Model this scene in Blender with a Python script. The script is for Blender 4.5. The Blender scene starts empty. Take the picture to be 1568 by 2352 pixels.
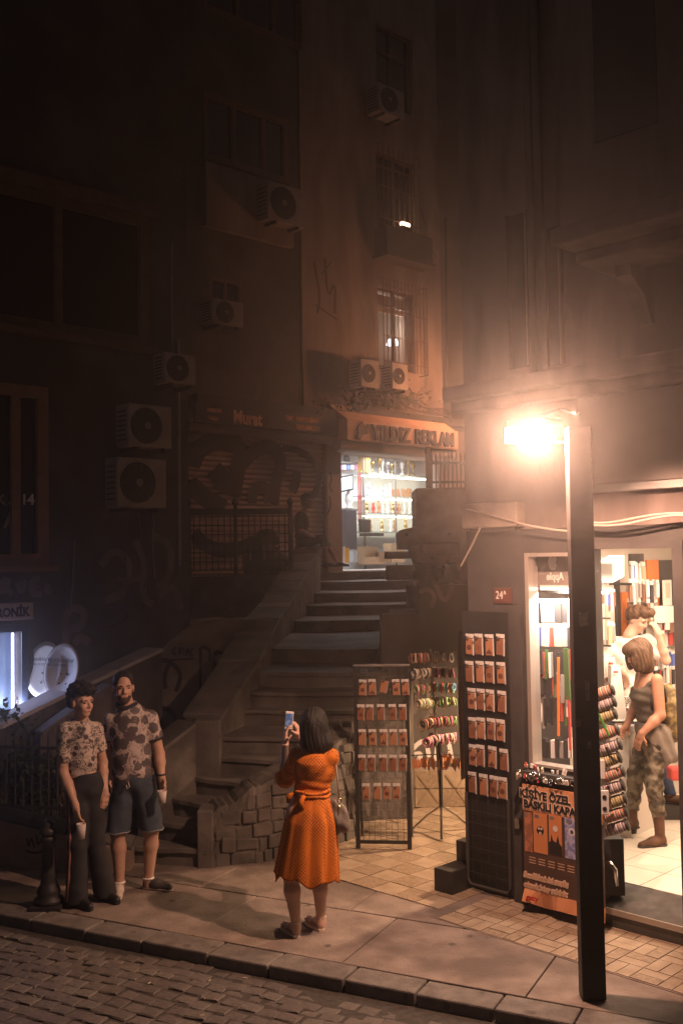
import bpy, bmesh, math, random
import numpy as np
from mathutils import Vector, Matrix
import openvdb
R = random.Random(7)
SC = bpy.context.scene
COL = SC.collection
# ---------------------------------------------------------------- camera, world, exposure
FPX = 2350.0
CW, CH = 1568.0, 2352.0
EYE = Vector((0, 0, 2.75))
PITCH, ROLL = math.atan(104 / FPX), 0.016
cam_d = bpy.data.cameras.new('camera'); cam_d.sensor_fit = 'HORIZONTAL'; cam_d.sensor_width = 24.0
cam_d.lens = 24.0 * FPX / CW; cam_d.clip_end = 200; cam_d.clip_start = 0.05
cam = bpy.data.objects.new('camera', cam_d); COL.objects.link(cam)
CAM_R = Matrix.Rotation(math.pi / 2 + PITCH, 3, 'X') @ Matrix.Rotation(-ROLL, 3, 'Z')
cam.matrix_world = Matrix.Translation(EYE) @ CAM_R.to_4x4()
SC.camera = cam
world = bpy.data.worlds.new('World'); SC.world = world; world.use_nodes = True
bg = world.node_tree.nodes['Background']
bg.inputs['Color'].default_value = (1.0, 0.82, 0.84, 1); bg.inputs['Strength'].default_value = 0.030
SC.view_settings.view_transform = 'Standard'; SC.view_settings.look = 'None'
SC.view_settings.exposure = 0.0; SC.view_settings.gamma = 1.0; SC.view_settings.use_curve_mapping = False
SC.cycles.use_denoising = True
SC.cycles.max_bounces = 5; SC.cycles.diffuse_bounces = 3; SC.cycles.glossy_bounces = 2
SC.cycles.transmission_bounces = 4; SC.cycles.transparent_max_bounces = 8; SC.cycles.volume_bounces = 0
SC.cycles.sample_clamp_indirect = 4.0
try: SC.cycles.use_light_tree = True
except Exception: pass
# tunables of the lights (each lamp is built further down, in its own builder)
P_LAMP, P_BULB, P_ALLEY, P_SODIUM, P_SHOP, P_TROPHY, P_ELEK = 40, 530, 700, 235, 200, 120, 34
HAZE = 0.0080

# ---------------------------------------------------------------- helpers
def ray(px, py):
    return (CAM_R @ Vector(((px - CW / 2) / FPX, (CH / 2 - py) / FPX, -1.0))).normalized()
def P(px, py, z):                                  # a point of the photograph on the level z
    r = ray(px, py); t = (z - EYE.z) / r.z
    return EYE + r * t
def D(px, py, d):                                  # ... at the distance d along the street axis
    r = ray(px, py); return EYE + r * (d / r.y)
class Fr:                                          # a vertical wall: origin, direction along it, normal towards the street
    def __init__(s, o, u):
        s.o = Vector((o[0], o[1], 0)); s.u = Vector((u[0], u[1], 0)).normalized(); s.n = Vector((s.u.y, -s.u.x, 0))
    def pt(s, a, z, out=0.0): return s.o + s.u * a + s.n * out + Vector((0, 0, z))
    def hit(s, px, py, out=0.0):
        r = ray(px, py); o = s.o + s.n * out; t = (o - EYE).dot(s.n) / r.dot(s.n)
        p = EYE + r * t; return ((p - o).dot(s.u), p.z)
    def rz(s): return math.atan2(s.u.y, s.u.x)
F = Fr((0.858, 21.0), (.729, .684))                # the long facade at the head of the stairs
A = Fr((-2.32, 12.0), (.729, .684))                # the left building
B = Fr((1.75, 7.85), (1, -1))                      # the corner shop on the right
BI = Fr((1.08, 8.52), (1, 1))                      # inner face of the shop's side wall

class MB:
    def __init__(s): s.v = []; s.f = []
    def add(s, vs, fs):
        b = len(s.v); s.v += [tuple(v) for v in vs]; s.f += [tuple(i + b for i in f) for f in fs]; return s
    def hexa(s, p):                                # eight corners: lower ring then upper ring
        return s.add(p, [(3, 2, 1, 0), (4, 5, 6, 7), (0, 1, 5, 4), (1, 2, 6, 5), (2, 3, 7, 6), (3, 0, 4, 7)])
    def box(s, x0, x1, y0, y1, z0, z1):
        return s.hexa([(x0, y0, z0), (x1, y0, z0), (x1, y1, z0), (x0, y1, z0), (x0, y0, z1), (x1, y0, z1), (x1, y1, z1), (x0, y1, z1)])
    def fbox(s, fr, a0, a1, z0, z1, o0, o1):
        return s.hexa([fr.pt(a0, z0, o1), fr.pt(a1, z0, o1), fr.pt(a1, z0, o0), fr.pt(a0, z0, o0),
                       fr.pt(a0, z1, o1), fr.pt(a1, z1, o1), fr.pt(a1, z1, o0), fr.pt(a0, z1, o0)])
    def prism(s, poly, dv):                        # planar polygon (3D points) swept along dv
        n = len(poly); a = [Vector(p) for p in poly]; b = [p + Vector(dv) for p in a]
        return s.add(a + b, [tuple(range(n - 1, -1, -1)), tuple(range(n, 2 * n))] + [(i, (i + 1) % n, n + (i + 1) % n, n + i) for i in range(n)])
    def tube(s, path, r, n=8, cap=True):
        path = [Vector(p) for p in path]; rs = r if isinstance(r, (list, tuple)) else [r] * len(path)
        rings = []; up = Vector((0, 0, 1)); prev = None
        for i, p in enumerate(path):
            t = (path[min(i + 1, len(path) - 1)] - path[max(i - 1, 0)]).normalized()
            if prev is None:
                a = t.cross(up if abs(t.z) < .95 else Vector((1, 0, 0))).normalized()
            else:
                a = prev - t * prev.dot(t); a = a.normalized() if a.length > 1e-6 else t.orthogonal().normalized()
            prev = a; b = t.cross(a)
            rings.append([p + (a * math.cos(2 * math.pi * k / n) + b * math.sin(2 * math.pi * k / n)) * rs[i] for k in range(n)])
        fs = []
        for i in range(len(path) - 1):
            for k in range(n): fs.append((i * n + k, i * n + (k + 1) % n, (i + 1) * n + (k + 1) % n, (i + 1) * n + k))
        if cap: fs += [tuple(range(n - 1, -1, -1)), tuple(range((len(path) - 1) * n, len(path) * n))]
        return s.add([q for r_ in rings for q in r_], fs)
    def lathe(s, prof, c=(0, 0, 0), n=16, axis=None):   # prof: (radius, height)
        c = Vector(c); ax = Vector(axis).normalized() if axis is not None else Vector((0, 0, 1))
        a = ax.orthogonal().normalized() if axis is not None else Vector((1, 0, 0)); b = ax.cross(a)
        vs = [c + ax * h + (a * math.cos(2 * math.pi * k / n) + b * math.sin(2 * math.pi * k / n)) * max(r, 1e-4) for r, h in prof for k in range(n)]
        fs = [(i * n + k, i * n + (k + 1) % n, (i + 1) * n + (k + 1) % n, (i + 1) * n + k) for i in range(len(prof) - 1) for k in range(n)]
        fs += [tuple(range(n - 1, -1, -1)), tuple(range((len(prof) - 1) * n, len(prof) * n))]
        return s.add(vs, fs)
    def ribbon(s, pts, w, nrm, lift=0.004):        # a flat painted stroke lying on a surface
        pts = [Vector(p) for p in pts]; nrm = Vector(nrm); vs = []; m = len(pts)
        for i, p in enumerate(pts):
            t = (pts[min(i + 1, m - 1)] - pts[max(i - 1, 0)]).normalized(); sd = nrm.cross(t).normalized()
            ww = (w[i] if isinstance(w, (list, tuple)) else w * (0.55 if i in (0, m - 1) else 1)) / 2
            vs += [p + nrm * lift + sd * ww, p + nrm * lift - sd * ww]
        return s.add(vs, [(2 * i, 2 * i + 1, 2 * i + 3, 2 * i + 2) for i in range(m - 1)])
    def mesh(s, name, off=(0, 0, 0), smooth=False):
        me = bpy.data.meshes.new(name); o = Vector(off)
        me.from_pydata([tuple(Vector(v) - o) for v in s.v], [], s.f); me.update()
        if smooth: me.polygons.foreach_set('use_smooth', [True] * len(me.polygons))
        return me
    def build(s, name, m, parent=None, smooth=False, bevel=0, fix=True, label=None):
        off = root_loc(parent) if parent else None
        if off is None:
            a = np.array([tuple(v) for v in s.v]); off = ((a[:, 0].min() + a[:, 0].max()) / 2, (a[:, 1].min() + a[:, 1].max()) / 2, a[:, 2].min())
        me = s.mesh(name, off, smooth)
        if fix:
            bm = bmesh.new(); bm.from_mesh(me); bmesh.ops.recalc_face_normals(bm, faces=bm.faces); bm.to_mesh(me); bm.free()
        me.materials.append(m)
        o = bpy.data.objects.new(name, me); COL.objects.link(o)
        if parent: o.parent = parent
        else: o.location = off
        if bevel:
            b = o.modifiers.new('bevel', 'BEVEL'); b.width = bevel; b.segments = 2; b.limit_method = 'ANGLE'
        if label: o['label'] = label
        return o
def root_loc(o):
    while o.parent: o = o.parent
    return o.location.copy()
def tag(o, label, cat=None, group=None, kind=None):
    o['label'] = label
    if cat: o['category'] = cat
    if group: o['group'] = group
    if kind: o['kind'] = kind
    return o
def thing(name, label, cat, loc, group=None):
    o = bpy.data.objects.new(name, None); o.empty_display_size = .1; COL.objects.link(o); o.location = loc
    return tag(o, label, cat, group)
def structure(o): o['kind'] = 'structure'; return o
def recolor(o, m):
    if not o.data.materials: o.data.materials.append(m)
    o.material_slots[0].link = 'OBJECT'; o.material_slots[0].material = m
def dup(root, loc, rot=None, label=None, scale=None, kids=True):
    c = root.copy(); COL.objects.link(c); c.location = loc
    if rot is not None: c.rotation_euler = rot
    if scale is not None: c.scale = scale
    if label: c['label'] = label
    if kids:
        for ch in list(root.children):
            d = ch.copy(); COL.objects.link(d); d.parent = c
            for g in list(ch.children):
                e = g.copy(); COL.objects.link(e); e.parent = d
    return c
def inst(name, me, m, loc, rot=(0, 0, 0), label='', cat='', group=None, scale=None, parent=None):
    o = bpy.data.objects.new(name, me); COL.objects.link(o); o.location = loc; o.rotation_euler = rot
    if scale: o.scale = scale
    if m: recolor(o, m)
    if parent: o.parent = parent
    if label: tag(o, label, cat, group)
    return o
def text_mb(body, fr, s, z, h, out, depth=.004, align='LEFT', bold=0.0, mirror=False, xs=1.0, shear=0.0, tilt=0.0):
    """lettering on a wall frame as real geometry; h is the cap height"""
    c = bpy.data.curves.new('lettering', 'FONT'); c.body = body; c.align_x = align; c.size = h / 0.72
    c.extrude = depth / 2; c.offset = bold; c.shear = shear; c.resolution_u = 3
    o = bpy.data.objects.new('lettering', c); COL.objects.link(o)
    me = o.to_mesh(); mb = MB(); k = -1 if mirror else 1; ct, st = math.cos(tilt), math.sin(tilt)
    vs = [fr.pt(s + k * xs * (v.co.x * ct - v.co.y * st), z + v.co.y * ct + v.co.x * st, out + depth / 2 + v.co.z) for v in me.vertices]
    mb.add(vs, [tuple(p.vertices) for p in me.polygons]); o.to_mesh_clear()
    bpy.data.objects.remove(o); bpy.data.curves.remove(c)
    return mb
# ---------------------------------------------------------------- materials
MATS = {}
def M(name, c1, c2=None, scale=6.0, rough=.75, bump=0.0, metal=0.0, lo=.35, hi=.65, detail=6.0, spec=.35, bscale=None, emit=None, es=0.0, alpha=1.0, trans=0.0, coord='Object', stretch=(1, 1, 1), c3=None, s3=1.5):
    if name in MATS: return MATS[name]
    m = bpy.data.materials.new(name); m.use_nodes = True; nt = m.node_tree; b = nt.nodes['Principled BSDF']
    b.inputs['Base Color'].default_value = (*c1, 1); b.inputs['Roughness'].default_value = rough; b.inputs['Metallic'].default_value = metal
    b.inputs['Specular IOR Level'].default_value = spec
    if trans: b.inputs['Transmission Weight'].default_value = trans
    if alpha < 1: b.inputs['Alpha'].default_value = alpha
    if emit: b.inputs['Emission Color'].default_value = (*emit, 1); b.inputs['Emission Strength'].default_value = es
    if c2 or bump:
        tc = nt.nodes.new('ShaderNodeTexCoord'); mp = nt.nodes.new('ShaderNodeMapping'); mp.inputs['Scale'].default_value = stretch
        nt.links.new(tc.outputs[coord], mp.inputs['Vector'])
        nz = nt.nodes.new('ShaderNodeTexNoise'); nz.inputs['Scale'].default_value = scale; nz.inputs['Detail'].default_value = detail
        nt.links.new(mp.outputs[0], nz.inputs['Vector'])
        if c2:
            cr = nt.nodes.new('ShaderNodeValToRGB'); cr.color_ramp.elements[0].position = lo; cr.color_ramp.elements[1].position = hi
            cr.color_ramp.elements[0].color = (*c1, 1); cr.color_ramp.elements[1].color = (*c2, 1)
            nt.links.new(nz.outputs['Fac'], cr.inputs['Fac']); out = cr.outputs['Color']
            if c3:
                n3 = nt.nodes.new('ShaderNodeTexNoise'); n3.inputs['Scale'].default_value = s3; n3.inputs['Detail'].default_value = 4
                nt.links.new(mp.outputs[0], n3.inputs['Vector'])
                r3 = nt.nodes.new('ShaderNodeValToRGB'); r3.color_ramp.elements[0].position = .5; r3.color_ramp.elements[1].position = .62
                nt.links.new(n3.outputs['Fac'], r3.inputs['Fac'])
                mx = nt.nodes.new('ShaderNodeMix'); mx.data_type = 'RGBA'
                nt.links.new(r3.outputs['Color'], mx.inputs[0]); nt.links.new(out, mx.inputs[6]); mx.inputs[7].default_value = (*c3, 1)
                out = mx.outputs[2]
            nt.links.new(out, b.inputs['Base Color'])
        if bump:
            n2 = nz
            if bscale:
                n2 = nt.nodes.new('ShaderNodeTexNoise'); n2.inputs['Scale'].default_value = bscale; n2.inputs['Detail'].default_value = 5
                nt.links.new(mp.outputs[0], n2.inputs['Vector'])
            bp = nt.nodes.new('ShaderNodeBump'); bp.inputs['Strength'].default_value = bump; bp.inputs['Distance'].default_value = .02
            nt.links.new(n2.outputs['Fac'], bp.inputs['Height']); nt.links.new(bp.outputs[0], b.inputs['Normal'])
    MATS[name] = m
    return m
def dots(name, ground, dot, n=90.0, size=.28, rough=.8, mode='dots'):   # printed cloth
    m = M(name, ground, rough=rough); nt = m.node_tree; b = nt.nodes['Principled BSDF']
    tc = nt.nodes.new('ShaderNodeTexCoord'); mp = nt.nodes.new('ShaderNodeMapping'); nt.links.new(tc.outputs['Object'], mp.inputs['Vector'])
    cr = nt.nodes.new('ShaderNodeValToRGB'); el = cr.color_ramp.elements
    mx = nt.nodes.new('ShaderNodeMix'); mx.data_type = 'RGBA'; mx.inputs[6].default_value = (*ground, 1); mx.inputs[7].default_value = (*dot, 1)
    if mode == 'dots':
        mp.inputs['Scale'].default_value = (1, .35, 1); mp.inputs['Rotation'].default_value = (0, math.radians(45), 0)
        vo = nt.nodes.new('ShaderNodeTexVoronoi'); vo.inputs['Scale'].default_value = n; vo.inputs['Randomness'].default_value = .12
        nt.links.new(mp.outputs[0], vo.inputs['Vector']); src = vo.outputs['Distance']
        el[0].position = size; el[1].position = size + .1; el[0].color = (1, 1, 1, 1); el[1].color = (0, 0, 0, 1)
    else:
        def mth(op, a, b=None, c=None):
            q = nt.nodes.new('ShaderNodeMath'); q.operation = op
            for k_, v_ in enumerate((a, b, c)):
                if v_ is None: continue
                if isinstance(v_, (int, float)): q.inputs[k_].default_value = v_
                else: nt.links.new(v_, q.inputs[k_])
            return q.outputs[0]
        vo = nt.nodes.new('ShaderNodeTexVoronoi'); vo.inputs['Scale'].default_value = n; nz = nt.nodes.new('ShaderNodeTexNoise'); nz.inputs['Scale'].default_value = n * 1.6; nz.inputs['Detail'].default_value = 4; nz.inputs['Distortion'].default_value = 1.2
        nt.links.new(mp.outputs[0], vo.inputs['Vector']); nt.links.new(mp.outputs[0], nz.inputs['Vector'])
        if mode == 'rose':                         # dark blooms with pale swirling petals
            ring = mth('SINE', mth('MULTIPLY_ADD', nz.outputs['Fac'], 16.0, mth('MULTIPLY', vo.outputs['Distance'], 20.0)))
            src = mth('ADD', mth('MULTIPLY_ADD', ring, .17, vo.outputs['Distance']), mth('MULTIPLY', nz.outputs['Fac'], .25)); el[0].position = size - .12; el[1].position = size + .1
        else:                                      # thin dark vines and small leaves
            line = mth('ABSOLUTE', mth('SUBTRACT', nz.outputs['Fac'], .5)); leaf = mth('MULTIPLY', vo.outputs['Distance'], .20)
            src = mth('MINIMUM', mth('MULTIPLY', line, 1.6), leaf); el[0].position = size * .07; el[1].position = size * .07 + .03
        el[0].color = (1, 1, 1, 1); el[1].color = (0, 0, 0, 1)
    nt.links.new(src, cr.inputs['Fac']); nt.links.new(cr.outputs['Color'], mx.inputs[0]); nt.links.new(mx.outputs[2], b.inputs['Base Color'])
    return m
def stripes(name, cols, scale=60.0, axis='z'):
    m = M(name, cols[0], rough=.6); nt = m.node_tree; b = nt.nodes['Principled BSDF']
    tc = nt.nodes.new('ShaderNodeTexCoord'); sx = nt.nodes.new('ShaderNodeSeparateXYZ'); nt.links.new(tc.outputs['Object'], sx.inputs[0])
    mu = nt.nodes.new('ShaderNodeMath'); mu.operation = 'MULTIPLY'; mu.inputs[1].default_value = scale; nt.links.new(sx.outputs[axis.upper()], mu.inputs[0])
    fr = nt.nodes.new('ShaderNodeMath'); fr.operation = 'FRACT'; nt.links.new(mu.outputs[0], fr.inputs[0])
    cr = nt.nodes.new('ShaderNodeValToRGB'); cr.color_ramp.interpolation = 'CONSTANT'
    while len(cr.color_ramp.elements) < len(cols): cr.color_ramp.elements.new(.5)
    for i, c in enumerate(cols): cr.color_ramp.elements[i].position = i / len(cols); cr.color_ramp.elements[i].color = (*c, 1)
    nt.links.new(fr.outputs[0], cr.inputs['Fac']); nt.links.new(cr.outputs['Color'], b.inputs['Base Color'])
    return m
CONC = M('worn_concrete', (.175, .135, .113), (.28, .222, .188), 4.5, .85, .3, bscale=40, c3=(.135, .104, .088), s3=1.3)
KERB = M('kerb_granite', (.13, .112, .10), (.20, .175, .155), 9, .75, .3, bscale=60)
SETT = M('road_sett_stone', (.095, .08, .07), (.15, .13, .115), 5, .62, .5, bscale=28)
SETT2 = M('road_sett_pale', (.12, .105, .09), (.175, .152, .132), 6, .65, .5, bscale=28)
GROUT = M('road_dirt', (.05, .045, .04), (.08, .07, .06), 20, .95, .4)
TILE = M('glazed_floor_tile', (.30, .225, .16), (.40, .31, .225), 7, .42, .12)
TILE2 = M('patterned_floor_tile', (.22, .16, .11), (.34, .255, .18), 30, .45, .12)
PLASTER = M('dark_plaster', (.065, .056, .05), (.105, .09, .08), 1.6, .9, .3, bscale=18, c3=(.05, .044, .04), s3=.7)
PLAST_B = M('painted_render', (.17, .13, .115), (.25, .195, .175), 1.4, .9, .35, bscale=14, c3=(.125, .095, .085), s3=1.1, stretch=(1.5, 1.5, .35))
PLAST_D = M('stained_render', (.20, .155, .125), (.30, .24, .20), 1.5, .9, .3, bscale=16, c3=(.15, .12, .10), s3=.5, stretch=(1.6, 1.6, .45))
STONE = M('rough_stone', (.075, .066, .057), (.15, .13, .11), 4, .9, .6, bscale=12, c3=(.07, .06, .052), s3=1.8)
STEP = M('step_stone', (.09, .078, .068), (.145, .125, .108), 4, .8, .35, bscale=20, c3=(.062, .054, .047), s3=1.2)
BLACKM = M('black_metal', (.022, .021, .02), (.035, .032, .03), 9, .5, .1, metal=.0, spec=.4)
DARK = M('dark_paint', (.045, .04, .038), (.065, .058, .055), 5, .7, .1)
GREYM = M('grey_metal', (.20, .19, .18), (.27, .255, .245), 4, .5, .05, metal=.3)
CHROME = M('chrome', (.62, .6, .57), rough=.18, metal=1.0)
WHITE = M('white_plastic', (.74, .72, .69), rough=.4)
ACW = M('air_conditioner_casing', (.26, .22, .195), (.33, .285, .255), 5, .55)
GLASS_D = M('dark_window_glass', (.012, .012, .013), rough=.12, spec=.6)
GRAF = M('spray_paint_black', (.018, .016, .016), rough=.7)
GRAF2 = M('spray_paint_white', (.62, .58, .56), rough=.7)
GRAF3 = M('spray_paint_grey', (.135, .105, .095), (.19, .15, .135), 5, rough=.8)
RUST = M('rusty_brown_paint', (.10, .058, .04), (.14, .085, .06), 8, .7)
FRAMEB = M('brown_window_frame', (.19, .10, .068), (.24, .135, .09), 7, .55)
CARD = M('white_header_card', (.62, .58, .55), (.70, .66, .62), 20, .5)
CARTON = M('brown_cardboard', (.42, .29, .18), (.48, .34, .215), 5, .8)
LEAF = M('dark_leaf', (.035, .05, .022), (.06, .085, .035), 6, .6)

def spots(m, scale, size, dark):                  # gum marks and drips trodden into a pavement
    nt = m.node_tree; b = nt.nodes['Principled BSDF']; src = b.inputs['Base Color'].links[0].from_socket
    tc = nt.nodes.new('ShaderNodeTexCoord'); nz = nt.nodes.new('ShaderNodeTexNoise'); nz.inputs['Scale'].default_value = 14; nt.links.new(tc.outputs['Object'], nz.inputs['Vector'])
    ad = nt.nodes.new('ShaderNodeMix'); ad.data_type = 'RGBA'; ad.blend_type = 'ADD'; ad.inputs[0].default_value = .05; nt.links.new(tc.outputs['Object'], ad.inputs[6]); nt.links.new(nz.outputs['Color'], ad.inputs[7])
    vo = nt.nodes.new('ShaderNodeTexVoronoi'); vo.inputs['Scale'].default_value = scale; nt.links.new(ad.outputs[2], vo.inputs['Vector'])
    cr = nt.nodes.new('ShaderNodeValToRGB'); cr.color_ramp.elements[0].position = size; cr.color_ramp.elements[1].position = size + .05
    cr.color_ramp.elements[0].color = (dark, dark, dark, 1); cr.color_ramp.elements[1].color = (1, 1, 1, 1); nt.links.new(vo.outputs['Distance'], cr.inputs['Fac'])
    mu = nt.nodes.new('ShaderNodeMix'); mu.data_type = 'RGBA'; mu.blend_type = 'MULTIPLY'; mu.inputs[0].default_value = 1; nt.links.new(src, mu.inputs[6]); nt.links.new(cr.outputs['Color'], mu.inputs[7]); nt.links.new(mu.outputs[2], b.inputs['Base Color'])
spots(CONC, 3.2, .07, .45); spots(STEP, 5, .1, .6); spots(KERB, 5, .12, .6)
# ================================================================ GROUND, ROAD, PAVEMENT
def px(p):                                         # where a point falls in the photograph (used only to leave out what lies outside it)
    q = CAM_R.transposed() @ (Vector(p) - EYE)
    if q.z > -.1: return (-9999, -9999)
    return (CW / 2 + FPX * q.x / -q.z, CH / 2 - FPX * q.y / -q.z)
g = MB(); g.add([(-13, -.5, -.13), (13, -.5, -.13), (13, 30, -.13), (-13, 30, -.13)], [(0, 1, 2, 3)])
structure(g.build('ground', GROUT))
K = Fr((-2.71, 8.13), (1.85, -.93))                # the kerb line; +out is the road side
road = thing('road', 'dark road paved with small stone setts below the kerb', None, (0, 5, -.13)); structure(road); 
base = MB(); base.add([K.pt(-3, -.083, 3.6), K.pt(7, -.083, 3.6), K.pt(7, -.083, -.05), K.pt(-3, -.083, -.05)], [(0, 1, 2, 3)])
structure(base.build('road_bed', GROUT, road))
def sett_mesh(w, d, seed):
    r = random.Random(seed); mb = MB(); c = .014
    def ring(ix, iy, z, j):
        return [(sx * (w / 2 - ix) + r.uniform(-j, j), sy * (d / 2 - iy) + r.uniform(-j, j), z + r.uniform(-.002, .002)) for sx, sy in ((-1, -1), (0, -1), (1, -1), (1, 0), (1, 1), (0, 1), (-1, 1), (-1, 0))]
    a, b, t = ring(0, 0, 0, .004), ring(.001, .001, .088, .006), ring(.007, .006, .0935, .006)
    fs = [(i, (i + 1) % 8, 8 + (i + 1) % 8, 8 + i) for i in range(8)] + [(8 + i, 8 + (i + 1) % 8, 16 + (i + 1) % 8, 16 + i) for i in range(8)]
    mb.add(a + b + t + [(0, 0, .0945)], fs + [(16 + i, 16 + (i + 1) % 8, 24) for i in range(8)])
    return mb.mesh('sett', smooth=False)
SM = [sett_mesh(.128 + .010 * (k % 3), .104 + .006 * (k % 2), k) for k in range(6)]
for k, me in enumerate(SM): me.materials.append(SETT if k % 3 else SETT2)
setts = []
row = 0; o_ = .075
while o_ < 3.4:
    a_ = -2.0 + (row % 2) * .085
    while a_ < 6.5:
        arc = .05 * math.sin(a_ * 2.4 + row * .25)
        p = K.pt(a_ + R.uniform(-.012, .012), 0, o_ + arc + R.uniform(-.01, .01) + (.05 if o_ < .2 else 0)); u, v = px(p)
        if -260 < u < 1700 and 2050 < v < 2620:
            setts.append((-(p - EYE).length if 0 <= u <= CW and v <= CH + 10 else -50, p))
        a_ += .146 + R.uniform(-.008, .008)
    o_ += .116; row += 1
setts.sort(key=lambda t: -t[0]); rest = MB()
for i, (_, p) in enumerate(setts):
    me = SM[R.randrange(6)]; rz = K.rz() + R.uniform(-.09, .09); z = -.172 + R.uniform(-.007, .005) - .006 * math.sin(p.x * 1.3 + p.y)
    if i < 290:
        o = bpy.data.objects.new('sett', me); COL.objects.link(o); o.parent = road
        o.location = (p.x, p.y - 5, z + .13); o.rotation_euler = (R.uniform(-.035, .035), R.uniform(-.035, .035), rz)
    else:
        c, s_ = math.cos(rz), math.sin(rz)
        rest.add([(p.x + v.co.x * c - v.co.y * s_, p.y + v.co.x * s_ + v.co.y * c, z + v.co.z) for v in me.vertices], [tuple(q.vertices) for q in me.polygons])
if rest.v:
    o = rest.build('road_setts', SETT, road); o['kind'] = 'stuff'
# kerb
kerb = thing('kerb', 'long granite kerb between pavement and road', None, (0, 7, 0)); structure(kerb)
a_ = -3.2; k = 0
while a_ < 5.8:
    L = .52 + R.uniform(-.05, .07); mb = MB(); dz = R.uniform(-.006, .004); j = .006
    mb.fbox(K, a_ + j, a_ + L - j, -.16, .004 + dz, -.235 + R.uniform(0, .01), R.uniform(-.004, .006))
    structure(mb.build('kerb_stone', KERB, kerb, bevel=.012)); a_ += L; k += 1
# pavement slabs
pav = thing('pavement', 'worn concrete pavement with slab joints behind the kerb', None, (0, 9, 0)); structure(pav)
rows = [(-.245, .95), (-1.20, 1.15), (-2.36, 1.2), (-3.57, 1.3), (-4.88, 1.4)]
for ri, (o0, dd) in enumerate(rows):
    a_ = -3.6 + .45 * (ri % 2)
    while a_ < 6.2:
        L = 1.34 + R.uniform(-.12, .14); mb = MB(); z = R.uniform(-.005, .0)
        mb.fbox(K, a_ + .005, a_ + L - .005, -.10, z, o0 - dd + .005, o0 - .005)
        structure(mb.build('slab', CONC, pav, bevel=.006)); a_ += L
bed = MB(); bed.add([K.pt(-4, -.05, -.2), K.pt(7, -.05, -.2), K.pt(7, -.05, -7.5), K.pt(-4, -.05, -7.5)], [(0, 1, 2, 3)])
structure(bed.build('pavement_bed', GROUT, pav))
# tiles before the shop (basket weave) and in the alley
tiles = thing('tiled_floor', 'glazed beige tiles laid in front of the corner shop', None, (1.5, 7.5, 0)); structure(tiles)
n = 0
for i in range(-9, 16):
    for j in range(0, 4):
        s0, o0 = -.98 + i * .2 + .8, .0 + j * .2 - .06
        if s0 > 2.2 or s0 < -.82: continue
        hv = (i + j) % 2
        for h in (0, 1):
            mb = MB(); z = .006 + R.uniform(-.0015, .0015); e = .004
            if hv: mb.fbox(B, s0 + h * .1 + e, s0 + h * .1 + .1 - e, -.002, z, o0 + e, o0 + .2 - e)
            else: mb.fbox(B, s0 + e, s0 + .2 - e, -.002, z, o0 + h * .1 + e, o0 + h * .1 + .1 - e)
            t = structure(mb.build('tile', (TILE, TILE2)[(n * 7 + h) % 3 == 0], tiles)); n += 1
gr = MB(); gr.fbox(B, -.95, 2.3, -.01, .001, -.06, .75); structure(gr.build('grout_bed', CONC, tiles))
al = thing('alley_floor', 'patterned square tiles on the alley floor beside the shop', None, (.5, 9.5, 0)); structure(al)
for i in range(0, 9):
    for j in range(0, 15):
        s0, o0 = -3.1 + i * .245, .58 - j * .245
        c = B.pt(s0 + .12, 0, o0 - .12)
        if c.y > 11.4 or s0 > -1.12: continue
        mb = MB(); mb.fbox(B, s0 + .004, s0 + .241, -.004, .007 + R.uniform(-.002, .002), o0 - .241, o0 - .004)
        structure(mb.build('tile', (TILE, TILE2)[(i * 3 + j) % 2], al))
# litter in the gutter: cigarette ends and leaves
litm = MB(); litm.tube([(0, 0, 0), (.03, 0, 0)], .0045, 6); lme = litm.mesh('cigarette_end', smooth=False); lme.materials.append(M('cigarette_paper', (.6, .5, .38), rough=.8))
for k, (u, v, w) in enumerate([(557, 2247, 'pale cigarette end lying on the setts below the woman'), (478, 2255, 'cigarette end lying on the setts left of the pale one'), (470, 2295, 'cigarette end on the setts near the bottom edge'), (470, 2333, 'lowest cigarette end on the setts at the bottom'), (345, 2257, 'orange tipped cigarette end alone on the setts'), (76, 2288, 'cigarette end far left on the setts')]):
    p = P(u, v, -.07); inst('cigarette_end', lme, None, p, (0, 0, k * 1.1), w, 'litter', 'cigarette ends on the road')
lf = MB()
for k in range(16):
    c = P(330 + k * 5 + R.uniform(-40, 40), 2172 + R.uniform(-9, 9), -.066); a = R.uniform(0, 6.3); l = R.uniform(.02, .05)
    lf.add([c + Vector((math.cos(a), math.sin(a), 0)) * l, c + Vector((-math.sin(a), math.cos(a), .3)) * l * .5, c - Vector((math.cos(a), math.sin(a), -.2)) * l, c + Vector((math.sin(a), -math.cos(a), .1)) * l * .5], [(0, 1, 2, 3)])
tag(lf.build('gutter_leaves', M('dead_leaf', (.10, .07, .045), (.2, .15, .1), 30, .8), fix=False), 'dead leaves and scraps gathered in the gutter by the kerb', kind='stuff')
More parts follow.
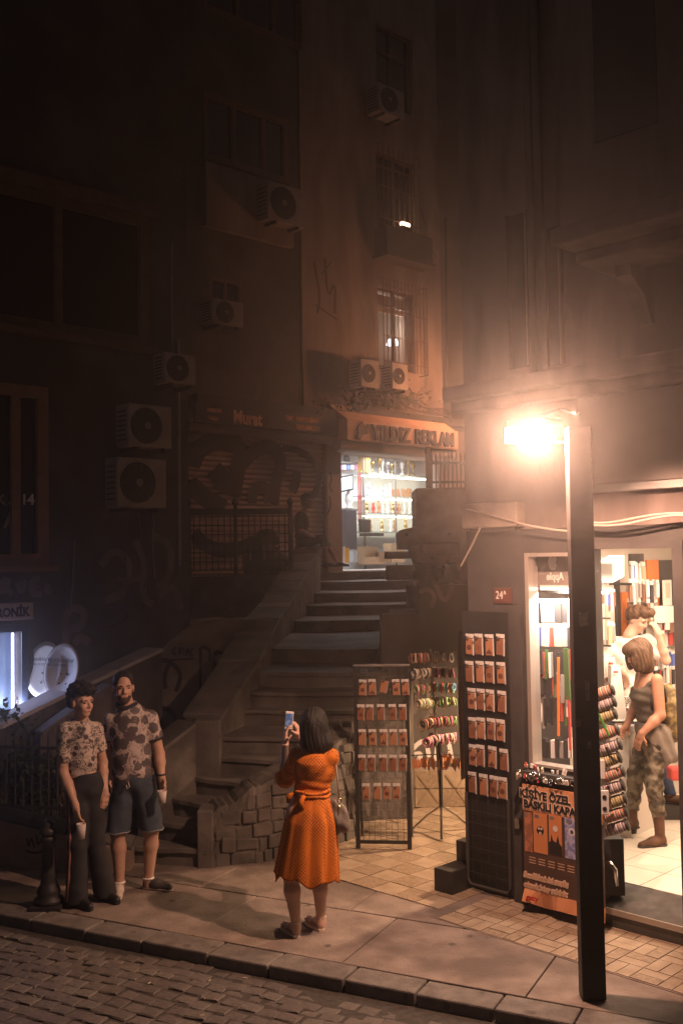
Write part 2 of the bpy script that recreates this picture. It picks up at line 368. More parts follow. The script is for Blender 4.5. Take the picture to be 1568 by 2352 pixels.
# ================================================================ STAIRS
RZ = .165
st = thing('stairs', 'old stone stairs climbing from the pavement to the upper terrace', None, (-.8, 10, 0)); structure(st)
LFT = {1: (285, 1940), 2: (365, 1885), 3: (398, 1832), 4: (436, 1780), 5: (473, 1735), 6: (502, 1689), 7: (571, 1629), 8: (594, 1588), 9: (624, 1543), 10: (655, 1489)}
RGT = {1: (462, 1950), 2: (478, 1900), 3: (505, 1850), 4: (598, 1803), 5: (722, 1748), 6: (765, 1694), 7: (792, 1630), 8: (806, 1588), 9: (824, 1543), 10: (852, 1489)}
def slab_step(k, l, r, back, name='step'):
    z = k * RZ; mb = MB(); n = 9; top = []
    for i in range(n):
        t = i / (n - 1); p = l.lerp(r, t); p.z = z - .012 * math.sin(t * math.pi) + R.uniform(-.004, .004); p.y += R.uniform(-.012, .012); top.append(p)
    dv = Vector(((r - l).y * .0, back, 0))
    vs = []; 
    for p in top: vs += [p + Vector((0, .012, -RZ - .09)), p + Vector((0, .012, -.045)), p + Vector((0, -.016, -.04)), p + Vector((0, -.012, -.006)), p, p + dv]
    fs = []
    for i in range(n - 1):
        for q in range(5): a = i * 6 + q; fs.append((a, a + 6, a + 7, a + 1))
    fs += [tuple(range(6)), tuple(range((n - 1) * 6 + 5, (n - 1) * 6 - 1, -1))]
    mb.add(vs, fs); return structure(mb.build(name, STEP, st))
for k in range(1, 11):
    l, r = P(*LFT[k], k * RZ), P(*RGT[k], k * RZ)
    d1 = (r - l).normalized(); l -= d1 * .25; r += d1 * (.05 if k < 7 else .3)
    slab_step(k, l, r, 1.1 if k < 10 else 3.2)
UP = {11: (640, 1423, 955), 12: (690, 1388, 960), 13: (697, 1360, 960), 14: (704, 1334, 960), 15: (711, 1311, 960)}
for k, (u0, v, u1) in UP.items():
    l, r = P(u0, v, k * RZ), P(u1, v, k * RZ); r.y = l.y = (l.y + r.y) / 2; l.x -= .4; r.x += .4
    slab_step(k, l, r, 1.6)
ZT = 15 * RZ
terr = MB(); terr.add([(-.75, 20.5, ZT - .004), (-3.6, 15.8, ZT - .004), (-8, 12, ZT - .004), (-8, 24, ZT - .004), (8, 28, ZT - .004), (8, 20.5, ZT - .004)], [(0, 1, 2, 3, 4, 5)])
# (terrace slab as a solid: top plus face towards the street)
TE = [(-3.3, 16.6), (-.98, 16.9), (-.98, 20.6), (2.6, 20.6), (6, 21), (9, 27), (-1, 24), (-6, 17)]
terr = MB(); terr.prism([(x, y, ZT - .005) for x, y in TE], (0, 0, -3.0)); structure(terr.build('terrace', CONC))
# ---------------- left stair parapet (steep coping), lower return and pillar
LPw = thing('stair_parapet', 'sloping masonry parapet along the left side of the stairs', 'wall', (-1.2, 10.4, 0))
def sweep_wall(pts, w, base, name, m, parent, cap=None, capm=None):
    """wall whose top follows pts (3D), w wide to the left of its run, down to z=base, with an optional proud coping"""
    mb = MB(); n = len(pts); vs = []
    for i, p in enumerate(pts):
        t = (pts[min(i + 1, n - 1)] - pts[max(i - 1, 0)]); t.z = 0; t.normalize(); nn = Vector((-t.y, t.x, 0))
        vs += [Vector((p.x, p.y, base)), p, p + nn * w, Vector((p.x, p.y, base)) + nn * w]
    fs = [(i * 4 + q, i * 4 + 4 + q, i * 4 + 4 + (q + 1) % 4, i * 4 + (q + 1) % 4) for i in range(n - 1) for q in range(4)] + [(0, 1, 2, 3), tuple(range(4 * n - 1, 4 * n - 5, -1))]
    mb.add(vs, fs); o = mb.build(name, m, parent)
    if cap:
        for i in range(n - 1):
            a, b = pts[i], pts[i + 1]; cnt = max(1, round((b - a).length / .62))
            for q in range(cnt):
                p0, p1 = a.lerp(b, (q + .01) / cnt), a.lerp(b, (q + .99) / cnt); t = p1 - p0; t.z = 0; t.normalize(); nn = Vector((-t.y, t.x, 0)); up = Vector((0, 0, cap))
                c = MB(); e = -nn * .03; ff = nn * (w + .03); lo = Vector((0, 0, .002 + R.uniform(0, .008)))
                c.hexa([p0 + e + lo, p1 + e + lo, p1 + ff + lo, p0 + ff + lo, p0 + e + lo + up, p1 + e + lo + up, p1 + ff + lo + up, p0 + ff + lo + up]); c.build('coping_stone', capm or m, parent, bevel=.012)
    return o
lp = [D(508, 1655, 10.35), D(590, 1527, 11.3), D(637, 1431, 13.2), D(664, 1392, 15.0), D(735, 1258, 18.6)]
sweep_wall(lp, .40, -.1, 'wall', STONE, LPw, .05, STEP)
pil = MB(); a = D(480, 1700, 10.2); pil.box(a.x - .13, a.x + .13, 10.05, 10.38, -.1, D(480, 1650, 10.2).z); pil.build('pillar', STEP, LPw, bevel=.015)
lo = [D(366, 1735, 9.75), D(449, 1672, 10.0)]; sweep_wall(lo, .3, -.1, 'return_wall', STONE, LPw, .05, STEP)
# ---------------- right stair parapet: rough stone face
RPw = thing('stair_parapet', 'rough stone parapet along the right side of the stairs', 'wall', (-.5, 9.8, 0))
rp = [P(488, 1872, .46), P(595, 1806, .68), P(720, 1752, .83), P(806, 1690, 1.0), P(812, 1660, 1.06)]
def stone_face(path, base, name, m, parent, t=.34, side=1):
    mb = MB(); rr = random.Random(3); cols = []
    for i in range(len(path) - 1):
        for q in range(14): cols.append(path[i].lerp(path[i + 1], q / 14))
    cols.append(path[-1]); n = len(cols); H = 12; vs = []
    for i, p in enumerate(cols):
        tt = cols[min(i + 1, n - 1)] - cols[max(i - 1, 0)]; tt.z = 0; tt.normalize(); nn = Vector((tt.y, -tt.x, 0)) * side
        zt = p.z + rr.uniform(-.012, .012) + .02 * math.sin(i * .7)
        for h in range(H):
            f = h / (H - 1); vs.append(Vector((p.x, p.y, base + (zt - base) * f)) + nn * (rr.uniform(-.009, .009) + .014 * math.sin(i * .55 + h * .8) - (.02 if h == H - 1 else 0)))
        vs.append(Vector((p.x, p.y, zt + .01)) - nn * t); vs.append(Vector((p.x, p.y, base)) - nn * t)
    Q = H + 2; fs = [(i * Q + h, i * Q + Q + h, i * Q + Q + h + 1, i * Q + h + 1) for i in range(n - 1) for h in range(Q - 1)] + [tuple(range(Q)), tuple(range(n * Q - 1, n * Q - Q - 1, -1))]
    mb.add(vs, fs); return mb.build(name, m, parent, smooth=False)
stone_face(rp, -.1, 'stone_face', STONE, RPw)
rr_ = random.Random(11)
def along(t):                                      # a point of the parapet's top line
    q = t * (len(rp) - 1); i = min(int(q), len(rp) - 2); return rp[i].lerp(rp[i + 1], q - i)
for row_ in range(8):
    t = .01 + .03 * (row_ % 2)
    while t < .97:
        w_ = rr_.uniform(.04, .13); a, b = along(t), along(min(t + w_, .995)); z0 = -.02 + row_ * .125 + rr_.uniform(-.02, .02); z1 = z0 + .118 + rr_.uniform(-.03, .02)
        if z0 < min(a.z, b.z) - .08:
            u_ = (b - a); u_.z = 0; u_.normalize(); n_ = Vector((u_.y, -u_.x, 0)); j = lambda s_=.010: rr_.uniform(-s_, s_); pr = .012 + rr_.uniform(0, .022); L = Vector((b.x - a.x, b.y - a.y, 0)).length; z1 = min(z1, min(a.z, b.z) - .015)
            q = [Vector((a.x, a.y, 0)) + u_ * (x * L + (.006 if x == 0 else -.006)) + n_ * (o + (j(.006) if o > 0 else 0)) + Vector((0, 0, z + j(.016))) for z in (z0, z1) for x, o in ((0, pr), (1, pr), (1, -.05), (0, -.05))]
            m_ = MB(); m_.hexa(q); m_.build('stone', (STONE, STEP, STONE)[rr_.randrange(3)], RPw, bevel=.012)
        t += w_
pil = MB(); a = P(472, 1995, 0); pil.box(a.x - .075, a.x + .065, a.y + .01, a.y + .30, -.05, .50); pil.build('pillar', STEP, RPw, bevel=.012)
# upper part: broad sloping top beside the flight, flat at its head
c0, c1 = D(806, 1702, 10.8), D(892, 1408, 12.6); w0, w1 = D(940, 1640, 10.8), D(957, 1402, 12.6); c1b, w1b = D(893, 1399, 13.6), D(957, 1396, 13.6)
mb = MB(); zb = -.1
mb.add([c0, c1, c1b, w1b, w1, w0] + [Vector((p.x, p.y, zb)) for p in (c0, c1, c1b, w1b, w1, w0)],
       [(0, 1, 4, 5), (1, 2, 3, 4), (6, 7, 1, 0), (7, 8, 2, 1), (8, 9, 3, 2), (9, 10, 4, 3), (10, 11, 5, 4), (11, 6, 0, 5), (6, 7, 8, 9, 10, 11)])
mb.build('upper_wall', STONE, RPw)
# ---------------- back wall of the alley with tiled plinth
AW = thing('alley_wall', 'dark graffiti covered wall closing the alley beside the shop', 'wall', (1.3, 11.5, 0))
mb = MB(); mb.box(.42, .855, 11.52, 11.9, -.1, 2.1); mb.box(.857, 2.9, 11.52, 11.9, -.1, 2.42); mb.build('wall', PLASTER, AW)
mb = MB(); mb.box(.40, 2.9, 11.31, 11.50, -.05, .40); mb.build('plinth', CONC, AW)
AF = Fr((.45, 11.308), (1, 0))
for i in range(8):
    for j in range(2):
        m_ = MB(); m_.fbox(AF, i * .3 + .004, i * .3 + .296, .012 + j * .2, .206 + j * .2 - .004, .001, .012 + R.uniform(0, .003)); m_.build('tile', (TILE2, TILE)[(i + j) % 2], AW)
    for q in (-1, 1):
        m_ = MB(); m_.ribbon([AF.pt(i * .3 + .15 - .11 * q, .05, .016), AF.pt(i * .3 + .15 + .11 * q, .36, .016)], .035, AF.n, .004); m_.build('tile_band', M('tile_brown_print', (.27, .19, .125), rough=.5), AW, fix=False)
WF = Fr((0, 11.518), (1, 0))
def stroke(pts, w, fr, parent, m=GRAF, out=0.0, name='graffiti'):
    q = []
    for (u, v) in pts: s, z = fr.hit(u, v, out); q.append(fr.pt(s, z, out))
    if len(q) > 2:                                 # round the corners
        for _ in range(2):
            r = [q[0]]
            for a, b in zip(q, q[1:]): r += [a.lerp(b, .25), a.lerp(b, .75)]
            q = r + [q[-1]]
    mb = MB(); mb.ribbon(q, w, fr.n, .004); return mb.build(name, m, parent, fix=False)
for s_ in ([(946, 1722), (962, 1706), (978, 1700), (985, 1740)], [(944, 1760), (962, 1745), (968, 1730), (950, 1733)], [(1010, 1700), (1003, 1718), (1000, 1748)], [(1030, 1700), (1034, 1730), (1040, 1750)]):
    stroke(s_, .05, WF, AW, GRAF2)
for s_ in ([(955, 1560), (958, 1610), (950, 1640)], [(975, 1570), (985, 1600), (990, 1640), (970, 1660)], [(962, 1360), (985, 1352), (1000, 1372), (990, 1395)], [(1000, 1340), (1020, 1390), (1040, 1345)]):
    stroke(s_, .05, WF, AW, GRAF3)
# ================================================================ BUILDINGS
def holed(mb, fr, s0, s1, z0, z1, o0, o1, holes):
    ss = sorted({s0, s1, *[min(max(h[i], s0), s1) for h in holes for i in (0, 1)]}); zs = sorted({z0, z1, *[min(max(h[i], z0), z1) for h in holes for i in (2, 3)]})
    for a, b in zip(ss, ss[1:]):
        run = None
        for c, d in zip(zs, zs[1:]):
            m_, n_ = (a + b) / 2, (c + d) / 2
            if any(h[0] < m_ < h[1] and h[2] < n_ < h[3] for h in holes):
                if run: mb.fbox(fr, a, b, run[0], run[1], o0, o1); run = None
            else: run = (run[0] if run else c, d)
        if run: mb.fbox(fr, a, b, run[0], run[1], o0, o1)
    return mb
def rect(fr, u0, v0, u1, v1, out=0.0):             # a rectangle seen in the photograph, as extents on a wall
    vm, um = (v0 + v1) / 2, (u0 + u1) / 2
    return (fr.hit(u0, vm, out)[0], fr.hit(u1, vm, out)[0], fr.hit(um, v1, out)[1], fr.hit(um, v0, out)[1])
def window(fr, r, parent, fm, pm, w=.07, mull=(), trans=(), rec=.06, name='window', depth=.08):
    a, b, c, d = r; mb = MB(); o0, o1 = -rec, -rec + depth
    mb.fbox(fr, a, b, c, c + w, o0, o1); mb.fbox(fr, a, b, d - w, d, o0, o1); mb.fbox(fr, a, a + w, c + w, d - w, o0, o1); mb.fbox(fr, b - w, b, c + w, d - w, o0, o1)
    for t in mull: x = a + (b - a) * t; mb.fbox(fr, x - w * .4, x + w * .4, c + w, d - w, o0, o1 - .006)
    for t in trans: z = c + (d - c) * t; mb.fbox(fr, a + w, b - w, z - w * .35, z + w * .35, o0, o1 - .012)
    f = mb.build(name, fm, parent)
    p = MB(); p.fbox(fr, a + w * .9, b - w * .9, c + w * .9, d - w * .9, o0 + .01, o0 + .02); p.build('pane', pm, f)
    return f
def ac_unit(fr, r, out, lab, group='air conditioner outdoor units', depth=.32, loc=None):
    a, b, c, d = r; base = fr.pt((a + b) / 2, c, out + depth / 2)
    t = thing('air_conditioner', lab, 'air conditioner', base, group)
    mb = MB(); mb.fbox(fr, a, b, c, d, out, out + depth); mb.build('casing', ACW, t, bevel=.015)
    cx, cz = a + (b - a) * .40, (c + d) / 2; rr = min((b - a) * .36, (d - c) * .42)
    m2 = MB(); m2.lathe([(rr, 0), (rr, .012)], fr.pt(cx, cz, out + depth + .002), 24, fr.n); m2.build('fan_opening', BLACKM, t)
    m3 = MB()
    for q in range(1, 6):
        r_ = rr * q / 5.4; m3.tube([fr.pt(cx + r_ * math.cos(t_ * math.pi / 10), cz + r_ * math.sin(t_ * math.pi / 10), out + depth + .02) for t_ in range(21)], .005, 4)
    for q in range(6):
        an = q * math.pi / 6; m3.tube([fr.pt(cx - rr * math.cos(an), cz - rr * math.sin(an), out + depth + .024), fr.pt(cx + rr * math.cos(an), cz + rr * math.sin(an), out + depth + .024)], .006, 4)
    m3.build('fan_grille', DARK, t)
    m5 = MB(); m5.lathe([(rr * .2, 0), (rr * .2, .02)], fr.pt(cx, cz, out + depth + .026), 12, fr.n); m5.build('hub', GREYM, t)
    m4 = MB()
    for q in (.2, .8): m4.fbox(fr, a + (b - a) * q - .02, a + (b - a) * q + .02, c - .05, c - .002, out - .1, out + depth)
    m4.build('bracket', BLACKM, t)
    m6 = MB()
    for q in range(7): z = c + (d - c) * (.15 + q * .11); m6.fbox(fr, a - .006, a - .001, z, z + .02, out + .05, out + depth - .05)
    m6.build('side_vent', DARK, t)
    return t
def cable(pts, r, lab, cat='cable', group=None, m=BLACKM, sag=None):
    q = [Vector(p) for p in pts]
    if len(q) > 2:
        for _ in range(2):
            w = [q[0]]
            for a, b in zip(q, q[1:]): w += [a.lerp(b, .25), a.lerp(b, .75)]
            q = w + [q[-1]]
    mb = MB(); mb.tube(q, r, 6); return tag(mb.build('cable', m, smooth=True), lab, cat, group)
def fpts(fr, uv, out): return [fr.pt(*fr.hit(u, v, out), out) for u, v in uv]
# ---------------------------------------------------------------- left building
LB = thing('left_building', 'dark plastered building on the left with large framed windows', 'building', (-3.2, 11.6, -.1))
a_end = A.hit(432, 1000)[0]
w_up = rect(A, -160, 430, 343, 775); w_up = (w_up[0], A.hit(340, 640)[0], A.hit(170, 772)[1], A.hit(170, 458)[1])
w_lo = (A.hit(-170, 1090)[0], A.hit(112, 1090)[0], A.hit(60, 1300)[1], A.hit(60, 884)[1])
sh = (A.hit(-60, 1550)[0], A.hit(47, 1550)[0], .0, A.hit(25, 1452)[1])
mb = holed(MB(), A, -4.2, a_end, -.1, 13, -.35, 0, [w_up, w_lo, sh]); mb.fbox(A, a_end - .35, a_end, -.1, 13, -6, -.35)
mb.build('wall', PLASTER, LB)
window(A, w_up, LB, RUST, GLASS_D, .12, (.55,), (), .06)
window(A, w_lo, LB, FRAMEB, GLASS_D, .13, (.72,), (), .08)
sl = MB(); sl.fbox(A, w_lo[0], w_lo[1] + .06, w_lo[2] - .06, w_lo[2] - .002, .002, .10); sl.build('sill', FRAMEB, LB)
sl = MB(); sl.fbox(A, w_up[0], w_up[1] + .05, w_up[2] - .08, w_up[2] - .002, .002, .12); sl.build('sill', RUST, LB)
sl = MB(); sl.fbox(A, w_up[0], w_up[1] + .12, w_up[3] + .002, w_up[3] + .14, .002, .10); sl.build('lintel', RUST, LB)
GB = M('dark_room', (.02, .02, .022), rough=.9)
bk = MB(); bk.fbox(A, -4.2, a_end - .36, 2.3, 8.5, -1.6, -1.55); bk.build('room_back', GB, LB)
o_ = -.045
for body, u, v, h, m_ in (('K', -8, 1157, .10, GRAF3), ('A', 22, 1157, .12, GRAF2), ('14', 48, 1158, .11, GRAF2), ('A', 8, 1212, .20, GRAF3)):
    s_, z_ = A.hit(u, v, o_); t = text_mb(body, A, s_, z_, h, o_, .004, bold=.006).build('window_lettering', m_, LB)
for s_ in ([(5, 1365), (5, 1330), (22, 1336), (8, 1350), (28, 1366)], [(40, 1335), (48, 1366), (58, 1332)], [(92, 1330), (72, 1333), (73, 1366), (96, 1364)], [(74, 1348), (90, 1347)], [(112, 1342), (104, 1358), (118, 1360)]):
    stroke(s_, .07, A, LB, GRAF3)
for s_ in ([(152, 1480), (150, 1395), (195, 1400), (190, 1440), (155, 1445)], [(170, 1480), (185, 1460), (205, 1478)], [(232, 1300), (262, 1260), (300, 1290), (290, 1360), (240, 1380)], [(310, 1240), (335, 1290), (325, 1370), (350, 1390)], [(350, 1230), (395, 1250), (390, 1330), (360, 1350)], [(365, 1370), (400, 1340), (415, 1400)], [(270, 1330), (330, 1330)]):
    stroke(s_, .09, A, LB, GRAF3)
for k, (uv, r, lab) in enumerate([([(284, 1180), (286, 1290), (300, 1370), (296, 1420), (262, 1438), (232, 1446)], .012, 'thin cable hanging from the lower air conditioner down the left wall'),
        ([(318, 1175), (322, 1240), (346, 1300), (332, 1350)], .010, 'short looped cable under the lower air conditioner'),
        ([(352, 1172), (350, 1260), (356, 1330)], .010, 'straight cable beside the looped one on the left wall'),
        ([(170, 1240), (168, 1330), (160, 1400)], .012, 'cable running down left of the air conditioners'),
        ([(408, 780), (410, 1000), (412, 1300)], .025, 'vertical pipe at the right edge of the left building'), ([(395, 560), (393, 700), (396, 810)], .014, 'cable above the high air conditioner on the left building')]):
    cable(fpts(A, uv, .03), r, lab, 'pipe' if 'pipe' in lab else 'cable', None, RUST if k in (0, 1) else GREYM)
ac_unit(A, (A.hit(293, 978, .32)[0], A.hit(392, 978, .32)[0], A.hit(340, 1028, .32)[1], A.hit(340, 930, .32)[1]), .06, 'upper of two air conditioners stacked beside the left window', depth=.28)
ac_unit(A, (A.hit(268, 1110, .32)[0], A.hit(380, 1110, .32)[0], A.hit(320, 1166, .32)[1], A.hit(320, 1052, .32)[1]), .06, 'lower of two air conditioners stacked beside the left window', depth=.28)
ac_unit(A, (A.hit(376, 845, .3)[0], A.hit(448, 845, .3)[0], A.hit(410, 882, .3)[1], A.hit(410, 812, .3)[1]), .06, 'air conditioner high at the right edge of the left building', depth=.26)
# electronics shop in the left building: blue light behind its glass door
ER = M('shop_white_wall', (.62, .62, .64), rough=.8)
mb = MB(); mb.fbox(A, sh[0], sh[1] + .5, .0, 2.2, -1.65, -1.6); mb.fbox(A, sh[0], sh[1] + .5, -.02, .0, -1.6, -.36); mb.fbox(A, sh[0], sh[1] + .5, 2.2, 2.24, -1.6, -.36); mb.fbox(A, sh[1] + .5, sh[1] + .55, .0, 2.2, -1.6, -.36); mb.build('shop_room', ER, LB)
dr = MB(); dr.fbox(A, sh[1] - .16, sh[1], sh[2], sh[3], -.30, -.22); dr.build('door_leaf', M('blue_grey_door', (.10, .14, .2), (.14, .19, .27), 4, .4), LB)
fm = MB(); fm.fbox(A, sh[1] + .002, sh[1] + .07, sh[2], sh[3] + .07, -.02, .03); fm.fbox(A, sh[0], sh[1], sh[3] + .002, sh[3] + .07, -.02, .03); fm.build('door_frame', M('navy_frame', (.03, .04, .065), rough=.5), LB)
tl = thing('tube_light', 'upright white tube light glowing in the electronics shop doorway', 'lamp', A.pt(A.hit(29, 1550, -.1)[0], .25, -.1))
s_ = A.hit(29, 1550, -.1)[0]; mb = MB(); mb.tube([A.pt(s_, .2, -.1), A.pt(s_, sh[3] - .02, -.1)], .012, 10); mb.build('tube', M('tube_glow', (.8, .85, 1), emit=(.62, .66, 1.0), es=14), tl)
mb = MB(); mb.fbox(A, s_ - .02, s_ + .02, .15, .2, -.13, -.07); mb.build('holder', WHITE, tl)
ld = bpy.data.lights.new('shop_light', 'AREA'); ld.energy = P_ELEK; ld.color = (.50, .56, 1.0); ld.shape = 'RECTANGLE'; ld.size = .9; ld.size_y = .5
lo = bpy.data.objects.new('shop_light', ld); COL.objects.link(lo); lo.parent = tl; lo.location = A.pt((sh[0] + sh[1]) / 2, 1.85, -.55) - tl.location
lo.rotation_euler = (math.radians(-62), 0, A.rz())
ld = bpy.data.lights.new('tube_glow', 'POINT'); ld.energy = 13; ld.color = (.62, .68, 1.0); ld.shadow_soft_size = .05
lo = bpy.data.objects.new('tube_glow', ld); COL.objects.link(lo); lo.parent = tl; lo.location = A.pt(s_, 1.25, .06) - tl.location
gm = [M('goods_pink', (.6, .25, .4)), M('goods_blue', (.15, .25, .6)), M('goods_white', (.75, .75, .75)), M('goods_violet', (.35, .25, .55))]
bx = MB(); bx.box(-.06, .06, -.03, .03, 0, .16); bxm = bx.mesh('goods_box'); bxm.materials.append(WHITE)
for j in range(6):
    for i in range(4):
        p = A.pt(sh[0] + .12 + i * .15, .25 + j * .27, -1.3); inst('goods_box', bxm, gm[(i * 2 + j) % 4], p, (0, 0, A.rz()), ('pink', 'blue', 'white', 'violet')[(i * 2 + j) % 4] + ' goods box on a shelf inside the electronics shop', 'box', 'goods in the electronics shop')
sg = thing('shop_sign', 'pale sign board with dark capital letters above the electronics shop door', 'sign', A.pt(A.hit(20, 1425)[0], A.hit(20, 1425)[1], .05))
r_ = (A.hit(-150, 1405, .09)[0], A.hit(77, 1405, .09)[0], A.hit(40, 1424, .09)[1], A.hit(40, 1385, .09)[1])
mb = MB(); mb.fbox(A, *r_, .01, .09); mb.build('board', M('pale_sign_board', (.40, .30, .29), (.45, .34, .33), 4, .6), sg, bevel=.006)
h_ = (r_[3] - r_[2]) * .52
tm = text_mb('ELEKTRONİK', A, r_[1] - .05, r_[2] + h_ * .42, h_, .091, .004, align='RIGHT', bold=.006, xs=.86)
tm.build('lettering', GRAF, sg)
# ---------------------------------------------------------------- rear building, with two small shops on the terrace
RB = thing('rear_building', 'tall stained building at the head of the stairs with barred windows', 'building', F.pt(-2, ZT, 0))
sF = lambda u, v=1100, o=0: F.hit(u, v, o)[0]
zF = lambda u, v, o=0: F.hit(u, v, o)[1]
RE = sF(1012, 800)
mu = (sF(425), sF(743), ZT, zF(600, 994)); yz = (sF(776), sF(1003), ZT, zF(880, 1048))
w1 = rect(F, 866, 668, 950, 852); w2 = rect(F, 862, 362, 950, 535); w3 = rect(F, 862, 70, 945, 250); w4 = (sF(466, 300), sF(660, 300), zF(560, 392), zF(560, 240)); w5 = (sF(482, 690), sF(556, 690), zF(520, 752), zF(520, 642))
w6 = (sF(462, -60), sF(690, -60), zF(560, 60), zF(560, -120))
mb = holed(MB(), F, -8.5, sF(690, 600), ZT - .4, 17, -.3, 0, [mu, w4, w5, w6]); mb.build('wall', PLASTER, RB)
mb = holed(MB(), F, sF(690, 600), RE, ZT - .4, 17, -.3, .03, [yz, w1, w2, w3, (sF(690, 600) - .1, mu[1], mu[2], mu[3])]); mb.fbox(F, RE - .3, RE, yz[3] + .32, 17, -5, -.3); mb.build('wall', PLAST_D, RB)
mb = MB(); mb.fbox(F, sF(776), RE + .7, ZT - .4, zF(1000, 1000), -.3, -.0); mb = holed(MB(), F, RE, RE + 4.2, ZT - .4, zF(1000, 985), -.3, 0, []); mb.build('wall', PLAST_D, RB)
for w, ml, tr in ((w1, (.5,), (.8,)), (w2, (.5,), (.85,)), (w3, (.45,), (.68,))): window(F, w, RB, RUST, GLASS_D if w is not w1 else M('lit_window_glass', (.25, .2, .17), rough=.4, alpha=.25), .05, ml, tr, .12)
window(F, w4, RB, RUST, GLASS_D, .12, (.34, .70), (), .05); window(F, w5, RB, RUST, GLASS_D, .06, (.5,), (), .08); window(F, w6, RB, RUST, GLASS_D, .12, (.34, .70), (), .05)
mb = MB(); mb.fbox(F, w4[0] - .05, w4[1], zF(560, 545), w4[2] - .1, .002, .14); mb.build('panel_below_window', PLAST_D, RB)
def grille(r, o, nb, nh, lab, rr=.012):
    a, b, c, d = r; t = thing('window_grille', lab, 'grille', F.pt((a + b) / 2, c, o), 'iron window grilles')
    for i in range(nb): s = a + (b - a) * i / (nb - 1); m_ = MB(); m_.tube([F.pt(s, c, o), F.pt(s, d, o)], rr, 6); m_.build('bar', RUST, t)
    for i in range(nh): z = c + (d - c) * (i + .3) / (nh - .4); m_ = MB(); m_.tube([F.pt(a, z, o + .015), F.pt(b, z, o + .015)], rr * .8, 6); m_.build('crossbar', RUST, t)
    for z in (c, d):
        for s in (a, b): m_ = MB(); m_.tube([F.pt(s, z, .0), F.pt(s, z, o)], rr * .8, 6); m_.build('stay', RUST, t)
grille((w1[0] - .1, w1[1] + .12, w1[2] - .05, w1[3] + .12), .28, 13, 4, 'rusty bulging iron grille over the lit window above the shop')
grille((w2[0] - .03, w2[1] + .04, w2[2], w2[3] + .12), .12, 9, 3, 'iron grille over the dark window with the glowing lamp')
# room behind the lit window: curtain, lamp
rm = MB(); rm.fbox(F, w1[0] - .6, w1[1] + .6, w1[2] - .3, w1[3] + .3, -1.8, -1.75); rm.fbox(F, w1[0] - .6, w1[1] + .6, w1[2] - .34, w1[2] - .3, -1.75, -.3); rm.fbox(F, w1[0] - .6, w1[1] + .6, w1[3] + .3, w1[3] + .34, -1.75, -.3); rm.fbox(F, w1[0] - .64, w1[0] - .6, w1[2] - .3, w1[3] + .3, -1.75, -.3); rm.fbox(F, w1[1] + .6, w1[1] + .64, w1[2] - .3, w1[3] + .3, -1.75, -.3)
rm.build('lit_room', M('room_wall', (.30, .27, .25), (.42, .38, .35), 4, .9), RB)
cb = MB(); cb.fbox(F, w1[0], w1[1], w1[3] - .42, w1[3] - .06, -.30, -.26); cb.build('roller_blind', M('orange_blind', (.62, .36, .2), (.68, .42, .26), 6, .8), RB)
for k, (u, v, lab) in enumerate([(901, 792, 'white lamp shining inside the barred window')]):
    t = thing('indoor_lamp', lab, 'lamp', F.pt(*F.hit(u, v, -.9), -.9)); c = t.location
    m_ = MB(); m_.lathe([(.09, -.02), (.15, .0), (.10, .12), (.03, .14), (.01, .15)], c, 12); m_.build('shade', M('indoor_glow%d' % (k == 2), (.9, .9, .9), emit=((.85, .9, 1) if k < 2 else (1, .8, .45)), es=3.2 if k == 0 else 1.6), t, smooth=True)
    if k == 0: ld = bpy.data.lights.new('room_light', 'POINT'); ld.energy = 55; ld.color = (1, .86, .74); ld.shadow_soft_size = .1; lo = bpy.data.objects.new('room_light', ld); COL.objects.link(lo); lo.parent = t; lo.location = (F.n * .35 + Vector((0, 0, .3)))[:]
    m_ = MB(); m_.tube([c - Vector((0, 0, .02)), c - Vector((0, 0, .3))], .012, 6); m_.build('stem', BLACKM, t)
t = thing('window_lamp', 'small glowing lamp on the sill of the upper dark window', 'lamp', F.pt(*F.hit(930, 520, .2), .2)); c = t.location
m_ = MB()
for q in range(3): m_.lathe([(.02, 0), (.05, .02), (.05, .06), (.02, .09)], c + F.u * (q - 1) * .085, 10)
m_.build('bulbs', M('bulb_orange_glow', (1, .8, .6), emit=(1, .62, .36), es=16), t, smooth=True)
m_ = MB(); m_.fbox(F, F.hit(930, 520, .2)[0] - .16, F.hit(930, 520, .2)[0] + .16, c.z - .05, c.z - .005, .15, .26); m_.build('tray', DARK, t)
mb = MB(); r_ = (sF(855, 560), sF(960, 560), zF(900, 600), zF(900, 534)); mb.fbox(F, r_[0], r_[1], r_[2], r_[3] - .05, .03, .42); o = mb.build('balcony_box', PLASTER, RB, bevel=.02)
mb = MB(); mb.fbox(F, r_[0] - .03, r_[1] + .04, r_[2] - .07, r_[2] - .002, .03, .46); mb.build('balcony_slab', PLASTER, RB)
for s_ in ([(720, 600), (735, 680), (728, 720)], [(745, 590), (752, 690), (770, 640), (768, 720)], [(724, 700), (775, 735)], [(738, 630), (760, 600)]): stroke(s_, .06, F, RB, M('graffiti_brown', (.10, .075, .06), rough=.8), .031)
for s_ in ([(505, 850), (530, 900), (520, 930)], [(545, 870), (570, 850), (600, 880), (580, 930), (556, 910)], [(612, 868), (632, 850), (650, 890), (640, 930), (620, 915)], [(655, 850), (682, 900), (676, 940)]): stroke(s_, .16, F, RB, M('graffiti_brown', (.10, .075, .06), rough=.8), .002)
for a_, lab in (((828, 870, 830, 893), 'left of two air conditioners under the lit barred window'), ((900, 936, 838, 897), 'right of two air conditioners under the lit barred window')):
    ac_unit(F, (sF(a_[0], 860, .5), sF(a_[1], 865, .5), zF(a_[1], a_[3], .5), zF(a_[1], a_[2], .5)), .17, lab, depth=.34)
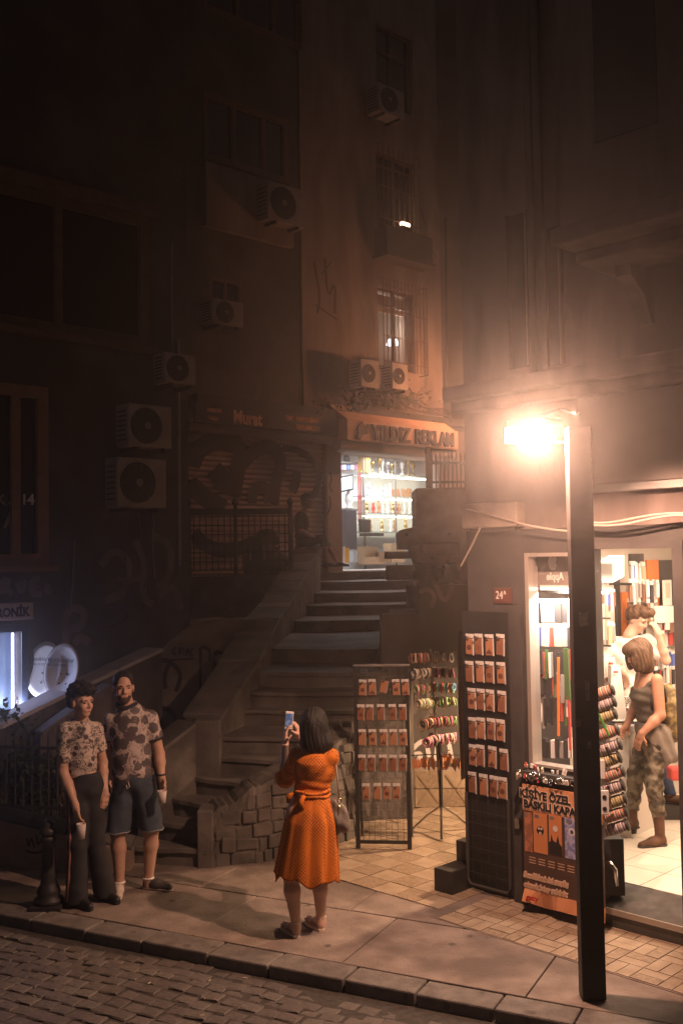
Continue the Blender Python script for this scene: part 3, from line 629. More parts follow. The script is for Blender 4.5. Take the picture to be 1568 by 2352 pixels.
ac_unit(F, (sF(612, 465, .4), sF(698, 465, .4), zF(650, 512, .4), zF(650, 425, .4)), .08, 'dim air conditioner beside the wide window of the rear building', depth=.36)
ac_unit(F, (sF(866, 225, .4), sF(925, 225, .4), zF(890, 262, .4), zF(890, 198, .4)), .08, 'air conditioner under the topmost window of the rear building', depth=.36)
ac_unit(F, (sF(484, 700, .4), sF(556, 700, .4), zF(520, 748, .4), zF(520, 690, .4)), .08, 'dim air conditioner low between the unlit windows at centre left', depth=.36)
# roof ledge over the shops with ivy and loose cables
mb = MB(); mb.fbox(F, sF(430), sF(792, 950), zF(640, 952, .3), zF(640, 925, .3) , .004, .32); mb.build('ledge', DARK, RB)
mb = MB(); mb.fbox(F, sF(795, 950), sF(1040, 960), zF(900, 962, .3), zF(900, 945, .3), .034, .34); mb.build('ledge', DARK, RB)
iv = MB()
for k in range(900):
    u = R.gauss(870, 62); v = 912 + R.gauss(0, 16) + abs(u - 880) * .12; o = R.uniform(.05, .4); s_, z_ = F.hit(min(max(u, 705), 1042), v, o); c = F.pt(s_, z_, o); l = R.uniform(.03, .075)
    a_, b_ = Vector((R.uniform(-1, 1), R.uniform(-1, 1), R.uniform(-1, 1))).normalized(), Vector((R.uniform(-1, 1), R.uniform(-1, 1), R.uniform(-1, 1))).normalized()
    iv.add([c, c + a_ * l + b_ * l * .4, c + a_ * l * 1.9, c + a_ * l - b_ * l * .4], [(0, 1, 2, 3)])
tag(iv.build('ivy', LEAF, fix=False), 'ivy and weeds growing along the ledge under the air conditioners', 'plant', kind='stuff')
for k in range(6):
    uv = [(880 + k * 14, 905 + k * 3), (930 + k * 12, 935 + 6 * (k % 3)), (985 + k * 8, 952 - 4 * k), (1036, 955 + 3 * k)]
    cable(fpts(F, uv, .36), .011, 'loose sagging cable over the orange awning sign', 'cable', 'tangled cables over the awning')
cable(fpts(F, [(968, 480), (985, 560), (1002, 592)], .05), .012, 'thin cable hanging down the right edge of the rear building')
# shutter
SH = thing('roller_shutter', 'closed ribbed roller shutter painted with a black graffiti face', 'shutter', F.pt((mu[0] + mu[1]) / 2, ZT, -.1))
SHM = M('shutter_metal', (.50, .38, .33), (.58, .45, .39), 3, .5, spec=.4); ns = 27; hh = (mu[3] - mu[2]) / ns
ps = [(0, .0), (.25, .035), (.6, .035), (.8, .0)]; first = None
for i in range(ns):
    z0 = mu[2] + i * hh; m_ = MB(); pr = [(-.06 + o, z0 + f * hh) for f, o in ps] + [(-.06, z0 + hh - .002), (-.09, z0 + hh - .002), (-.09, z0)]
    m_.prism([F.pt(mu[0] + .001, z, o) for o, z in pr], F.u * (mu[1] - mu[0] - .002)); m_.build('slat', SHM, SH)
FX = lambda x, y: (401.9 + x * .2563, 889.9 + y * .2563)
def sg_(pts, w): stroke([FX(*p) for p in pts], w, F, SH, GRAF, -.02)
sg_([(150, 700), (200, 560), (330, 480), (500, 480), (590, 560), (570, 680), (520, 980)], .34)
sg_([(590, 700), (680, 590), (800, 520), (930, 560), (950, 700), (900, 850), (880, 1050)], .26)
sg_([(960, 545), (1100, 560), (1230, 640), (1290, 760), (1270, 930), (1200, 1010)], .13)
sg_([(360, 720), (430, 800), (500, 860), (480, 900), (380, 830), (350, 740)], .30)
sg_([(690, 1040), (690, 950), (740, 880), (820, 900), (860, 980), (790, 990)], .22)
sg_([(1090, 750), (1085, 850), (1050, 940)], .20)
sg_([(130, 860), (260, 980), (380, 1050), (440, 1090)], .34)
sg_([(160, 1300), (260, 1420), (480, 1480), (700, 1400), (850, 1300), (900, 1420)], .26)
mb = MB(); mb.fbox(F, mu[1] + .002, sF(776) - .002, ZT, zF(760, 1003), .032, .10); mb.build('side_post', M('pale_post', (.34, .27, .22), (.40, .32, .27), 3, .7), SH)
for s_ in ([(757, 1085), (762, 1100), (755, 1115), (762, 1130)], [(756, 1140), (760, 1160), (752, 1180)]): stroke(s_, .03, F, SH, GRAF, .101)
mb = MB(); mb.tube([F.pt(mu[0] - .1, zF(600, 990, .2), .16), F.pt(sF(778, 1000, .2), zF(600, 990, .2), .16)], .13, 14); mb.build('shutter_box', M('shutter_box_paint', (.30, .235, .20), rough=.55), SH, smooth=False)
# Murat sign
ms = thing('shop_sign', 'long dark sign with worn orange lettering over the closed shutter', 'sign', F.pt(sF(612, 960, .3), zF(612, 985, .3), .3))
a_, b_ = sF(446, 950, .34), sF(780, 985, .34); z0, z1 = zF(612, 985, .34), zF(612, 941, .34)
mb = MB(); mb.fbox(F, a_, b_, z0, z1, .30, .38); mb.build('board', M('sign_board_black', (.03, .026, .024), (.05, .042, .038), 6, .45), ms, bevel=.01)
LM = M('orange_lettering', (.82, .46, .30), (.40, .20, .13), 14, .6, lo=.5, hi=.75); hz = z1 - z0; ww = b_ - a_
for body, fs_, fz, fh, bold, xs in (('HAKKAK', .07, .56, .20, .004, .8), ('TABELA', .07, .18, .18, .004, .8), ('Murat', .235, .14, .66, .012, .82), ('CNC  PANTOGRAF', .585, .56, .24, .006, .80), ('REKLAMCILIK', .665, .14, .24, .006, .84)):
    text_mb(body, F, a_ + ww * fs_, z0 + hz * fz, hz * fh, .381, .006, bold=bold, xs=xs).build('lettering', LM, ms)
# orange awning sign
ys = thing('shop_sign', 'orange awning shaped sign with dark capital letters over the lit shop', 'sign', F.pt(sF(925, 1010, .7), zF(925, 1025, .7), .6))
OA = M('orange_awning', (.62, .39, .27), (.70, .46, .33), 5, .6); o1 = .62
a_, b_ = sF(797, 990, o1), sF(1052, 1005, o1); z0, z1 = zF(925, 1021, o1), zF(925, 976, o1); ztop = zF(925, 955, .3)
mb = MB(); mb.hexa([F.pt(a_, z0, .32), F.pt(b_, z0, .32), F.pt(b_, z0, o1), F.pt(a_, z0, o1), F.pt(a_, z1, .32), F.pt(b_, z1, .32), F.pt(b_, z1, o1), F.pt(a_, z1, o1)])
mb.build('front_box', OA, ys, bevel=.015)
mb = MB(); mb.prism([F.pt(a_, z1 + .003, o1), F.pt(a_, ztop + .12, .06), F.pt(a_, z1 + .003, .06)], F.u * (b_ - a_ - .1)); mb.build('sloping_top', OA, ys)
h_ = (z1 - z0) * .74; DL = M('dark_brown_letters', (.06, .04, .034), rough=.5)
text_mb('YILDIZ', F, a_ + (b_ - a_) * .20, z0 + h_ * .17, h_, o1 + .002, .05, bold=.012, xs=.88).build('lettering', DL, ys)
text_mb('REKLAM', F, a_ + (b_ - a_) * .575, z0 + h_ * .17, h_, o1 + .002, .05, bold=.012, xs=.80).build('lettering', DL, ys)
mb = MB(); e0 = a_ + (b_ - a_) * .065; W_ = (b_ - a_) * .10
mb.prism([F.pt(e0 + W_ * x, z0 + (z1 - z0) * y, o1 + .001) for x, y in ((.05, .12), (.35, .05), (.6, .3), (.95, .35), (.9, .6), (1.0, .85), (.75, .7), (.55, .95), (.3, .8), (.1, .55), (.2, .35))], F.n * .03); mb.build('emblem', DL, ys)
mb = MB(); mb.tube([F.pt(a_ - .1, z0 - .10, .42), F.pt(b_, z0 - .10, .42)], .12, 14); mb.build('shutter_roll', M('roll_grey', (.46, .42, .38), rough=.5), ys)
mb = MB(); mb.fbox(F, yz[0], RE + .7, yz[3], z0 - .2, .034, .25); mb.build('lintel', M('pale_post', (.3, .3, .3)), RB)
# lit shop interior
YW = M('bright_shop_wall', (.72, .75, .77), rough=.8); i0, i1 = yz[0] - .3, yz[1] + 3.6; dI = -2.0; zc = yz[3] + .25
mb = MB(); mb.fbox(F, i0, i1, ZT, zc, dI - .05, dI); mb.fbox(F, i0 - .05, i0, ZT, zc, dI, -.3); mb.fbox(F, i1, i1 + .05, ZT, zc, dI, -.3); mb.fbox(F, i0, i1, zc, zc + .05, dI, -.3); mb.build('shop_room', YW, RB)
mb = MB(); mb.fbox(F, i0, i1, ZT - .02, ZT + .006, dI, .1); mb.build('shop_floor', M('shop_floor_pale', (.5, .48, .46), (.58, .56, .54), 6, .35), RB)
cl = thing('ceiling_light', 'cool white ceiling panel light inside the lit trophy shop', 'lamp', F.pt((yz[0] + yz[1]) / 2 + .6, zc - .06, -.95))
mb = MB(); mb.fbox(F, yz[0] + .2, yz[1] + 1.2, zc - .05, zc - .02, -1.45, -.5); mb.build('panel', WHITE, cl)
ld = bpy.data.lights.new('trophy_shop_light', 'AREA'); ld.energy = P_TROPHY; ld.color = (.97, .97, 1.0); ld.shape = 'RECTANGLE'; ld.size = 2.4; ld.size_y = .9
lo = bpy.data.objects.new('trophy_shop_light', ld); COL.objects.link(lo); lo.parent = cl; lo.location = (0, 0, -.03); lo.rotation_euler = (0, 0, F.rz())
# ---------------------------------------------------------------- corner shop building on the right
CB = thing('corner_building', 'brown rendered corner building on the right with a phone accessory shop', 'building', (2.2, 8.5, 0))
WH = (-.415, .11, 1.09, 2.76); DH = (.19, .86, -.1, 2.78); s0 = -1.0
mb = holed(MB(), B, s0, .95, -.1, 2.95, -.12, 0, [WH, DH]); mb.fbox(B, .95, 3.2, -.1, 2.95, -.12, 0); mb.build('shop_front_wall', DARK, CB)
mb = MB(); mb.fbox(B, s0, 3.2, 2.952, 14, -.3, 0); mb.build('upper_wall', PLAST_B, CB)
mb = MB(); mb.fbox(BI, -.0, 9, -.1, 14, -.3, -.06); mb.fbox(B, s0 + .02, s0 + .3, 2.96, 14, -9, -.31); 
mb = MB(); mb.prism([B.pt(s0, -.1, -.121), B.pt(s0, -.1, -9), B.pt(s0 + .06, -.1, -9), B.pt(s0 + .06, -.1, -.121)], (0, 0, 3.05)); mb.build('side_wall', DARK, CB)
mb = MB(); mb.prism([B.pt(s0, 2.952, -.301), B.pt(s0, 2.952, -9), B.pt(s0 + .3, 2.952, -9), B.pt(s0 + .3, 2.952, -.301)], (0, 0, 11)); mb.build('upper_side_wall', PLAST_B, CB)
mb = MB(); mb.fbox(B, s0 - .03, 3.2, 4.02, 4.14, .002, .26); mb.fbox(B, s0 - .02, 3.2, 3.93, 4.018, .002, .16); mb.build('cornice', PLAST_B, CB, bevel=.02)
sgn = thing('sign_board', 'blank pale sign board along the front above the phone shop', 'sign', B.pt(.8, 3.24, .05))
mb = MB(); mb.fbox(B, .15, 3.1, 3.26, 3.92, .004, .09); mb.build('board', M('sign_board_pale', (.19, .155, .14), (.24, .20, .18), 2, .6, .15), sgn, bevel=.01)
mb = MB(); mb.fbox(B, .15, 3.1, 3.20, 3.255, .004, .12); mb.build('lower_rail', GREYM, sgn)
sb = thing('shutter_box', 'pale battered roller box over the display panel at the corner', 'shutter box', B.pt(-.7, 2.97, .08))
r_ = (B.hit(1064, 1180, .1)[0], B.hit(1190, 1180, .1)[0], B.hit(1120, 1212, .1)[1], B.hit(1120, 1155, .1)[1]); mb = MB(); mb.fbox(B, *r_, .004, .13); mb.build('casing', M('battered_cream_paint', (.34, .27, .22), (.44, .36, .30), 5, .7), sb, bevel=.012)
mb = MB(); mb.fbox(B, r_[0] + .05, r_[1] - .04, r_[2] - .03, r_[2] - .002, .02, .09); mb.build('slot', DARK, sb)
# flat dark panels standing for shaded recesses, pipes and brackets of the upper storey
def bw(u0, u1, v0, v1, nm='window'):
    um, vm = (u0 + u1) / 2, (v0 + v1) / 2; r = (B.hit(u0, vm)[0], B.hit(u1, vm)[0], B.hit(um, v1)[1], B.hit(um, v0)[1]); return r
for (u0, u1, v0, v1) in ((1174, 1214, 490, 845), (1260, 1290, 520, 840)):
    r = bw(u0, u1, v0, v1); mb = MB(); mb.fbox(B, *r, .002, .012); w_ = mb.build('window', DARK, CB)  # no opening: flat dark panel painting the shade of a recess
    mb = MB(); mb.fbox(B, r[0] - .02, r[0] - .001, *r[2:], .002, .05); mb.fbox(B, r[1] + .001, r[1] + .02, *r[2:], .002, .05); mb.build('frame', PLAST_B, w_)
for k, (u, lab) in enumerate(((1226, 'left of two drain pipes on the corner building front'), (1244, 'right of two drain pipes on the corner building front'))):
    a, b = B.pt(*B.hit(u, 860, .06), .06), B.pt(*B.hit(u - 4, 490, .06), .06); a.x = b.x = (a.x + b.x) / 2; a.y = b.y = (a.y + b.y) / 2
    mb = MB(); mb.tube([a, b, b + Vector((0, 0, 2.5))], .036, 10); tag(mb.build('drain_pipe', PLAST_B, smooth=True), lab, 'pipe', 'drain pipes')
bs = B.hit(1292, 580, .75)[0]
mb = MB(); mb.fbox(B, bs, 3.2, 4.98, 14, .002, .78); mb.build('bay_window', PLAST_B, CB)
mb = MB(); mb.fbox(B, bs - .03, 3.2, 4.86, 4.978, .002, .86); mb.fbox(B, bs, 3.2, 4.78, 4.858, .002, .6); mb.build('bay_cornice', PLAST_B, CB, bevel=.015)
for k in range(1):
    s_ = bs + .16 + k * .55; mb = MB(); mb.prism([B.pt(s_, 4.778, .002), B.pt(s_, 4.778, .34), B.pt(s_, 4.70, .33), B.pt(s_, 4.58, .14), B.pt(s_, 4.4, .05), B.pt(s_, 4.4, .002)], B.u * .12); mb.build('bracket', PLAST_B, CB)
mb = MB(); r = bw(1345, 1420, 120, 470); mb.fbox(B, bs + .3, bs + .75, 5.5, 7.2, .782, .79); mb.build('window', GLASS_D, CB)
# door step, threshold and house number
stp = thing('shop_step', 'polished black stone step at the phone shop door', None, (2.4, 7.5, 0)); structure(stp)
mb = MB(); mb.hexa([B.pt(.13, .0, -.36), B.pt(2.2, .0, -.36), B.pt(2.2, .0, .02), B.pt(.13, .0, .02), B.pt(.13, .219, -.36), B.pt(2.2, .219, -.36), B.pt(2.2, .135, .02), B.pt(.13, .135, .02)])
structure(mb.build('slab', M('polished_black_stone', (.05, .045, .042), (.08, .072, .068), 12, .22, spec=.5), stp, bevel=.008))
mb = MB(); mb.fbox(B, .13, 2.2, .10, .142, .021, .035); structure(mb.build('nosing', M('worn_metal_edge', (.42, .37, .33), rough=.35, metal=.6), stp))
r_ = (B.hit(1126, 1368, .06)[0], B.hit(1166, 1368, .06)[0], B.hit(1146, 1386, .06)[1], B.hit(1146, 1351, .06)[1])
hn = thing('house_number', 'small reddish house number plate on the dark corner wall', 'sign', B.pt((r_[0] + r_[1]) / 2, r_[2], .06))
mb = MB(); mb.fbox(B, *r_, .002, .016); mb.build('plate', M('number_plate_red', (.11, .045, .036), rough=.5), hn)
text_mb('24', B, r_[0] + .02, r_[2] + .035, .065, .017, .003, xs=.8).build('lettering', CARD, hn); text_mb('A', B, r_[0] + .098, r_[2] + .07, .032, .017, .003, xs=.8).build('lettering', CARD, hn)
for uv, lab in (([(1070, 1170), (1150, 1190), (1230, 1212), (1320, 1222)], 'pale cable sagging along the corner shop front to the post'), ([(1340, 1200), (1400, 1202), (1480, 1185), (1540, 1178), (1600, 1180)], 'upper of two cables over the shop door'), ([(1340, 1206), (1420, 1208), (1490, 1192), (1550, 1182), (1600, 1186)], 'lower of two cables over the shop door'), ([(1102, 1212), (1085, 1250), (1058, 1300)], 'thin cable hanging diagonally below the roller box')):
    cable(fpts(B, uv, .15), .009, lab, 'cable', None, M('cable_grey', (.40, .33, .28), rough=.6))
# building far behind, closing the gap
mb = MB(); mb.box(1.2, 9, 27, 29, 0, 19.2); tag(mb.build('far_building', PLASTER), 'dark building glimpsed in the gap behind the corner building', 'building')

cable(fpts(F, [(1022, 500), (1024, 700), (1026, 900)], .6), .03, 'dark vertical pipe in the gap beside the rear building', 'pipe')
# ================================================================ STREET FURNITURE AND LAMPS
pb = P(1361, 2292, 0)
post = thing('steel_post', 'tall dark steel post rising from the kerb in front of the phone shop', 'post', pb)
mb = MB(); w = .074; prof = [(-w, -.05), (w, -.05), (w, -.035), (.012, -.03), (.012, .03), (w, .035), (w, .05), (-w, .05)]
mb.box(pb.x - w, pb.x + w, pb.y - .05, pb.y + .06, 0, 3.55); mb.build('shaft', M('post_paint', (.030, .026, .024), (.05, .043, .04), 5, .45, .15), post, bevel=.008)
for k, (u0, v0, u1, v1) in enumerate(((1344, 1560, 1354, 1612), (1322, 1650, 1334, 1672), (1348, 1700, 1358, 1722), (1330, 1405, 1350, 1440))):
    a, b = D(u0, v1, pb.y - .05), D(u1, v0, pb.y - .05); mb = MB(); pts_ = [(a.x, a.z), (b.x, a.z + .01), (b.x - .004, (a.z + b.z) / 2), (b.x, b.z), ((a.x + b.x) / 2, b.z - .012), (a.x, b.z)]
    mb.prism([Vector((x, pb.y - .0505, z)) for x, z in pts_], (0, -.0012, 0)); mb.build('torn_sticker', M('torn_sticker_paper', (.20, .17, .155), (.09, .075, .068), 40, .8), post)
lc = D(1226, 992, 6.62)
fl = thing('flood_light', 'glaring white flood light fixed to the top of the steel post', 'street lamp', lc)
mb = MB(); hx = [(-.19, .0), (0, -.12), (.19, 0), (0, .12)]
mb.prism([lc + Vector((x, y, .035)) for x, y in hx], (0, 0, .05)); mb.build('housing', DARK, fl, bevel=.01)
mb = MB()
for xa, ya, xb, yb, dz in ((-.192, .0, -.10, .062, .070), (-.10, .062, .0, .122, .085), (.0, .122, .10, .062, .085), (.10, .062, .192, .0, .072), (.192, .0, .10, -.062, .066)):
    n_ = Vector((ya - yb, xb - xa, 0)).normalized() * .008; q_ = [lc + Vector((xa, ya, -dz)), lc + Vector((xb, yb, -dz)), lc + Vector((xb, yb, .034)), lc + Vector((xa, ya, .034))]
    mb.prism(q_, n_)
mb.build('added_visor', DARK, fl)  # plates added to keep the lamp's light off the walls around
mb = MB(); mb.prism([lc + Vector((x * .92, y * .92, .010)) for x, y in hx], (0, 0, .024)); mb.build('glass', M('flood_glow', (1, .95, .9), emit=(1, .8, .66), es=40), fl)
mb = MB(); mb.tube([lc + Vector((.0, .02, .09)), lc + Vector((.18, .0, .14)), Vector((pb.x, pb.y, lc.z + .10))], .016, 8); mb.build('bracket', DARK, fl)
ld = bpy.data.lights.new('flood_lamp', 'SPOT'); ld.energy = P_LAMP; ld.color = (1.0, .45, .30); ld.spot_size = math.radians(130); ld.spot_blend = .75; ld.shadow_soft_size = .10
lo = bpy.data.objects.new('flood_lamp', ld); COL.objects.link(lo); lo.parent = fl; lo.location = (0, 0, -.05); lo.rotation_euler = (math.radians(-8), math.radians(-8), 0)
ld = bpy.data.lights.new('flood_bulb', 'POINT'); ld.energy = P_BULB; ld.color = (1.0, .555, .375); ld.shadow_soft_size = .028
lo = bpy.data.objects.new('flood_bulb', ld); COL.objects.link(lo); lo.parent = fl; lo.location = (0, -.01, -.034)
def assumed_lamp(c, lab, power, col, tilt, kind='POINT', size=.12):  # lamp body and light for sources assumed out of sight
    t = thing('assumed_lamp', lab, 'lamp', c); mb = MB(); mb.lathe([(.02, .16), (.05, .14), (.11, .02), (.12, 0)], c, 14); mb.build('shade', DARK, t, smooth=True)
    mb = MB(); mb.lathe([(.03, -.06), (.06, -.04), (.07, .01), (.03, .05)], c, 12); mb.build('bulb', M('lamp_glow_warm', (1, .8, .6), emit=(1, .6, .3), es=10), t, smooth=True)
    mb = MB(); mb.tube([c + Vector((0, 0, .15)), c + Vector((.12, -.12, .2)), c + Vector((.34, -.34, .2))], .014, 6); mb.build('arm', DARK, t)
    ld = bpy.data.lights.new('assumed_lamp', kind); ld.energy = power; ld.color = col; ld.shadow_soft_size = size
    if kind == 'SPOT': ld.spot_size = math.radians(158); ld.spot_blend = .5
    lo = bpy.data.objects.new('assumed_lamp', ld); COL.objects.link(lo); lo.parent = t; lo.location = (0, 0, -.16); lo.rotation_euler = tilt
al_ = BI.pt(1.95, 2.35, -.42); al_ = Vector((1.08, 8.52, 0)) + Vector((.7071, .7071, 0)) * 2.1 + Vector((-.7071, .7071, 0)) * .20 + Vector((0, 0, 2.25))
assumed_lamp(al_, 'assumed unseen warm lamp on the side wall of the corner building lighting the alley', P_ALLEY, (1, .62, .36), (0, 0, 0), 'SPOT')  # hidden behind the corner; assumed, to give the bright patch of alley floor
assumed_lamp(Vector((3.1, 20.75, 6.45)), 'assumed unseen orange lamp high beside the rear building lighting its wall', P_SODIUM, (1, .38, .17), (0, 0, 0), 'POINT', .12)  # also hidden by the corner building; assumed from the orange light on the wall
# bollard
bp_ = P(112, 2084, 0); bl = thing('bollard', 'black cast iron bollard on the pavement edge beside the young man', 'bollard', bp_)
mb = MB(); mb.box(bp_.x - .125, bp_.x + .125, bp_.y - .125, bp_.y + .125, 0, .035); mb.build('foot_plate', BLACKM, bl, bevel=.006)
mb = MB(); mb.lathe([(.115, .036), (.115, .07), (.085, .09), (.095, .12), (.085, .15), (.07, .18), (.058, .22), (.066, .25), (.056, .28), (.05, .52), (.064, .53), (.064, .56)], bp_, 18); mb.build('shaft', BLACKM, bl, smooth=True)
mb = MB(); mb.lathe([(.05, .561), (.072, .585), (.072, .615), (.045, .63), (.05, .66), (.02, .69), (.004, .695)], bp_, 18); mb.build('cap', BLACKM, bl, smooth=True)
# low wall, fence, shrub, stair walls at the left
lw = thing('low_wall', 'low rendered wall with rounded coping behind the bollard', 'wall', (-2.7, 9.3, 0))
lp_ = [D(-60, 1876, 9.5), D(0, 1880, 9.42), D(154, 1916, 9.17), D(300, 1950, 9.2)]
sweep_wall([p - Vector((0, 0, .03)) for p in lp_], .22, -.1, 'wall', M('ochre_render', (.25, .18, .13), (.33, .24, .175), 5, .85, .3, c3=(.17, .13, .10), s3=2.5), lw)
for i in range(3):
    a, b = lp_[i], lp_[i + 1]; cnt = max(1, round((b - a).length / .34))
    for q in range(cnt):
        m_ = MB(); m_.tube([a.lerp(b, (q + .01) / cnt) + Vector((0, .11, .0)), a.lerp(b, (q + .99) / cnt) + Vector((0, .11, 0))], .085, 10); m_.build('coping_stone', STEP, lw, smooth=False)
LWF = Fr((-3.14, 9.42), (.68, -.25))
for s_ in ([(62, 1925), (66, 1950), (72, 1920), (80, 1948)], [(84, 1918), (88, 1945), (98, 1925), (104, 1944)], [(60, 1955), (84, 1962), (108, 1950)]): stroke(s_, .02, LWF, lw, GRAF, .006)
fe = thing('iron_fence', 'black iron fence with spiked bars in front of the shrub', 'fence', (-3, 9.75, .3))
FF = Fr((-3.3, 9.85), (.97, -.2)); FF.u.normalize()
a_, b_ = FF.hit(-60, 1750)[0], FF.hit(170, 1750)[0]; n = 13
for i in range(n):
    s_ = a_ + (b_ - a_) * i / (n - 1); p = FF.pt(s_, .3); m_ = MB(); m_.tube([p, p + Vector((0, 0, .78)), p + Vector((0, 0, .86))], [.011, .011, .001], 6); m_.build('bar', BLACKM, fe)
for z in (.42, .98): m_ = MB(); m_.fbox(FF, a_, b_, z, z + .03, -.012, .012); m_.build('rail', BLACKM, fe)
def shrub(name, lab, c, rad, n, leaf, m, flat=1.0, cat='shrub', seed=1, twigs=5):
    rr = random.Random(seed); t = thing(name, lab, cat, Vector(c)); mb = MB(); tw = MB(); c = Vector(c)
    for q in range(twigs):
        e = c + Vector((rr.uniform(-.6, .6) * rad[0], rr.uniform(-.6, .6) * rad[1], rad[2] * rr.uniform(1.2, 1.9))); tw.tube([c + Vector((rr.uniform(-.05, .05), 0, 0)), c.lerp(e, .5) + Vector((rr.uniform(-.06, .06), 0, 0)), e], [.012, .008, .003], 5)
    cl = [Vector((rr.uniform(-1, 1) * rad[0], rr.uniform(-1, 1) * rad[1], rad[2] * rr.uniform(.3, 1.9))) for _ in range(14)]
    for k in range(n):
        o = rr.choice(cl); p = c + o + Vector((rr.gauss(0, .25) * rad[0], rr.gauss(0, .25) * rad[1], rr.gauss(0, .16) * rad[2]))
        a = Vector((rr.uniform(-1, 1), rr.uniform(-1, 1), rr.uniform(-.5, 1))).normalized(); b = a.cross(Vector((rr.uniform(-1, 1), rr.uniform(-1, 1), rr.uniform(-1, 1)))).normalized(); l = leaf * rr.uniform(.6, 1.3)
        mb.add([p, p + a * l * .5 + b * l * .26, p + a * l, p + a * l * .5 - b * l * .26], [(0, 1, 2, 3)])
    f = mb.build('foliage', m, t, fix=False); f['kind'] = 'stuff'; tw.build('stems', RUST, t)
shrub('shrub', 'dark leafy shrub behind the iron fence at the left edge', (-3.35, 10.15, .25), (.42, .16, .5), 1500, .085, LEAF, seed=4)
shrub('shrub', 'low dark shrub right of the iron fence behind the young man', (-2.65, 9.9, .2), (.36, .15, .36), 900, .075, LEAF, seed=8)
LW2 = thing('stair_wall', 'dark sloping wall with coping paled by painted shop light rising past the electronics shop', 'wall', (-3, 10.7, 0))
sweep_wall([D(-60, 1706, 9.75), D(0, 1677, 9.95), D(160, 1598, 10.7), D(372, 1498, 11.75)], .26, -.1, 'wall', STONE, LW2, .045, M('shoplit_coping', (.42, .39, .38), (.5, .47, .46), 8, .7))  # coping colour carries the light from the shop door
shrub('potted_weeds', 'small pale weeds growing on the coping below the satellite dishes', D(85, 1650, 10.5) + Vector((0, .05, .0)), (.2, .06, .03), 120, .05, M('pale_leaf', (.2, .22, .16), (.3, .32, .25), 6, .7), cat='plant', seed=3, twigs=3)
LW3 = thing('stair_wall', 'second lower sloping wall behind the young man, below the coping wall', 'wall', (-2.6, 10.2, 0))
sweep_wall([D(92, 1694, 9.95), D(256, 1580, 10.45)], .14, -.1, 'wall', STONE, LW3, .04, STEP)
# graffiti covered retaining wall left of the stairs
GWF = Fr((D(300, 1600, 11.9).x, 11.9), (D(622, 1600, 12.9).x - D(300, 1600, 11.9).x, 1.0))
gw = thing('graffiti_wall', 'broken topped retaining wall with graffiti left of the stairs', 'wall', GWF.pt(.8, 0, 0))
top = [(290, 1568), (330, 1530), (362, 1501), (398, 1468), (420, 1452), (444, 1438), (470, 1427), (500, 1424), (530, 1421), (560, 1425), (590, 1422), (622, 1424)]
poly = [GWF.pt(*GWF.hit(u, v)) for u, v in top]; lowp = [Vector((p.x, p.y, -.1)) for p in (poly[-1], poly[0])]
mb = MB(); mb.prism(poly + lowp, -GWF.n * .45); mb.build('wall', M('brown_wall', (.20, .145, .105), (.28, .21, .155), 3, .9, .4, bscale=18, c3=(.12, .09, .07), s3=1.4), gw)
GX = lambda x, y: (344.5 + x * .2929, 1378 + y * .2929)
def gs(pts, w, m=GRAF): stroke([GX(*p) for p in pts], w, GWF, gw, m)
for q in ([(200, 365), (165, 425), (205, 425)], [(197, 400), (197, 450)], [(222, 370), (232, 445), (246, 368)], [(262, 372), (262, 440)], [(280, 445), (282, 372), (300, 440), (302, 370)], [(335, 380), (316, 400), (318, 440), (336, 436)], [(160, 472), (250, 466), (340, 462)]): gs(q, .022)
for q in ([(60, 480), (130, 470), (200, 520), (240, 590), (225, 660), (200, 720)], [(150, 500), (120, 560), (110, 640), (120, 700)], [(90, 850), (160, 860), (200, 940), (170, 1020), (110, 1050)], [(250, 900), (330, 850), (360, 780), (380, 860)]): gs(q, .055)
for q in ([(395, 370), (395, 560), (402, 790)], [(400, 370), (465, 378), (468, 480)], [(508, 405), (506, 540), (508, 640)], [(512, 405), (590, 425), (645, 410)], [(590, 430), (586, 560)]): gs(q, .045)
gs([(440, 520), (440, 620), (436, 740)], .13, M('lilac_paint', (.27, .22, .25), rough=.8)); gs([(545, 430), (545, 520), (535, 610)], .16, M('lilac_paint', (.27, .22, .25)))
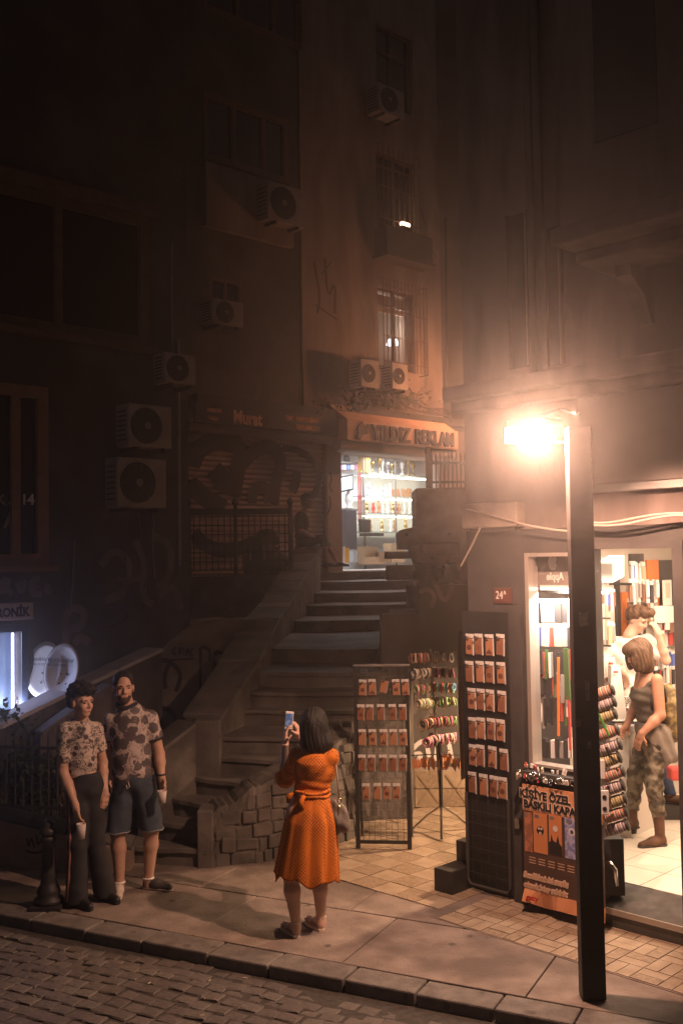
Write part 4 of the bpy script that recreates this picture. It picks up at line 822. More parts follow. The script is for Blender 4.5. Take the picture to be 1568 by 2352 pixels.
# satellite dishes
def dish(u, v, d, w, h, lab, rim=False):
    c = D(u, v, d); t = thing('satellite_dish', lab, 'satellite dish', c - Vector((0, 0, h / 2)), 'satellite dishes for sale'); mb = MB(); n, m_ = 28, 6
    ax = Vector((-.42, -.88, .20)).normalized(); a = Vector((0, 0, 1)) - ax * ax.z; a.normalize(); b = ax.cross(a)
    vs = [c - ax * .07]; fs = []
    for r in range(1, m_ + 1):
        for k in range(n):
            q = 2 * math.pi * k / n; f = r / m_; vs.append(c + b * (w / 2 * f * math.cos(q)) + a * (h / 2 * f * math.sin(q)) - ax * .07 * (1 - f * f))
    fs += [(0, 1 + k, 1 + (k + 1) % n) for k in range(n)]
    for r in range(m_ - 1):
        for k in range(n): fs.append((1 + r * n + k, 1 + (r + 1) * n + k, 1 + (r + 1) * n + (k + 1) % n, 1 + r * n + (k + 1) % n))
    mb.add(vs, fs); o = mb.build('reflector', M('dish_white', (.66, .63, .62), (.72, .69, .68), 4, .45), t, smooth=True); so = o.modifiers.new('thick', 'SOLIDIFY'); so.thickness = .008
    mb = MB(); mb.tube([c + b * (w / 2 * math.cos(2 * math.pi * k / 36)) + a * (h / 2 * math.sin(2 * math.pi * k / 36)) for k in range(37)], .008, 6, cap=False); mb.build('rim', M('rusty_rim', (.3, .18, .12), rough=.7) if rim else WHITE, t)
    fr = Fr((c.x, c.y), (b.x, b.y)) if b.x > 0 else Fr((c.x, c.y), (-b.x, -b.y))
    text_mb("Next&NextStar", fr, -w * .36, c.z + h * .16, h * .075, .014, .002, xs=.92).build('lettering', M('dish_print', (.12, .12, .16)), t)
    text_mb('SATELLITE SYSTEMS', fr, -w * .34, c.z + h * .08, h * .04, .022, .002, xs=.92).build('lettering', M('dish_print', (.12, .12, .16)), t)
    mb = MB()
    for x, z in ((-.1, -.06), (.09, -.06), (-.1, -.24), (.1, -.24)): q = c + b * w * x * (1 if b.x > 0 else -1) + a * h * z - ax * .05; mb.lathe([(.009, -.01), (.009, .012)], q, 8, ax)
    mb.build('bolt_holes', DARK, t)
    mb = MB(); mb.tube([c - ax * .08, c - ax * .2 - Vector((0, 0, h * .3)), c - ax * .2 - Vector((0, 0, h * .75))], .018, 8); mb.build('mast', GREYM, t)
dish(100, 1538, 10.95, .46, .58, 'satellite dish at the left, half hidden by the other dish')
dish(141, 1540, 10.8, .46, .56, 'satellite dish in front, printed with dark lettering and rusty at its rim', True)
# railing on the terrace with finial posts
RF = Fr((-3.2, 16.66), (2.2, .25)); ra = thing('railing', 'black iron grid railing along the terrace edge before the shutter', 'railing', RF.pt(1, ZT))
a_, b_ = RF.hit(431, 1230)[0], RF.hit(668, 1230)[0]; zt = RF.hit(550, 1168)[1]; zb_ = ZT + .08
for u in (433, 541, 667):
    s_ = RF.hit(u, 1230)[0]; m_ = MB(); p = RF.pt(s_, ZT); m_.tube([p, p + Vector((0, 0, zt - ZT + .04))], .04 if u != 541 else .03, 8); m_.lathe([(.015, 0), (.05, .03), (.055, .07), (.03, .12), (.004, .14)], p + Vector((0, 0, zt - ZT + .04)), 10); m_.build('post', BLACKM, ra)
for i in range(1, 17): s_ = a_ + (b_ - a_) * i / 17; m_ = MB(); m_.fbox(RF, s_ - .009, s_ + .009, zb_, zt - .1, -.008, .008); m_.build('bar', BLACKM, ra)
for i in range(7): z = zb_ + (zt - .14 - zb_) * i / 6; m_ = MB(); m_.fbox(RF, a_, b_, z, z + .02, .009, .022); m_.build('crossbar', BLACKM, ra)
m_ = MB(); m_.fbox(RF, a_, b_, zt - .1, zt, -.02, .02); m_.build('top_rail', BLACKM, ra)
for k, (u, w_, h_, lab) in enumerate(((600, .34, .62, 'bulging dark sack leaning behind the terrace railing'), (632, .3, .46, 'smaller dark sack right of the tall sack behind the railing'))):
    s_, _ = RF.hit(u, 1260, -.4); c = RF.pt(s_, ZT, -.4); mb = MB(); mb.lathe([(w_ * .8, 0), (w_, h_ * .25), (w_ * .9, h_ * .6), (w_ * .45, h_ * .85), (w_ * .2, h_ * .9), (w_ * .3, h_)], c, 14)
    mb.v = [(x + R.uniform(-.03, .03), y + R.uniform(-.03, .03), z) for x, y, z in mb.v]; tag(mb.build('sack', DARK, smooth=True), lab, 'sack')
for k, (u, v) in enumerate(((574, 1288), (606, 1286))):
    c = D(u, v + 4, 16.9); mb = MB(); mb.lathe([(.025, 0), (.03, .02), (.03, .13), (.012, .17), (.012, .22)], c + Vector((0, 0, .02)), 10); tag(mb.build('glass_bottle', M('bottle_glass', (.45, .35, .25), rough=.1, trans=.3), smooth=True), ('left', 'right')[k] + ' glass bottle glinting at the foot of the railing', 'bottle')
# clutter at the right of the stair head: block with fence, planter slab, pipe
bk = thing('masonry_block', 'large grey masonry block at the head of the stairs, right side', 'block', D(1008, 1262, 16.2))
mb = MB(); a, b = D(957, 1262, 16.2), D(1090, 1119, 16.2); mb.box(a.x, b.x, 16.2, 17.2, a.z - 1.5, b.z); mb.build('block', CONC, bk, bevel=.02)
mb = MB(); a, b = D(916, 1262, 16.15), D(956, 1208, 16.15); mb.prism([(a.x, 16.15, a.z), (b.x + .02, 16.15, a.z), (b.x + .02, 16.15, b.z), (a.x + .03, 16.15, b.z - .06), (a.x, 16.15, b.z - .1)], (0, .8, 0)); mb.build('side_slab', CONC, bk, bevel=.01)
fn = thing('iron_fence', 'black upright iron fence standing on the masonry block', 'fence', D(1020, 1119, 16.9))
zb_ = D(1008, 1121, 16.9).z; zt = D(1008, 1062, 16.9).z
for i in range(9):
    u = 992 + i * 9.5; p = D(u, 1121, 16.9); m_ = MB(); m_.tube([Vector((p.x, 16.9, zb_)), Vector((p.x, 16.9, zt + .1)), Vector((p.x, 16.9, zt + .18))], [.014, .014, .002], 6); m_.build('bar', BLACKM, fn)
p = D(984, 1121, 16.9); m_ = MB(); m_.box(p.x - .045, p.x + .045, 16.86, 16.94, zb_, D(984, 1045, 16.9).z); m_.lathe([(.03, 0), (.06, .04), (.065, .09), (.03, .14)], Vector((p.x, 16.9, D(984, 1045, 16.9).z)), 10); m_.build('post', BLACKM, fn)
for v in (1066, 1110):
    z = D(1008, v, 16.9).z; m_ = MB(); m_.box(p.x, D(1075, v, 16.9).x, 16.915, 16.945, z, z + .04); m_.build('rail', BLACKM, fn)
pl = thing('planter', 'long weathered concrete planter on the right edge of the stair head', 'planter', D(960, 1334, 15.9))
a, b = D(887, 1333, 15.9), D(1060, 1296, 15.9); mb = MB(); mb.box(a.x, b.x, 15.9, 16.12, a.z, b.z); mb.build('box', CONC, pl, bevel=.015)
a, b = D(884, 1284, 15.85), D(962, 1266, 15.85); mb = MB(); mb.box(a.x, b.x, 15.82, 16.14, a.z, b.z); mb.build('rim_slab', CONC, pl, bevel=.015)
a, b = D(886, 1336, 15.86), D(1000, 1332, 15.86); mb = MB(); mb.box(a.x, b.x, 15.84, 15.9, a.z, b.z); mb.build('lower_edge', CONC, pl)
ba = thing('concrete_beam', 'pale concrete beam resting behind the planter under the block', 'beam', D(1000, 1280, 16.13))
a, b = D(968, 1278, 16.17), D(1052, 1246, 16.17); mb = MB(); mb.box(a.x, b.x, 16.0, 16.18, a.z, b.z); mb.build('beam', CONC, ba, bevel=.02)
mb = MB(); mb.tube([D(950, 1256, 15.8), D(960, 1290, 15.75), D(970, 1304, 15.75)], [.10, .09, .075], 12); tag(mb.build('waste_pipe', CONC, smooth=True), 'thick slanted pipe stump in front of the planter', 'pipe')
rb = MB()
for k in range(60):
    c = D(R.uniform(960, 1050), R.uniform(1300, 1345), R.uniform(15.3, 15.8)); s_ = R.uniform(.02, .09); rb.hexa([c + Vector((x * s_ * R.uniform(.6, 1.2), y * s_, z * s_ * R.uniform(.5, 1))) for z in (-1, 1) for x, y in ((-1, -1), (1, -1), (1, 1), (-1, 1))])
tag(rb.build('rubble', STONE), 'heap of rubble and scraps below the planter', kind='stuff')
mb = MB(); mb.box(.98, 2.2, 15.0, 15.9, -.1, D(1000, 1345, 15.5).z); tag(mb.build('rubble_wall', STONE), 'dark rough wall under the rubble right of the stairs', 'wall')
# chair before the lit shop
ch = thing('chair', 'metal chair with dark padded seat before the lit shop door', 'chair', P(792, 1294, ZT)); c = ch.location; sc_ = .9
mb = MB(); mb.box(c.x - .30, c.x + .05, c.y - .2, c.y + .2, c.z + .42, c.z + .49); mb.build('seat', DARK, ch, bevel=.02)
for dx, dy, b_ in ((-.28, -.18, 0), (.03, -.18, 0), (-.28, .18, 0), (.03, .18, 0)):
    m_ = MB(); m_.tube([c + Vector((dx, dy, .44)), c + Vector((dx * 1.1, dy * 1.1, 0))], .013, 6); m_.build('leg', BLACKM, ch)
m_ = MB(); m_.tube([c + Vector((-.30, -.18, .46)), c + Vector((-.36, -.18, .85)), c + Vector((-.36, .18, .85)), c + Vector((-.30, .18, .46))], .014, 6); m_.build('back_frame', BLACKM, ch)
be = thing('bench', 'thin low table with slim legs beside the chair', 'table', P(820, 1290, ZT)); c = be.location
mb = MB(); mb.box(c.x - .2, c.x + .28, c.y - .15, c.y + .2, c.z + .42, c.z + .45); mb.build('table_top', GREYM, be)
for dx, dy in ((-.18, -.13), (.26, -.13), (-.18, .18), (.26, .18)): m_ = MB(); m_.tube([c + Vector((dx, dy, .42)), c + Vector((dx, dy, 0))], .012, 6); m_.build('leg', BLACKM, be)
# ================================================================ TROPHY SHOP GOODS
dS = -1.55
shelf_v = [1088, 1139, 1179, 1221, 1262]
un = thing('display_shelving', 'glass display shelving full of trophies in the lit shop', 'shelving', F.pt(sF(900, 1200, dS), ZT, dS))
a_, b_ = sF(834, 1150, dS), sF(1010, 1150, dS); lev = []
for v in shelf_v:
    z = zF(880, v, dS); lev.append(z); m_ = MB(); m_.fbox(F, a_, b_, z - .025, z, dS - .35, dS); m_.build('shelf', M('shelf_glass', (.35, .42, .42), rough=.15), un)
for u in (834.5, 907, 985):
    s_ = sF(u, 1150, dS); m_ = MB(); m_.fbox(F, s_ - .015, s_ + .015, ZT, zc - .02, dS + .002, dS + .03); m_.build('upright', GREYM, un)
for v, wv in ((1092, 1), (1143, 1), (1183, 1)):
    z = zF(880, v, dS); m_ = MB(); m_.fbox(F, a_ + .02, b_ - .3, z - .045, z - .02, dS - .06, dS - .03); m_.build('light_strip', M('warm_strip_glow', (1, .9, .7), emit=(1, .9, .68), es=22), un)
def lmesh(name, prof, n=10):
    mb = MB(); mb.lathe(prof, (0, 0, 0), n); return mb.mesh(name, smooth=True)
T_ = {'trophy_cup': lmesh('trophy_cup', [(.05, 0), (.05, .03), (.015, .05), (.012, .11), (.03, .14), (.055, .2), (.06, .27), (.052, .275), (.03, .2)]),
      'figurine': lmesh('figurine', [(.045, 0), (.045, .03), (.02, .04), (.04, .10), (.03, .16), (.015, .18), (.03, .21), (.022, .245), (.004, .26)]),
      'award_plate': None, 'glass_award': lmesh('glass_award', [(.04, 0), (.04, .03), (.03, .04), (.035, .14), (.018, .22), (.002, .24)], 6)}
mb = MB(); mb.hexa([(-.07, -.02, 0), (.07, -.02, 0), (.07, .02, 0), (-.07, .02, 0), (-.07, .03, .19), (.07, .03, .19), (.07, .05, .19), (-.07, .05, .19)]); T_['award_plate'] = mb.mesh('award_plate')
GOLD = M('gold_plated', (.70, .48, .18), rough=.25, metal=.9); SILV = M('silver_plated', (.75, .75, .76), rough=.2, metal=.9); WOODP = M('plaque_wood', (.36, .17, .08), (.44, .22, .11), 14, .45); CRY = M('crystal', (.75, .80, .80), rough=.08, spec=.8)
REDC = M('red_goods', (.55, .05, .05), rough=.5); PINK = M('goods_pink', (.6, .25, .4)); BLUEC = M('goods_blue', (.15, .25, .6))
for me in T_.values(): me.materials.append(WHITE)
rowsT = [(0, 'trophy_cup', (GOLD, WHITE, SILV, GOLD), 13, 'top'), (1, 'glass_award', (CRY, SILV, CRY), 12, 'second'), (2, 'figurine', (WHITE, GOLD, REDC, WOODP, WHITE), 12, 'third'), (3, 'figurine', (WHITE, WOODP, GOLD), 7, 'fourth')]
NMS = {id(GOLD): 'gold', id(WHITE): 'white', id(SILV): 'silver', id(CRY): 'clear', id(REDC): 'red', id(WOODP): 'brown'}
for li, kind, ms_, n_, nm in rowsT:
    for i in range(n_):
        s_ = a_ + .1 + (b_ - a_ - .9) * i / (n_ - 1); k2 = kind; m_ = ms_[i % len(ms_)]
        if li == 1 and i >= 7: k2, m_ = 'award_plate', WOODP
        inst(k2, T_[k2], m_, F.pt(s_ + R.uniform(-.02, .02), lev[li] + .001, dS - .14 + R.uniform(-.06, .06)), (0, 0, F.rz() + R.uniform(-.3, .3)), f"{NMS[id(m_)]} {k2.replace('_', ' ')} on the {nm} shelf of the lit trophy shop", 'award', f"{NMS[id(m_)]} {k2.replace('_', ' ')}s on the {nm} shelf", scale=(R.uniform(.9, 1.15), 1, R.uniform(.95, 1.3 if li else 1.5)))
bxs = MB(); bxs.box(-.5, .5, -.5, .5, 0, 1); BX = bxs.mesh('box'); BX.materials.append(WHITE)
def boxat(fr, u0, v0, u1, v1, out, dep, m, name, lab, cat, group=None, tilt=0):
    a, b, c, d = rect(fr, u0, v0, u1, v1, out); p = fr.pt((a + b) / 2, c, out - dep / 2)
    return inst(name, BX, m, p, (0, tilt, fr.rz()), lab, cat, group, (b - a, dep, d - c))
for k, (u0, v0, u1, v1, o, m_, nm, lab, cat) in enumerate([(837, 1255, 868, 1290, -1.3, CARTON, 'cardboard_box', 'cardboard box on the floor under the trophy shelves', 'box'), (870, 1268, 896, 1292, -1.2, M('dark_basket', (.3, .2, .12), rough=.7), 'basket', 'brown basket on the trophy shop floor', 'basket'), (898, 1248, 930, 1292, -1.25, CARTON, 'cardboard_box', 'larger cardboard box right of the basket in the trophy shop', 'box'),
        (838, 1296, 884, 1279, -1.2, CARTON, 'cardboard_box', 'flat cardboard box at the front of the trophy shop', 'box'), (776, 1206, 794, 1255, -1.5, CARTON, 'cupboard', 'tan cupboard left inside the trophy shop', 'cupboard'), (793, 1172, 819, 1262, -1.2, M('dark_grey_case', (.07, .07, .085), rough=.5), 'computer_tower', 'dark grey computer tower cabinet inside the trophy shop', 'cabinet'),
        (812, 1266, 821, 1290, -.8, M('water_bottle', (.5, .6, .7), rough=.15), 'bottle', 'clear water bottle on the trophy shop floor', 'bottle'), (794, 1258, 802, 1292, -.6, M('yellow_goods', (.75, .45, .05)), 'canister', 'yellow canister by the trophy shop door', 'canister'), (785, 1255, 793, 1292, -.6, WHITE, 'canister', 'white canister left of the yellow one by the trophy shop door', 'canister'),
        (840, 1040, 850, 1085, -1.5, M('amber_goods', (.6, .36, .1)), 'carton', 'tall amber carton at the left of the top trophy shelf', 'box'), (776, 1060, 822, 1064, -1.8, GREYM, 'wall_shelf', 'upper small shelf on the left wall of the trophy shop', 'shelf'), (776, 1168, 822, 1172, -1.6, GREYM, 'wall_shelf', 'lower small shelf on the left wall of the trophy shop', 'shelf')]):
    if v1 < v0: v0, v1 = v1, v0
    boxat(F, u0, v0, u1, v1, o, .25, m_, nm, lab, cat)
mo = thing('monitor', 'tilted flat monitor on the left wall of the trophy shop', 'monitor', F.pt(*F.hit(795, 1131, -1.4), -1.4)); a, b, c, d = rect(F, 776, 1092, 811, 1129, -1.4)
def skew(fr, a, b, c, d, o0, o1, k=-.05):
    m_ = MB(); m_.hexa([fr.pt(a, c - k, o1), fr.pt(b, c + k, o1), fr.pt(b, c + k, o0), fr.pt(a, c - k, o0), fr.pt(a, d - k, o1), fr.pt(b, d + k, o1), fr.pt(b, d + k, o0), fr.pt(a, d - k, o0)]); return m_
skew(F, a, b, c, d, -1.46, -1.40, .04).build('casing', BLACKM, mo); skew(F, a + .03, b - .03, c + .04, d - .04, -1.398, -1.394, .036).build('screen', M('monitor_glow', (.3, .5, .6), (.7, .8, .85), 3, .3, emit=(.35, .55, .65), es=.8), mo)
m_ = MB(); m_.tube([F.pt((a + b) / 2, (c + d) / 2, -1.47), F.pt((a + b) / 2, (c + d) / 2, -1.99)], .03, 8); m_.build('arm', GREYM, mo)
pg = thing('poster', 'small wall poster showing a dark figure in the trophy shop', 'poster', F.pt(*F.hit(800, 1085, -1.94), -1.94)); a, b, c, d = rect(F, 778, 1043, 815, 1084, -1.95)
m_ = MB(); m_.fbox(F, a, b, c, d, -1.99, -1.975); m_.build('sheet', WHITE, pg); m_ = MB(); m_.prism([F.pt(a + (b - a) * x, c + (d - c) * y, -1.974) for x, y in ((.3, .5), (.7, .5), (.75, .8), (.6, .98), (.35, .9))], F.n * .003); m_.build('figure_print', M('navy_print', (.05, .07, .12)), pg)
for i in range(5): boxat(F, 779 + i * 9, 1048 + 20, 786 + i * 9, 1061 + 17, -1.75, .06, (PINK, WHITE, BLUEC, WHITE, PINK)[i], 'goods_box', ('first', 'second', 'third', 'fourth', 'fifth')[i] + ' goods box from the left on the small upper shelf of the trophy shop', 'box')
mb = MB(); mb.tube([(0, 0, .0), (0, 0, -.6)], .012, 6); mb.lathe([(.03, -.66), (.03, -.65)], (0, 0, 0), 10); RIB = mb.mesh('medal_ribbon'); RIB.materials.append(REDC)
for i in range(8):
    inst('medal_ribbon', RIB, (REDC, DARK, REDC, GREYM)[i % 4], F.pt(*F.hit(822 + (i % 4) * 3.2, 1086 + (i // 4) * 52, -1.6), -1.6), (0, 0, 0), ('red', 'dark', 'red', 'grey')[i % 4] + ' medal ribbon hanging ' + ('high' if i < 4 else 'low') + ' at the left of the trophy shelving', 'ribbon', f"{('red', 'dark', 'red', 'grey')[i % 4]} medal ribbons {('high' if i < 4 else 'low')}")
st_ = thing('statuette', 'white statuette standing on the lower wall shelf of the trophy shop', 'statuette', F.pt(*F.hit(801, 1168, -1.5), -1.5)); m_ = MB(); m_.lathe([(.07, 0), (.07, .03), (.04, .05), (.09, .16), (.08, .3), (.03, .36), (.055, .42), (.03, .48), (.004, .5)], st_.location, 12); m_.build('body', WHITE, st_, smooth=True)
oc = thing('office_chair', 'dark office chair behind the trophy shop display', 'chair', F.pt(*F.hit(838, 1290, -1.5), -1.5)); c = oc.location
m_ = MB(); m_.fbox(F, F.hit(826, 1200, -1.5)[0], F.hit(850, 1200, -1.5)[0], zF(838, 1222, -1.5), zF(838, 1192, -1.5), -1.55, -1.48); m_.build('backrest', BLACKM, oc, bevel=.02)
m_ = MB(); m_.fbox(F, F.hit(824, 1200, -1.5)[0], F.hit(852, 1200, -1.5)[0], zF(838, 1232, -1.5), zF(838, 1225, -1.5), -1.5, -1.1); m_.build('seat', BLACKM, oc, bevel=.01)
m_ = MB(); m_.tube([c, Vector((c.x, c.y, zF(838, 1232, -1.5)))], .03, 8); m_.build('column', GREYM, oc)
# ================================================================ PHONE CASE RACKS IN THE ALLEY
KR = Fr((P(816, 1951, 0).x, P(816, 1951, 0).y), (P(936, 1953, 0) - P(816, 1951, 0))[:2])
WOOD = M('engraved_wood', (.33, .145, .075), (.42, .20, .105), 22, .5, stretch=(1, 1, .2)); WOODD = M('engraved_wood_dark', (.22, .09, .048), (.29, .125, .065), 22, .5, stretch=(1, 1, .2)); BURN = M('burnt_engraving', (.13, .05, .03), rough=.7)
def case_proto(w, h, name, lab, wood, art, extra=True):
    t = thing(name, lab, 'phone case', (0, 0, 0), 'wooden phone cases hanging on the display'); fr = Fr((0, 0), (1, 0))
    mb = MB(); mb.fbox(fr, -w / 2, w / 2, -h, 0, 0, .012); mb.build('case', wood, t, bevel=.006)
    mb = MB(); mb.fbox(fr, -w * .54, w * .54, .006, .006 + h * .24, .002, .006); mb.build('header_card', CARD, t)
    mb = MB(); mb.fbox(fr, -w * .40, -w * .05, -h * .13, -h * .03, .0125, .0135); mb.build('camera_hole', DARK, t)
    mb = MB(); mb.tube([fr.pt(0, h * .13, -.05), fr.pt(0, h * .12, .05)], .004, 6); mb.lathe([(.007, 0), (.007, .008)], fr.pt(0, h * .12, .05), 8, fr.n); mb.build('hook', CHROME, t)
    mb = MB(); mb.fbox(fr, w * .5, w * .56, -h * 1.03, .004, .0, .014); mb.build('sleeve_edge', M('clear_sleeve', (.75, .72, .7), rough=.12, alpha=.55), t)
    if art is not None:
        mb = MB(); r = w * .3; cz = -h * .55
        if art == 0: mb.lathe([(r, 0), (r, .0012)], fr.pt(0, cz, .0123), 16, fr.n)
        elif art == 1:
            for k in range(5): a = k * 1.256; mb.ribbon([fr.pt(0, cz, .0123), fr.pt(r * math.cos(a), cz + r * 1.3 * math.sin(a), .0123)], w * .09, fr.n, .0006)
        elif art == 2: mb.prism([fr.pt(w * x, -h * y, .0123) for x, y in ((-.35, .9), (-.35, .78), (-.1, .70), (0, .55), (.1, .7), (.35, .78), (.35, .9))], fr.n * .001)
        else:
            for k in range(4): mb.ribbon([fr.pt(-w * .3, -h * (.35 + k * .13), .0123), fr.pt(0, -h * (.4 + k * .12), .0123), fr.pt(w * .3, -h * (.33 + k * .13), .0123)], w * .05, fr.n, .0006)
        mb.build('engraving', BURN, t, fix=False)
    return t
def remove_tree(t):
    for c in list(t.children): bpy.data.objects.remove(c)
    bpy.data.objects.remove(t)
PROT = [case_proto(.066, .115, 'phone_case', 'x', (WOOD, WOODD)[k % 2], (0, 1, 2, 3, None)[k % 5]) for k in range(6)]
ORD = ['first', 'second', 'third', 'fourth', 'fifth', 'sixth']
ROWN = ['top row', 'second row', 'third row', 'fourth row', 'bottom row']
RX = lambda x, y: (775.1 + x * .2929, 1406.7 + y * .2929)
grid = [[(197, 555), (270, 552), (372, 535), (455, 552), (528, 552)], [(182, 750), (252, 750), (338, 748), (428, 748), (508, 748)], [(192, 945), (272, 945), (360, 945), (436, 945), (512, 945)], [(190, 1145), (266, 1145), (355, 1145), (435, 1145), (512, 1145)], [(222, 1370), (310, 1368), (386, 1368), (462, 1368)]]
for r_, row_ in enumerate(grid):
    for c_, (x, y) in enumerate(row_):
        s_, z_ = KR.hit(*RX(x, y), .035); rot = (0, R.uniform(-.04, .04), KR.rz() + R.uniform(-.06, .06))
        lab = f"wooden phone case, {ORD[c_]} from the left in the {ROWN[r_]} of the wire rack"
        if r_ == 0 and c_ == 2: rot = (0, .22, KR.rz()); lab = 'tilted wooden phone case without its card in the top row of the wire rack'
        t = dup(PROT[(r_ * 5 + c_ * 2) % 6], KR.pt(s_, z_, .035), rot, lab)
        if r_ == 0 and c_ == 2:
            for q in list(t.children):
                if q.name.startswith('header'): bpy.data.objects.remove(q)
rk = thing('display_rack', 'black A-frame wire rack hung with rows of wooden phone cases', 'display rack', KR.pt(.25, 0))
L0, L1 = KR.hit(820, 1800)[0], KR.hit(938, 1800)[0]; zt = KR.hit(880, 1531)[1]
for s_ in (L0, L1):
    m_ = MB(); m_.fbox(KR, s_ - .02, s_ + .02, 0, zt, -.015, .015); m_.build('leg', BLACKM, rk)
    m_ = MB(); m_.tube([KR.pt(s_, zt - .1, -.02), KR.pt(s_, 0.01, -.42)], .014, 6); m_.build('rear_leg', BLACKM, rk)
m_ = MB(); m_.fbox(KR, L0 + .021, L1 - .021, .055, .085, -.012, .012); m_.build('bottom_rail', BLACKM, rk)
m_ = MB(); m_.tube([KR.pt(L0 - .02, zt + .01), KR.pt(L1 + .03, zt + .01)], .014, 8); m_.build('top_rail', GREYM, rk)
WIRE = M('grey_wire', (.16, .145, .135), rough=.4, metal=.5)
for i in range(1, 9): s_ = L0 + (L1 - L0) * i / 9; m_ = MB(); m_.tube([KR.pt(s_, .086, .0), KR.pt(s_, zt, .0)], .0025, 4); m_.build('upright_wire', WIRE, rk)
for i in range(26): z = .13 + (zt - .16) * i / 26; m_ = MB(); m_.tube([KR.pt(L0 + .02, z, .004), KR.pt(L1 - .02, z, .004)], .0025, 4); m_.build('cross_wire', WIRE, rk)
mb = MB()
for k in range(9):
    x = R.uniform(L0 + .05, L1 - .05); mb.ribbon([KR.pt(x + R.uniform(-.03, .03), .95 - q * .09, .014 + .012 * (q % 2)) for q in range(8)], R.uniform(.03, .06), KR.n, 0)
o = mb.build('plastic_sleeves', M('crumpled_film', (.5, .46, .43), rough=.2, alpha=.16), rk, fix=False)
# black panel beside the shop window
dp = thing('case_board', 'tall black panel at the shop corner hung with wooden phone cases', 'display board', B.pt(-.78, .03, .04))
pa, pb2 = B.hit(1063, 1700, .05)[0], B.hit(1172, 1700, .05)[0]; zt = B.hit(1110, 1405, .05)[1]
mb = MB(); mb.fbox(B, pa, pb2, .06, zt, .004, .035); mb.build('board', M('black_panel', (.016, .015, .0145), (.024, .022, .021), 6, .55), dp)
mb = MB(); mb.tube([B.pt(pa + .03, .8, .06), B.pt(pa + .03, .10, .06), B.pt(pa + .06, .06, .06), B.pt(pb2 - .06, .06, .06), B.pt(pb2 - .03, .10, .06), B.pt(pb2 - .03, .8, .06)], .012, 8); mb.build('frame_tube', M('dark_tube', (.06, .055, .05), rough=.4), dp)
for i in range(6): z = .16 + i * .1; m_ = MB(); m_.tube([B.pt(pa + .03, z, .055), B.pt(pb2 - .03, z, .055)], .003, 4); m_.build('cross_wire', BLACKM, dp)
for i in range(5): s_ = pa + .08 + (pb2 - pa - .16) * i / 4; m_ = MB(); m_.tube([B.pt(s_, .08, .052), B.pt(s_, .78, .052)], .003, 4); m_.build('upright_wire', BLACKM, dp)
for v in (1404, 1790): pass
mb = MB(); mb.fbox(B, pb2 + .004, pb2 + .12, .0, zt + .05, .004, .05); mb.build('side_post', DARK, dp)
mb = MB(); mb.fbox(B, pb2 + .04, pb2 + .08, B.hit(1185, 1885, .06)[1] - .06, B.hit(1185, 1885, .06)[1] + .02, .051, .075); mb.build('handle', CHROME, dp)
colx = [(1030, 1100, 1183, 1271), (1028, 1110, 1187, 1275), (1046, 1116, 1190, 1282), (1052, 1118, 1198, 1272), (1055, 1114, 1208, 1298), (1050, 1138, 1220, 1290)]
rowy = [(205, 205, 210, 208), (420, 420, 424, 430), (632, 638, 645, 655), (862, 864, 870, 880), (1075, 1078, 1090, 1112), (1290, 1308, 1322, 1334)]
RN2 = ['top row', 'second row', 'third row', 'fourth row', 'fifth row', 'bottom row']
for r_ in range(6):
    for c_ in range(4):
        s_, z_ = B.hit(*RX(colx[r_][c_], rowy[r_][c_]), .06)
        dup(PROT[(r_ * 3 + c_) % 6], B.pt(s_, z_, .05), (0, R.uniform(-.03, .03), B.rz() + R.uniform(-.05, .05)), f"wooden phone case, {ORD[c_]} from the left in the {RN2[r_]} of the black panel", (1.15, 1.0, 1.15))
for t in PROT: remove_tree(t)
# hanging strings of cloth wristbands at the left edge of the panel
for k in range(3):
    c = D(1052 + k * 4, 1450, 8.75 + .05 * k); mb = MB()
    for q in range(4): mb.tube([c + Vector((q * .006, 0, 0)), c + Vector((q * .006 - .01, .0, -.6)), c + Vector((q * .006, .0, -1.25))], .004, 5)
    tag(mb.build('wristband_bundle', M('faded_cloth', (.26, .17, .12), (.34, .23, .16), 30, .8)), 'bundle of faded wristbands hanging at the left edge of the black panel', 'wristbands', 'wristband bundles by the panel')
# low black step block at the corner
sb_ = thing('step_block', 'low black two tier wooden step at the shop corner', 'step', B.pt(-1.1, 0, .1))
mb = MB(); mb.fbox(B, -1.21, -1.02, 0, .19, -.25, .26); mb.build('lower_tier', BLACKM, sb_, bevel=.006); mb = MB(); mb.fbox(B, -1.20, -1.02, .191, .36, -.5, -.02); mb.build('upper_tier', BLACKM, sb_, bevel=.006)
# ---------------------------------------------------------------- bracelet stand
sp0 = P(1014, 1915, 0); bs_ = thing('bracelet_stand', 'tall slim metal stand with tiers of cross arms in the alley', 'display stand', sp0)
C0 = Vector((sp0.x, sp0.y, 0)); tx = D(988, 1520, sp0.y).x
mb = MB(); mb.tube([C0 + Vector((0, 0, .27)), Vector((tx, C0.y, 1.82))], .013, 8); mb.build('pole', M('stand_metal', (.30, .26, .23), rough=.35, metal=.6), bs_)
mb = MB(); mb.tube([C0 + Vector((0, 0, .9)), C0 + Vector((.0, 0, .25))], .02, 8); mb.build('sleeve', BLACKM, bs_)
for dx, dy in ((-.28, .12), (.30, .1), (-.03, -.30)):
    m_ = MB(); m_.tube([C0 + Vector((0, 0, .27)), C0 + Vector((dx * .5, dy * .5, .16)), C0 + Vector((dx, dy, .015))], .012, 6); m_.lathe([(.02, 0), (.018, .03)], C0 + Vector((dx, dy, 0)), 8); m_.build('foot', CHROME, bs_)
tor = MB()
for k in range(14):
    for q in range(5): pass
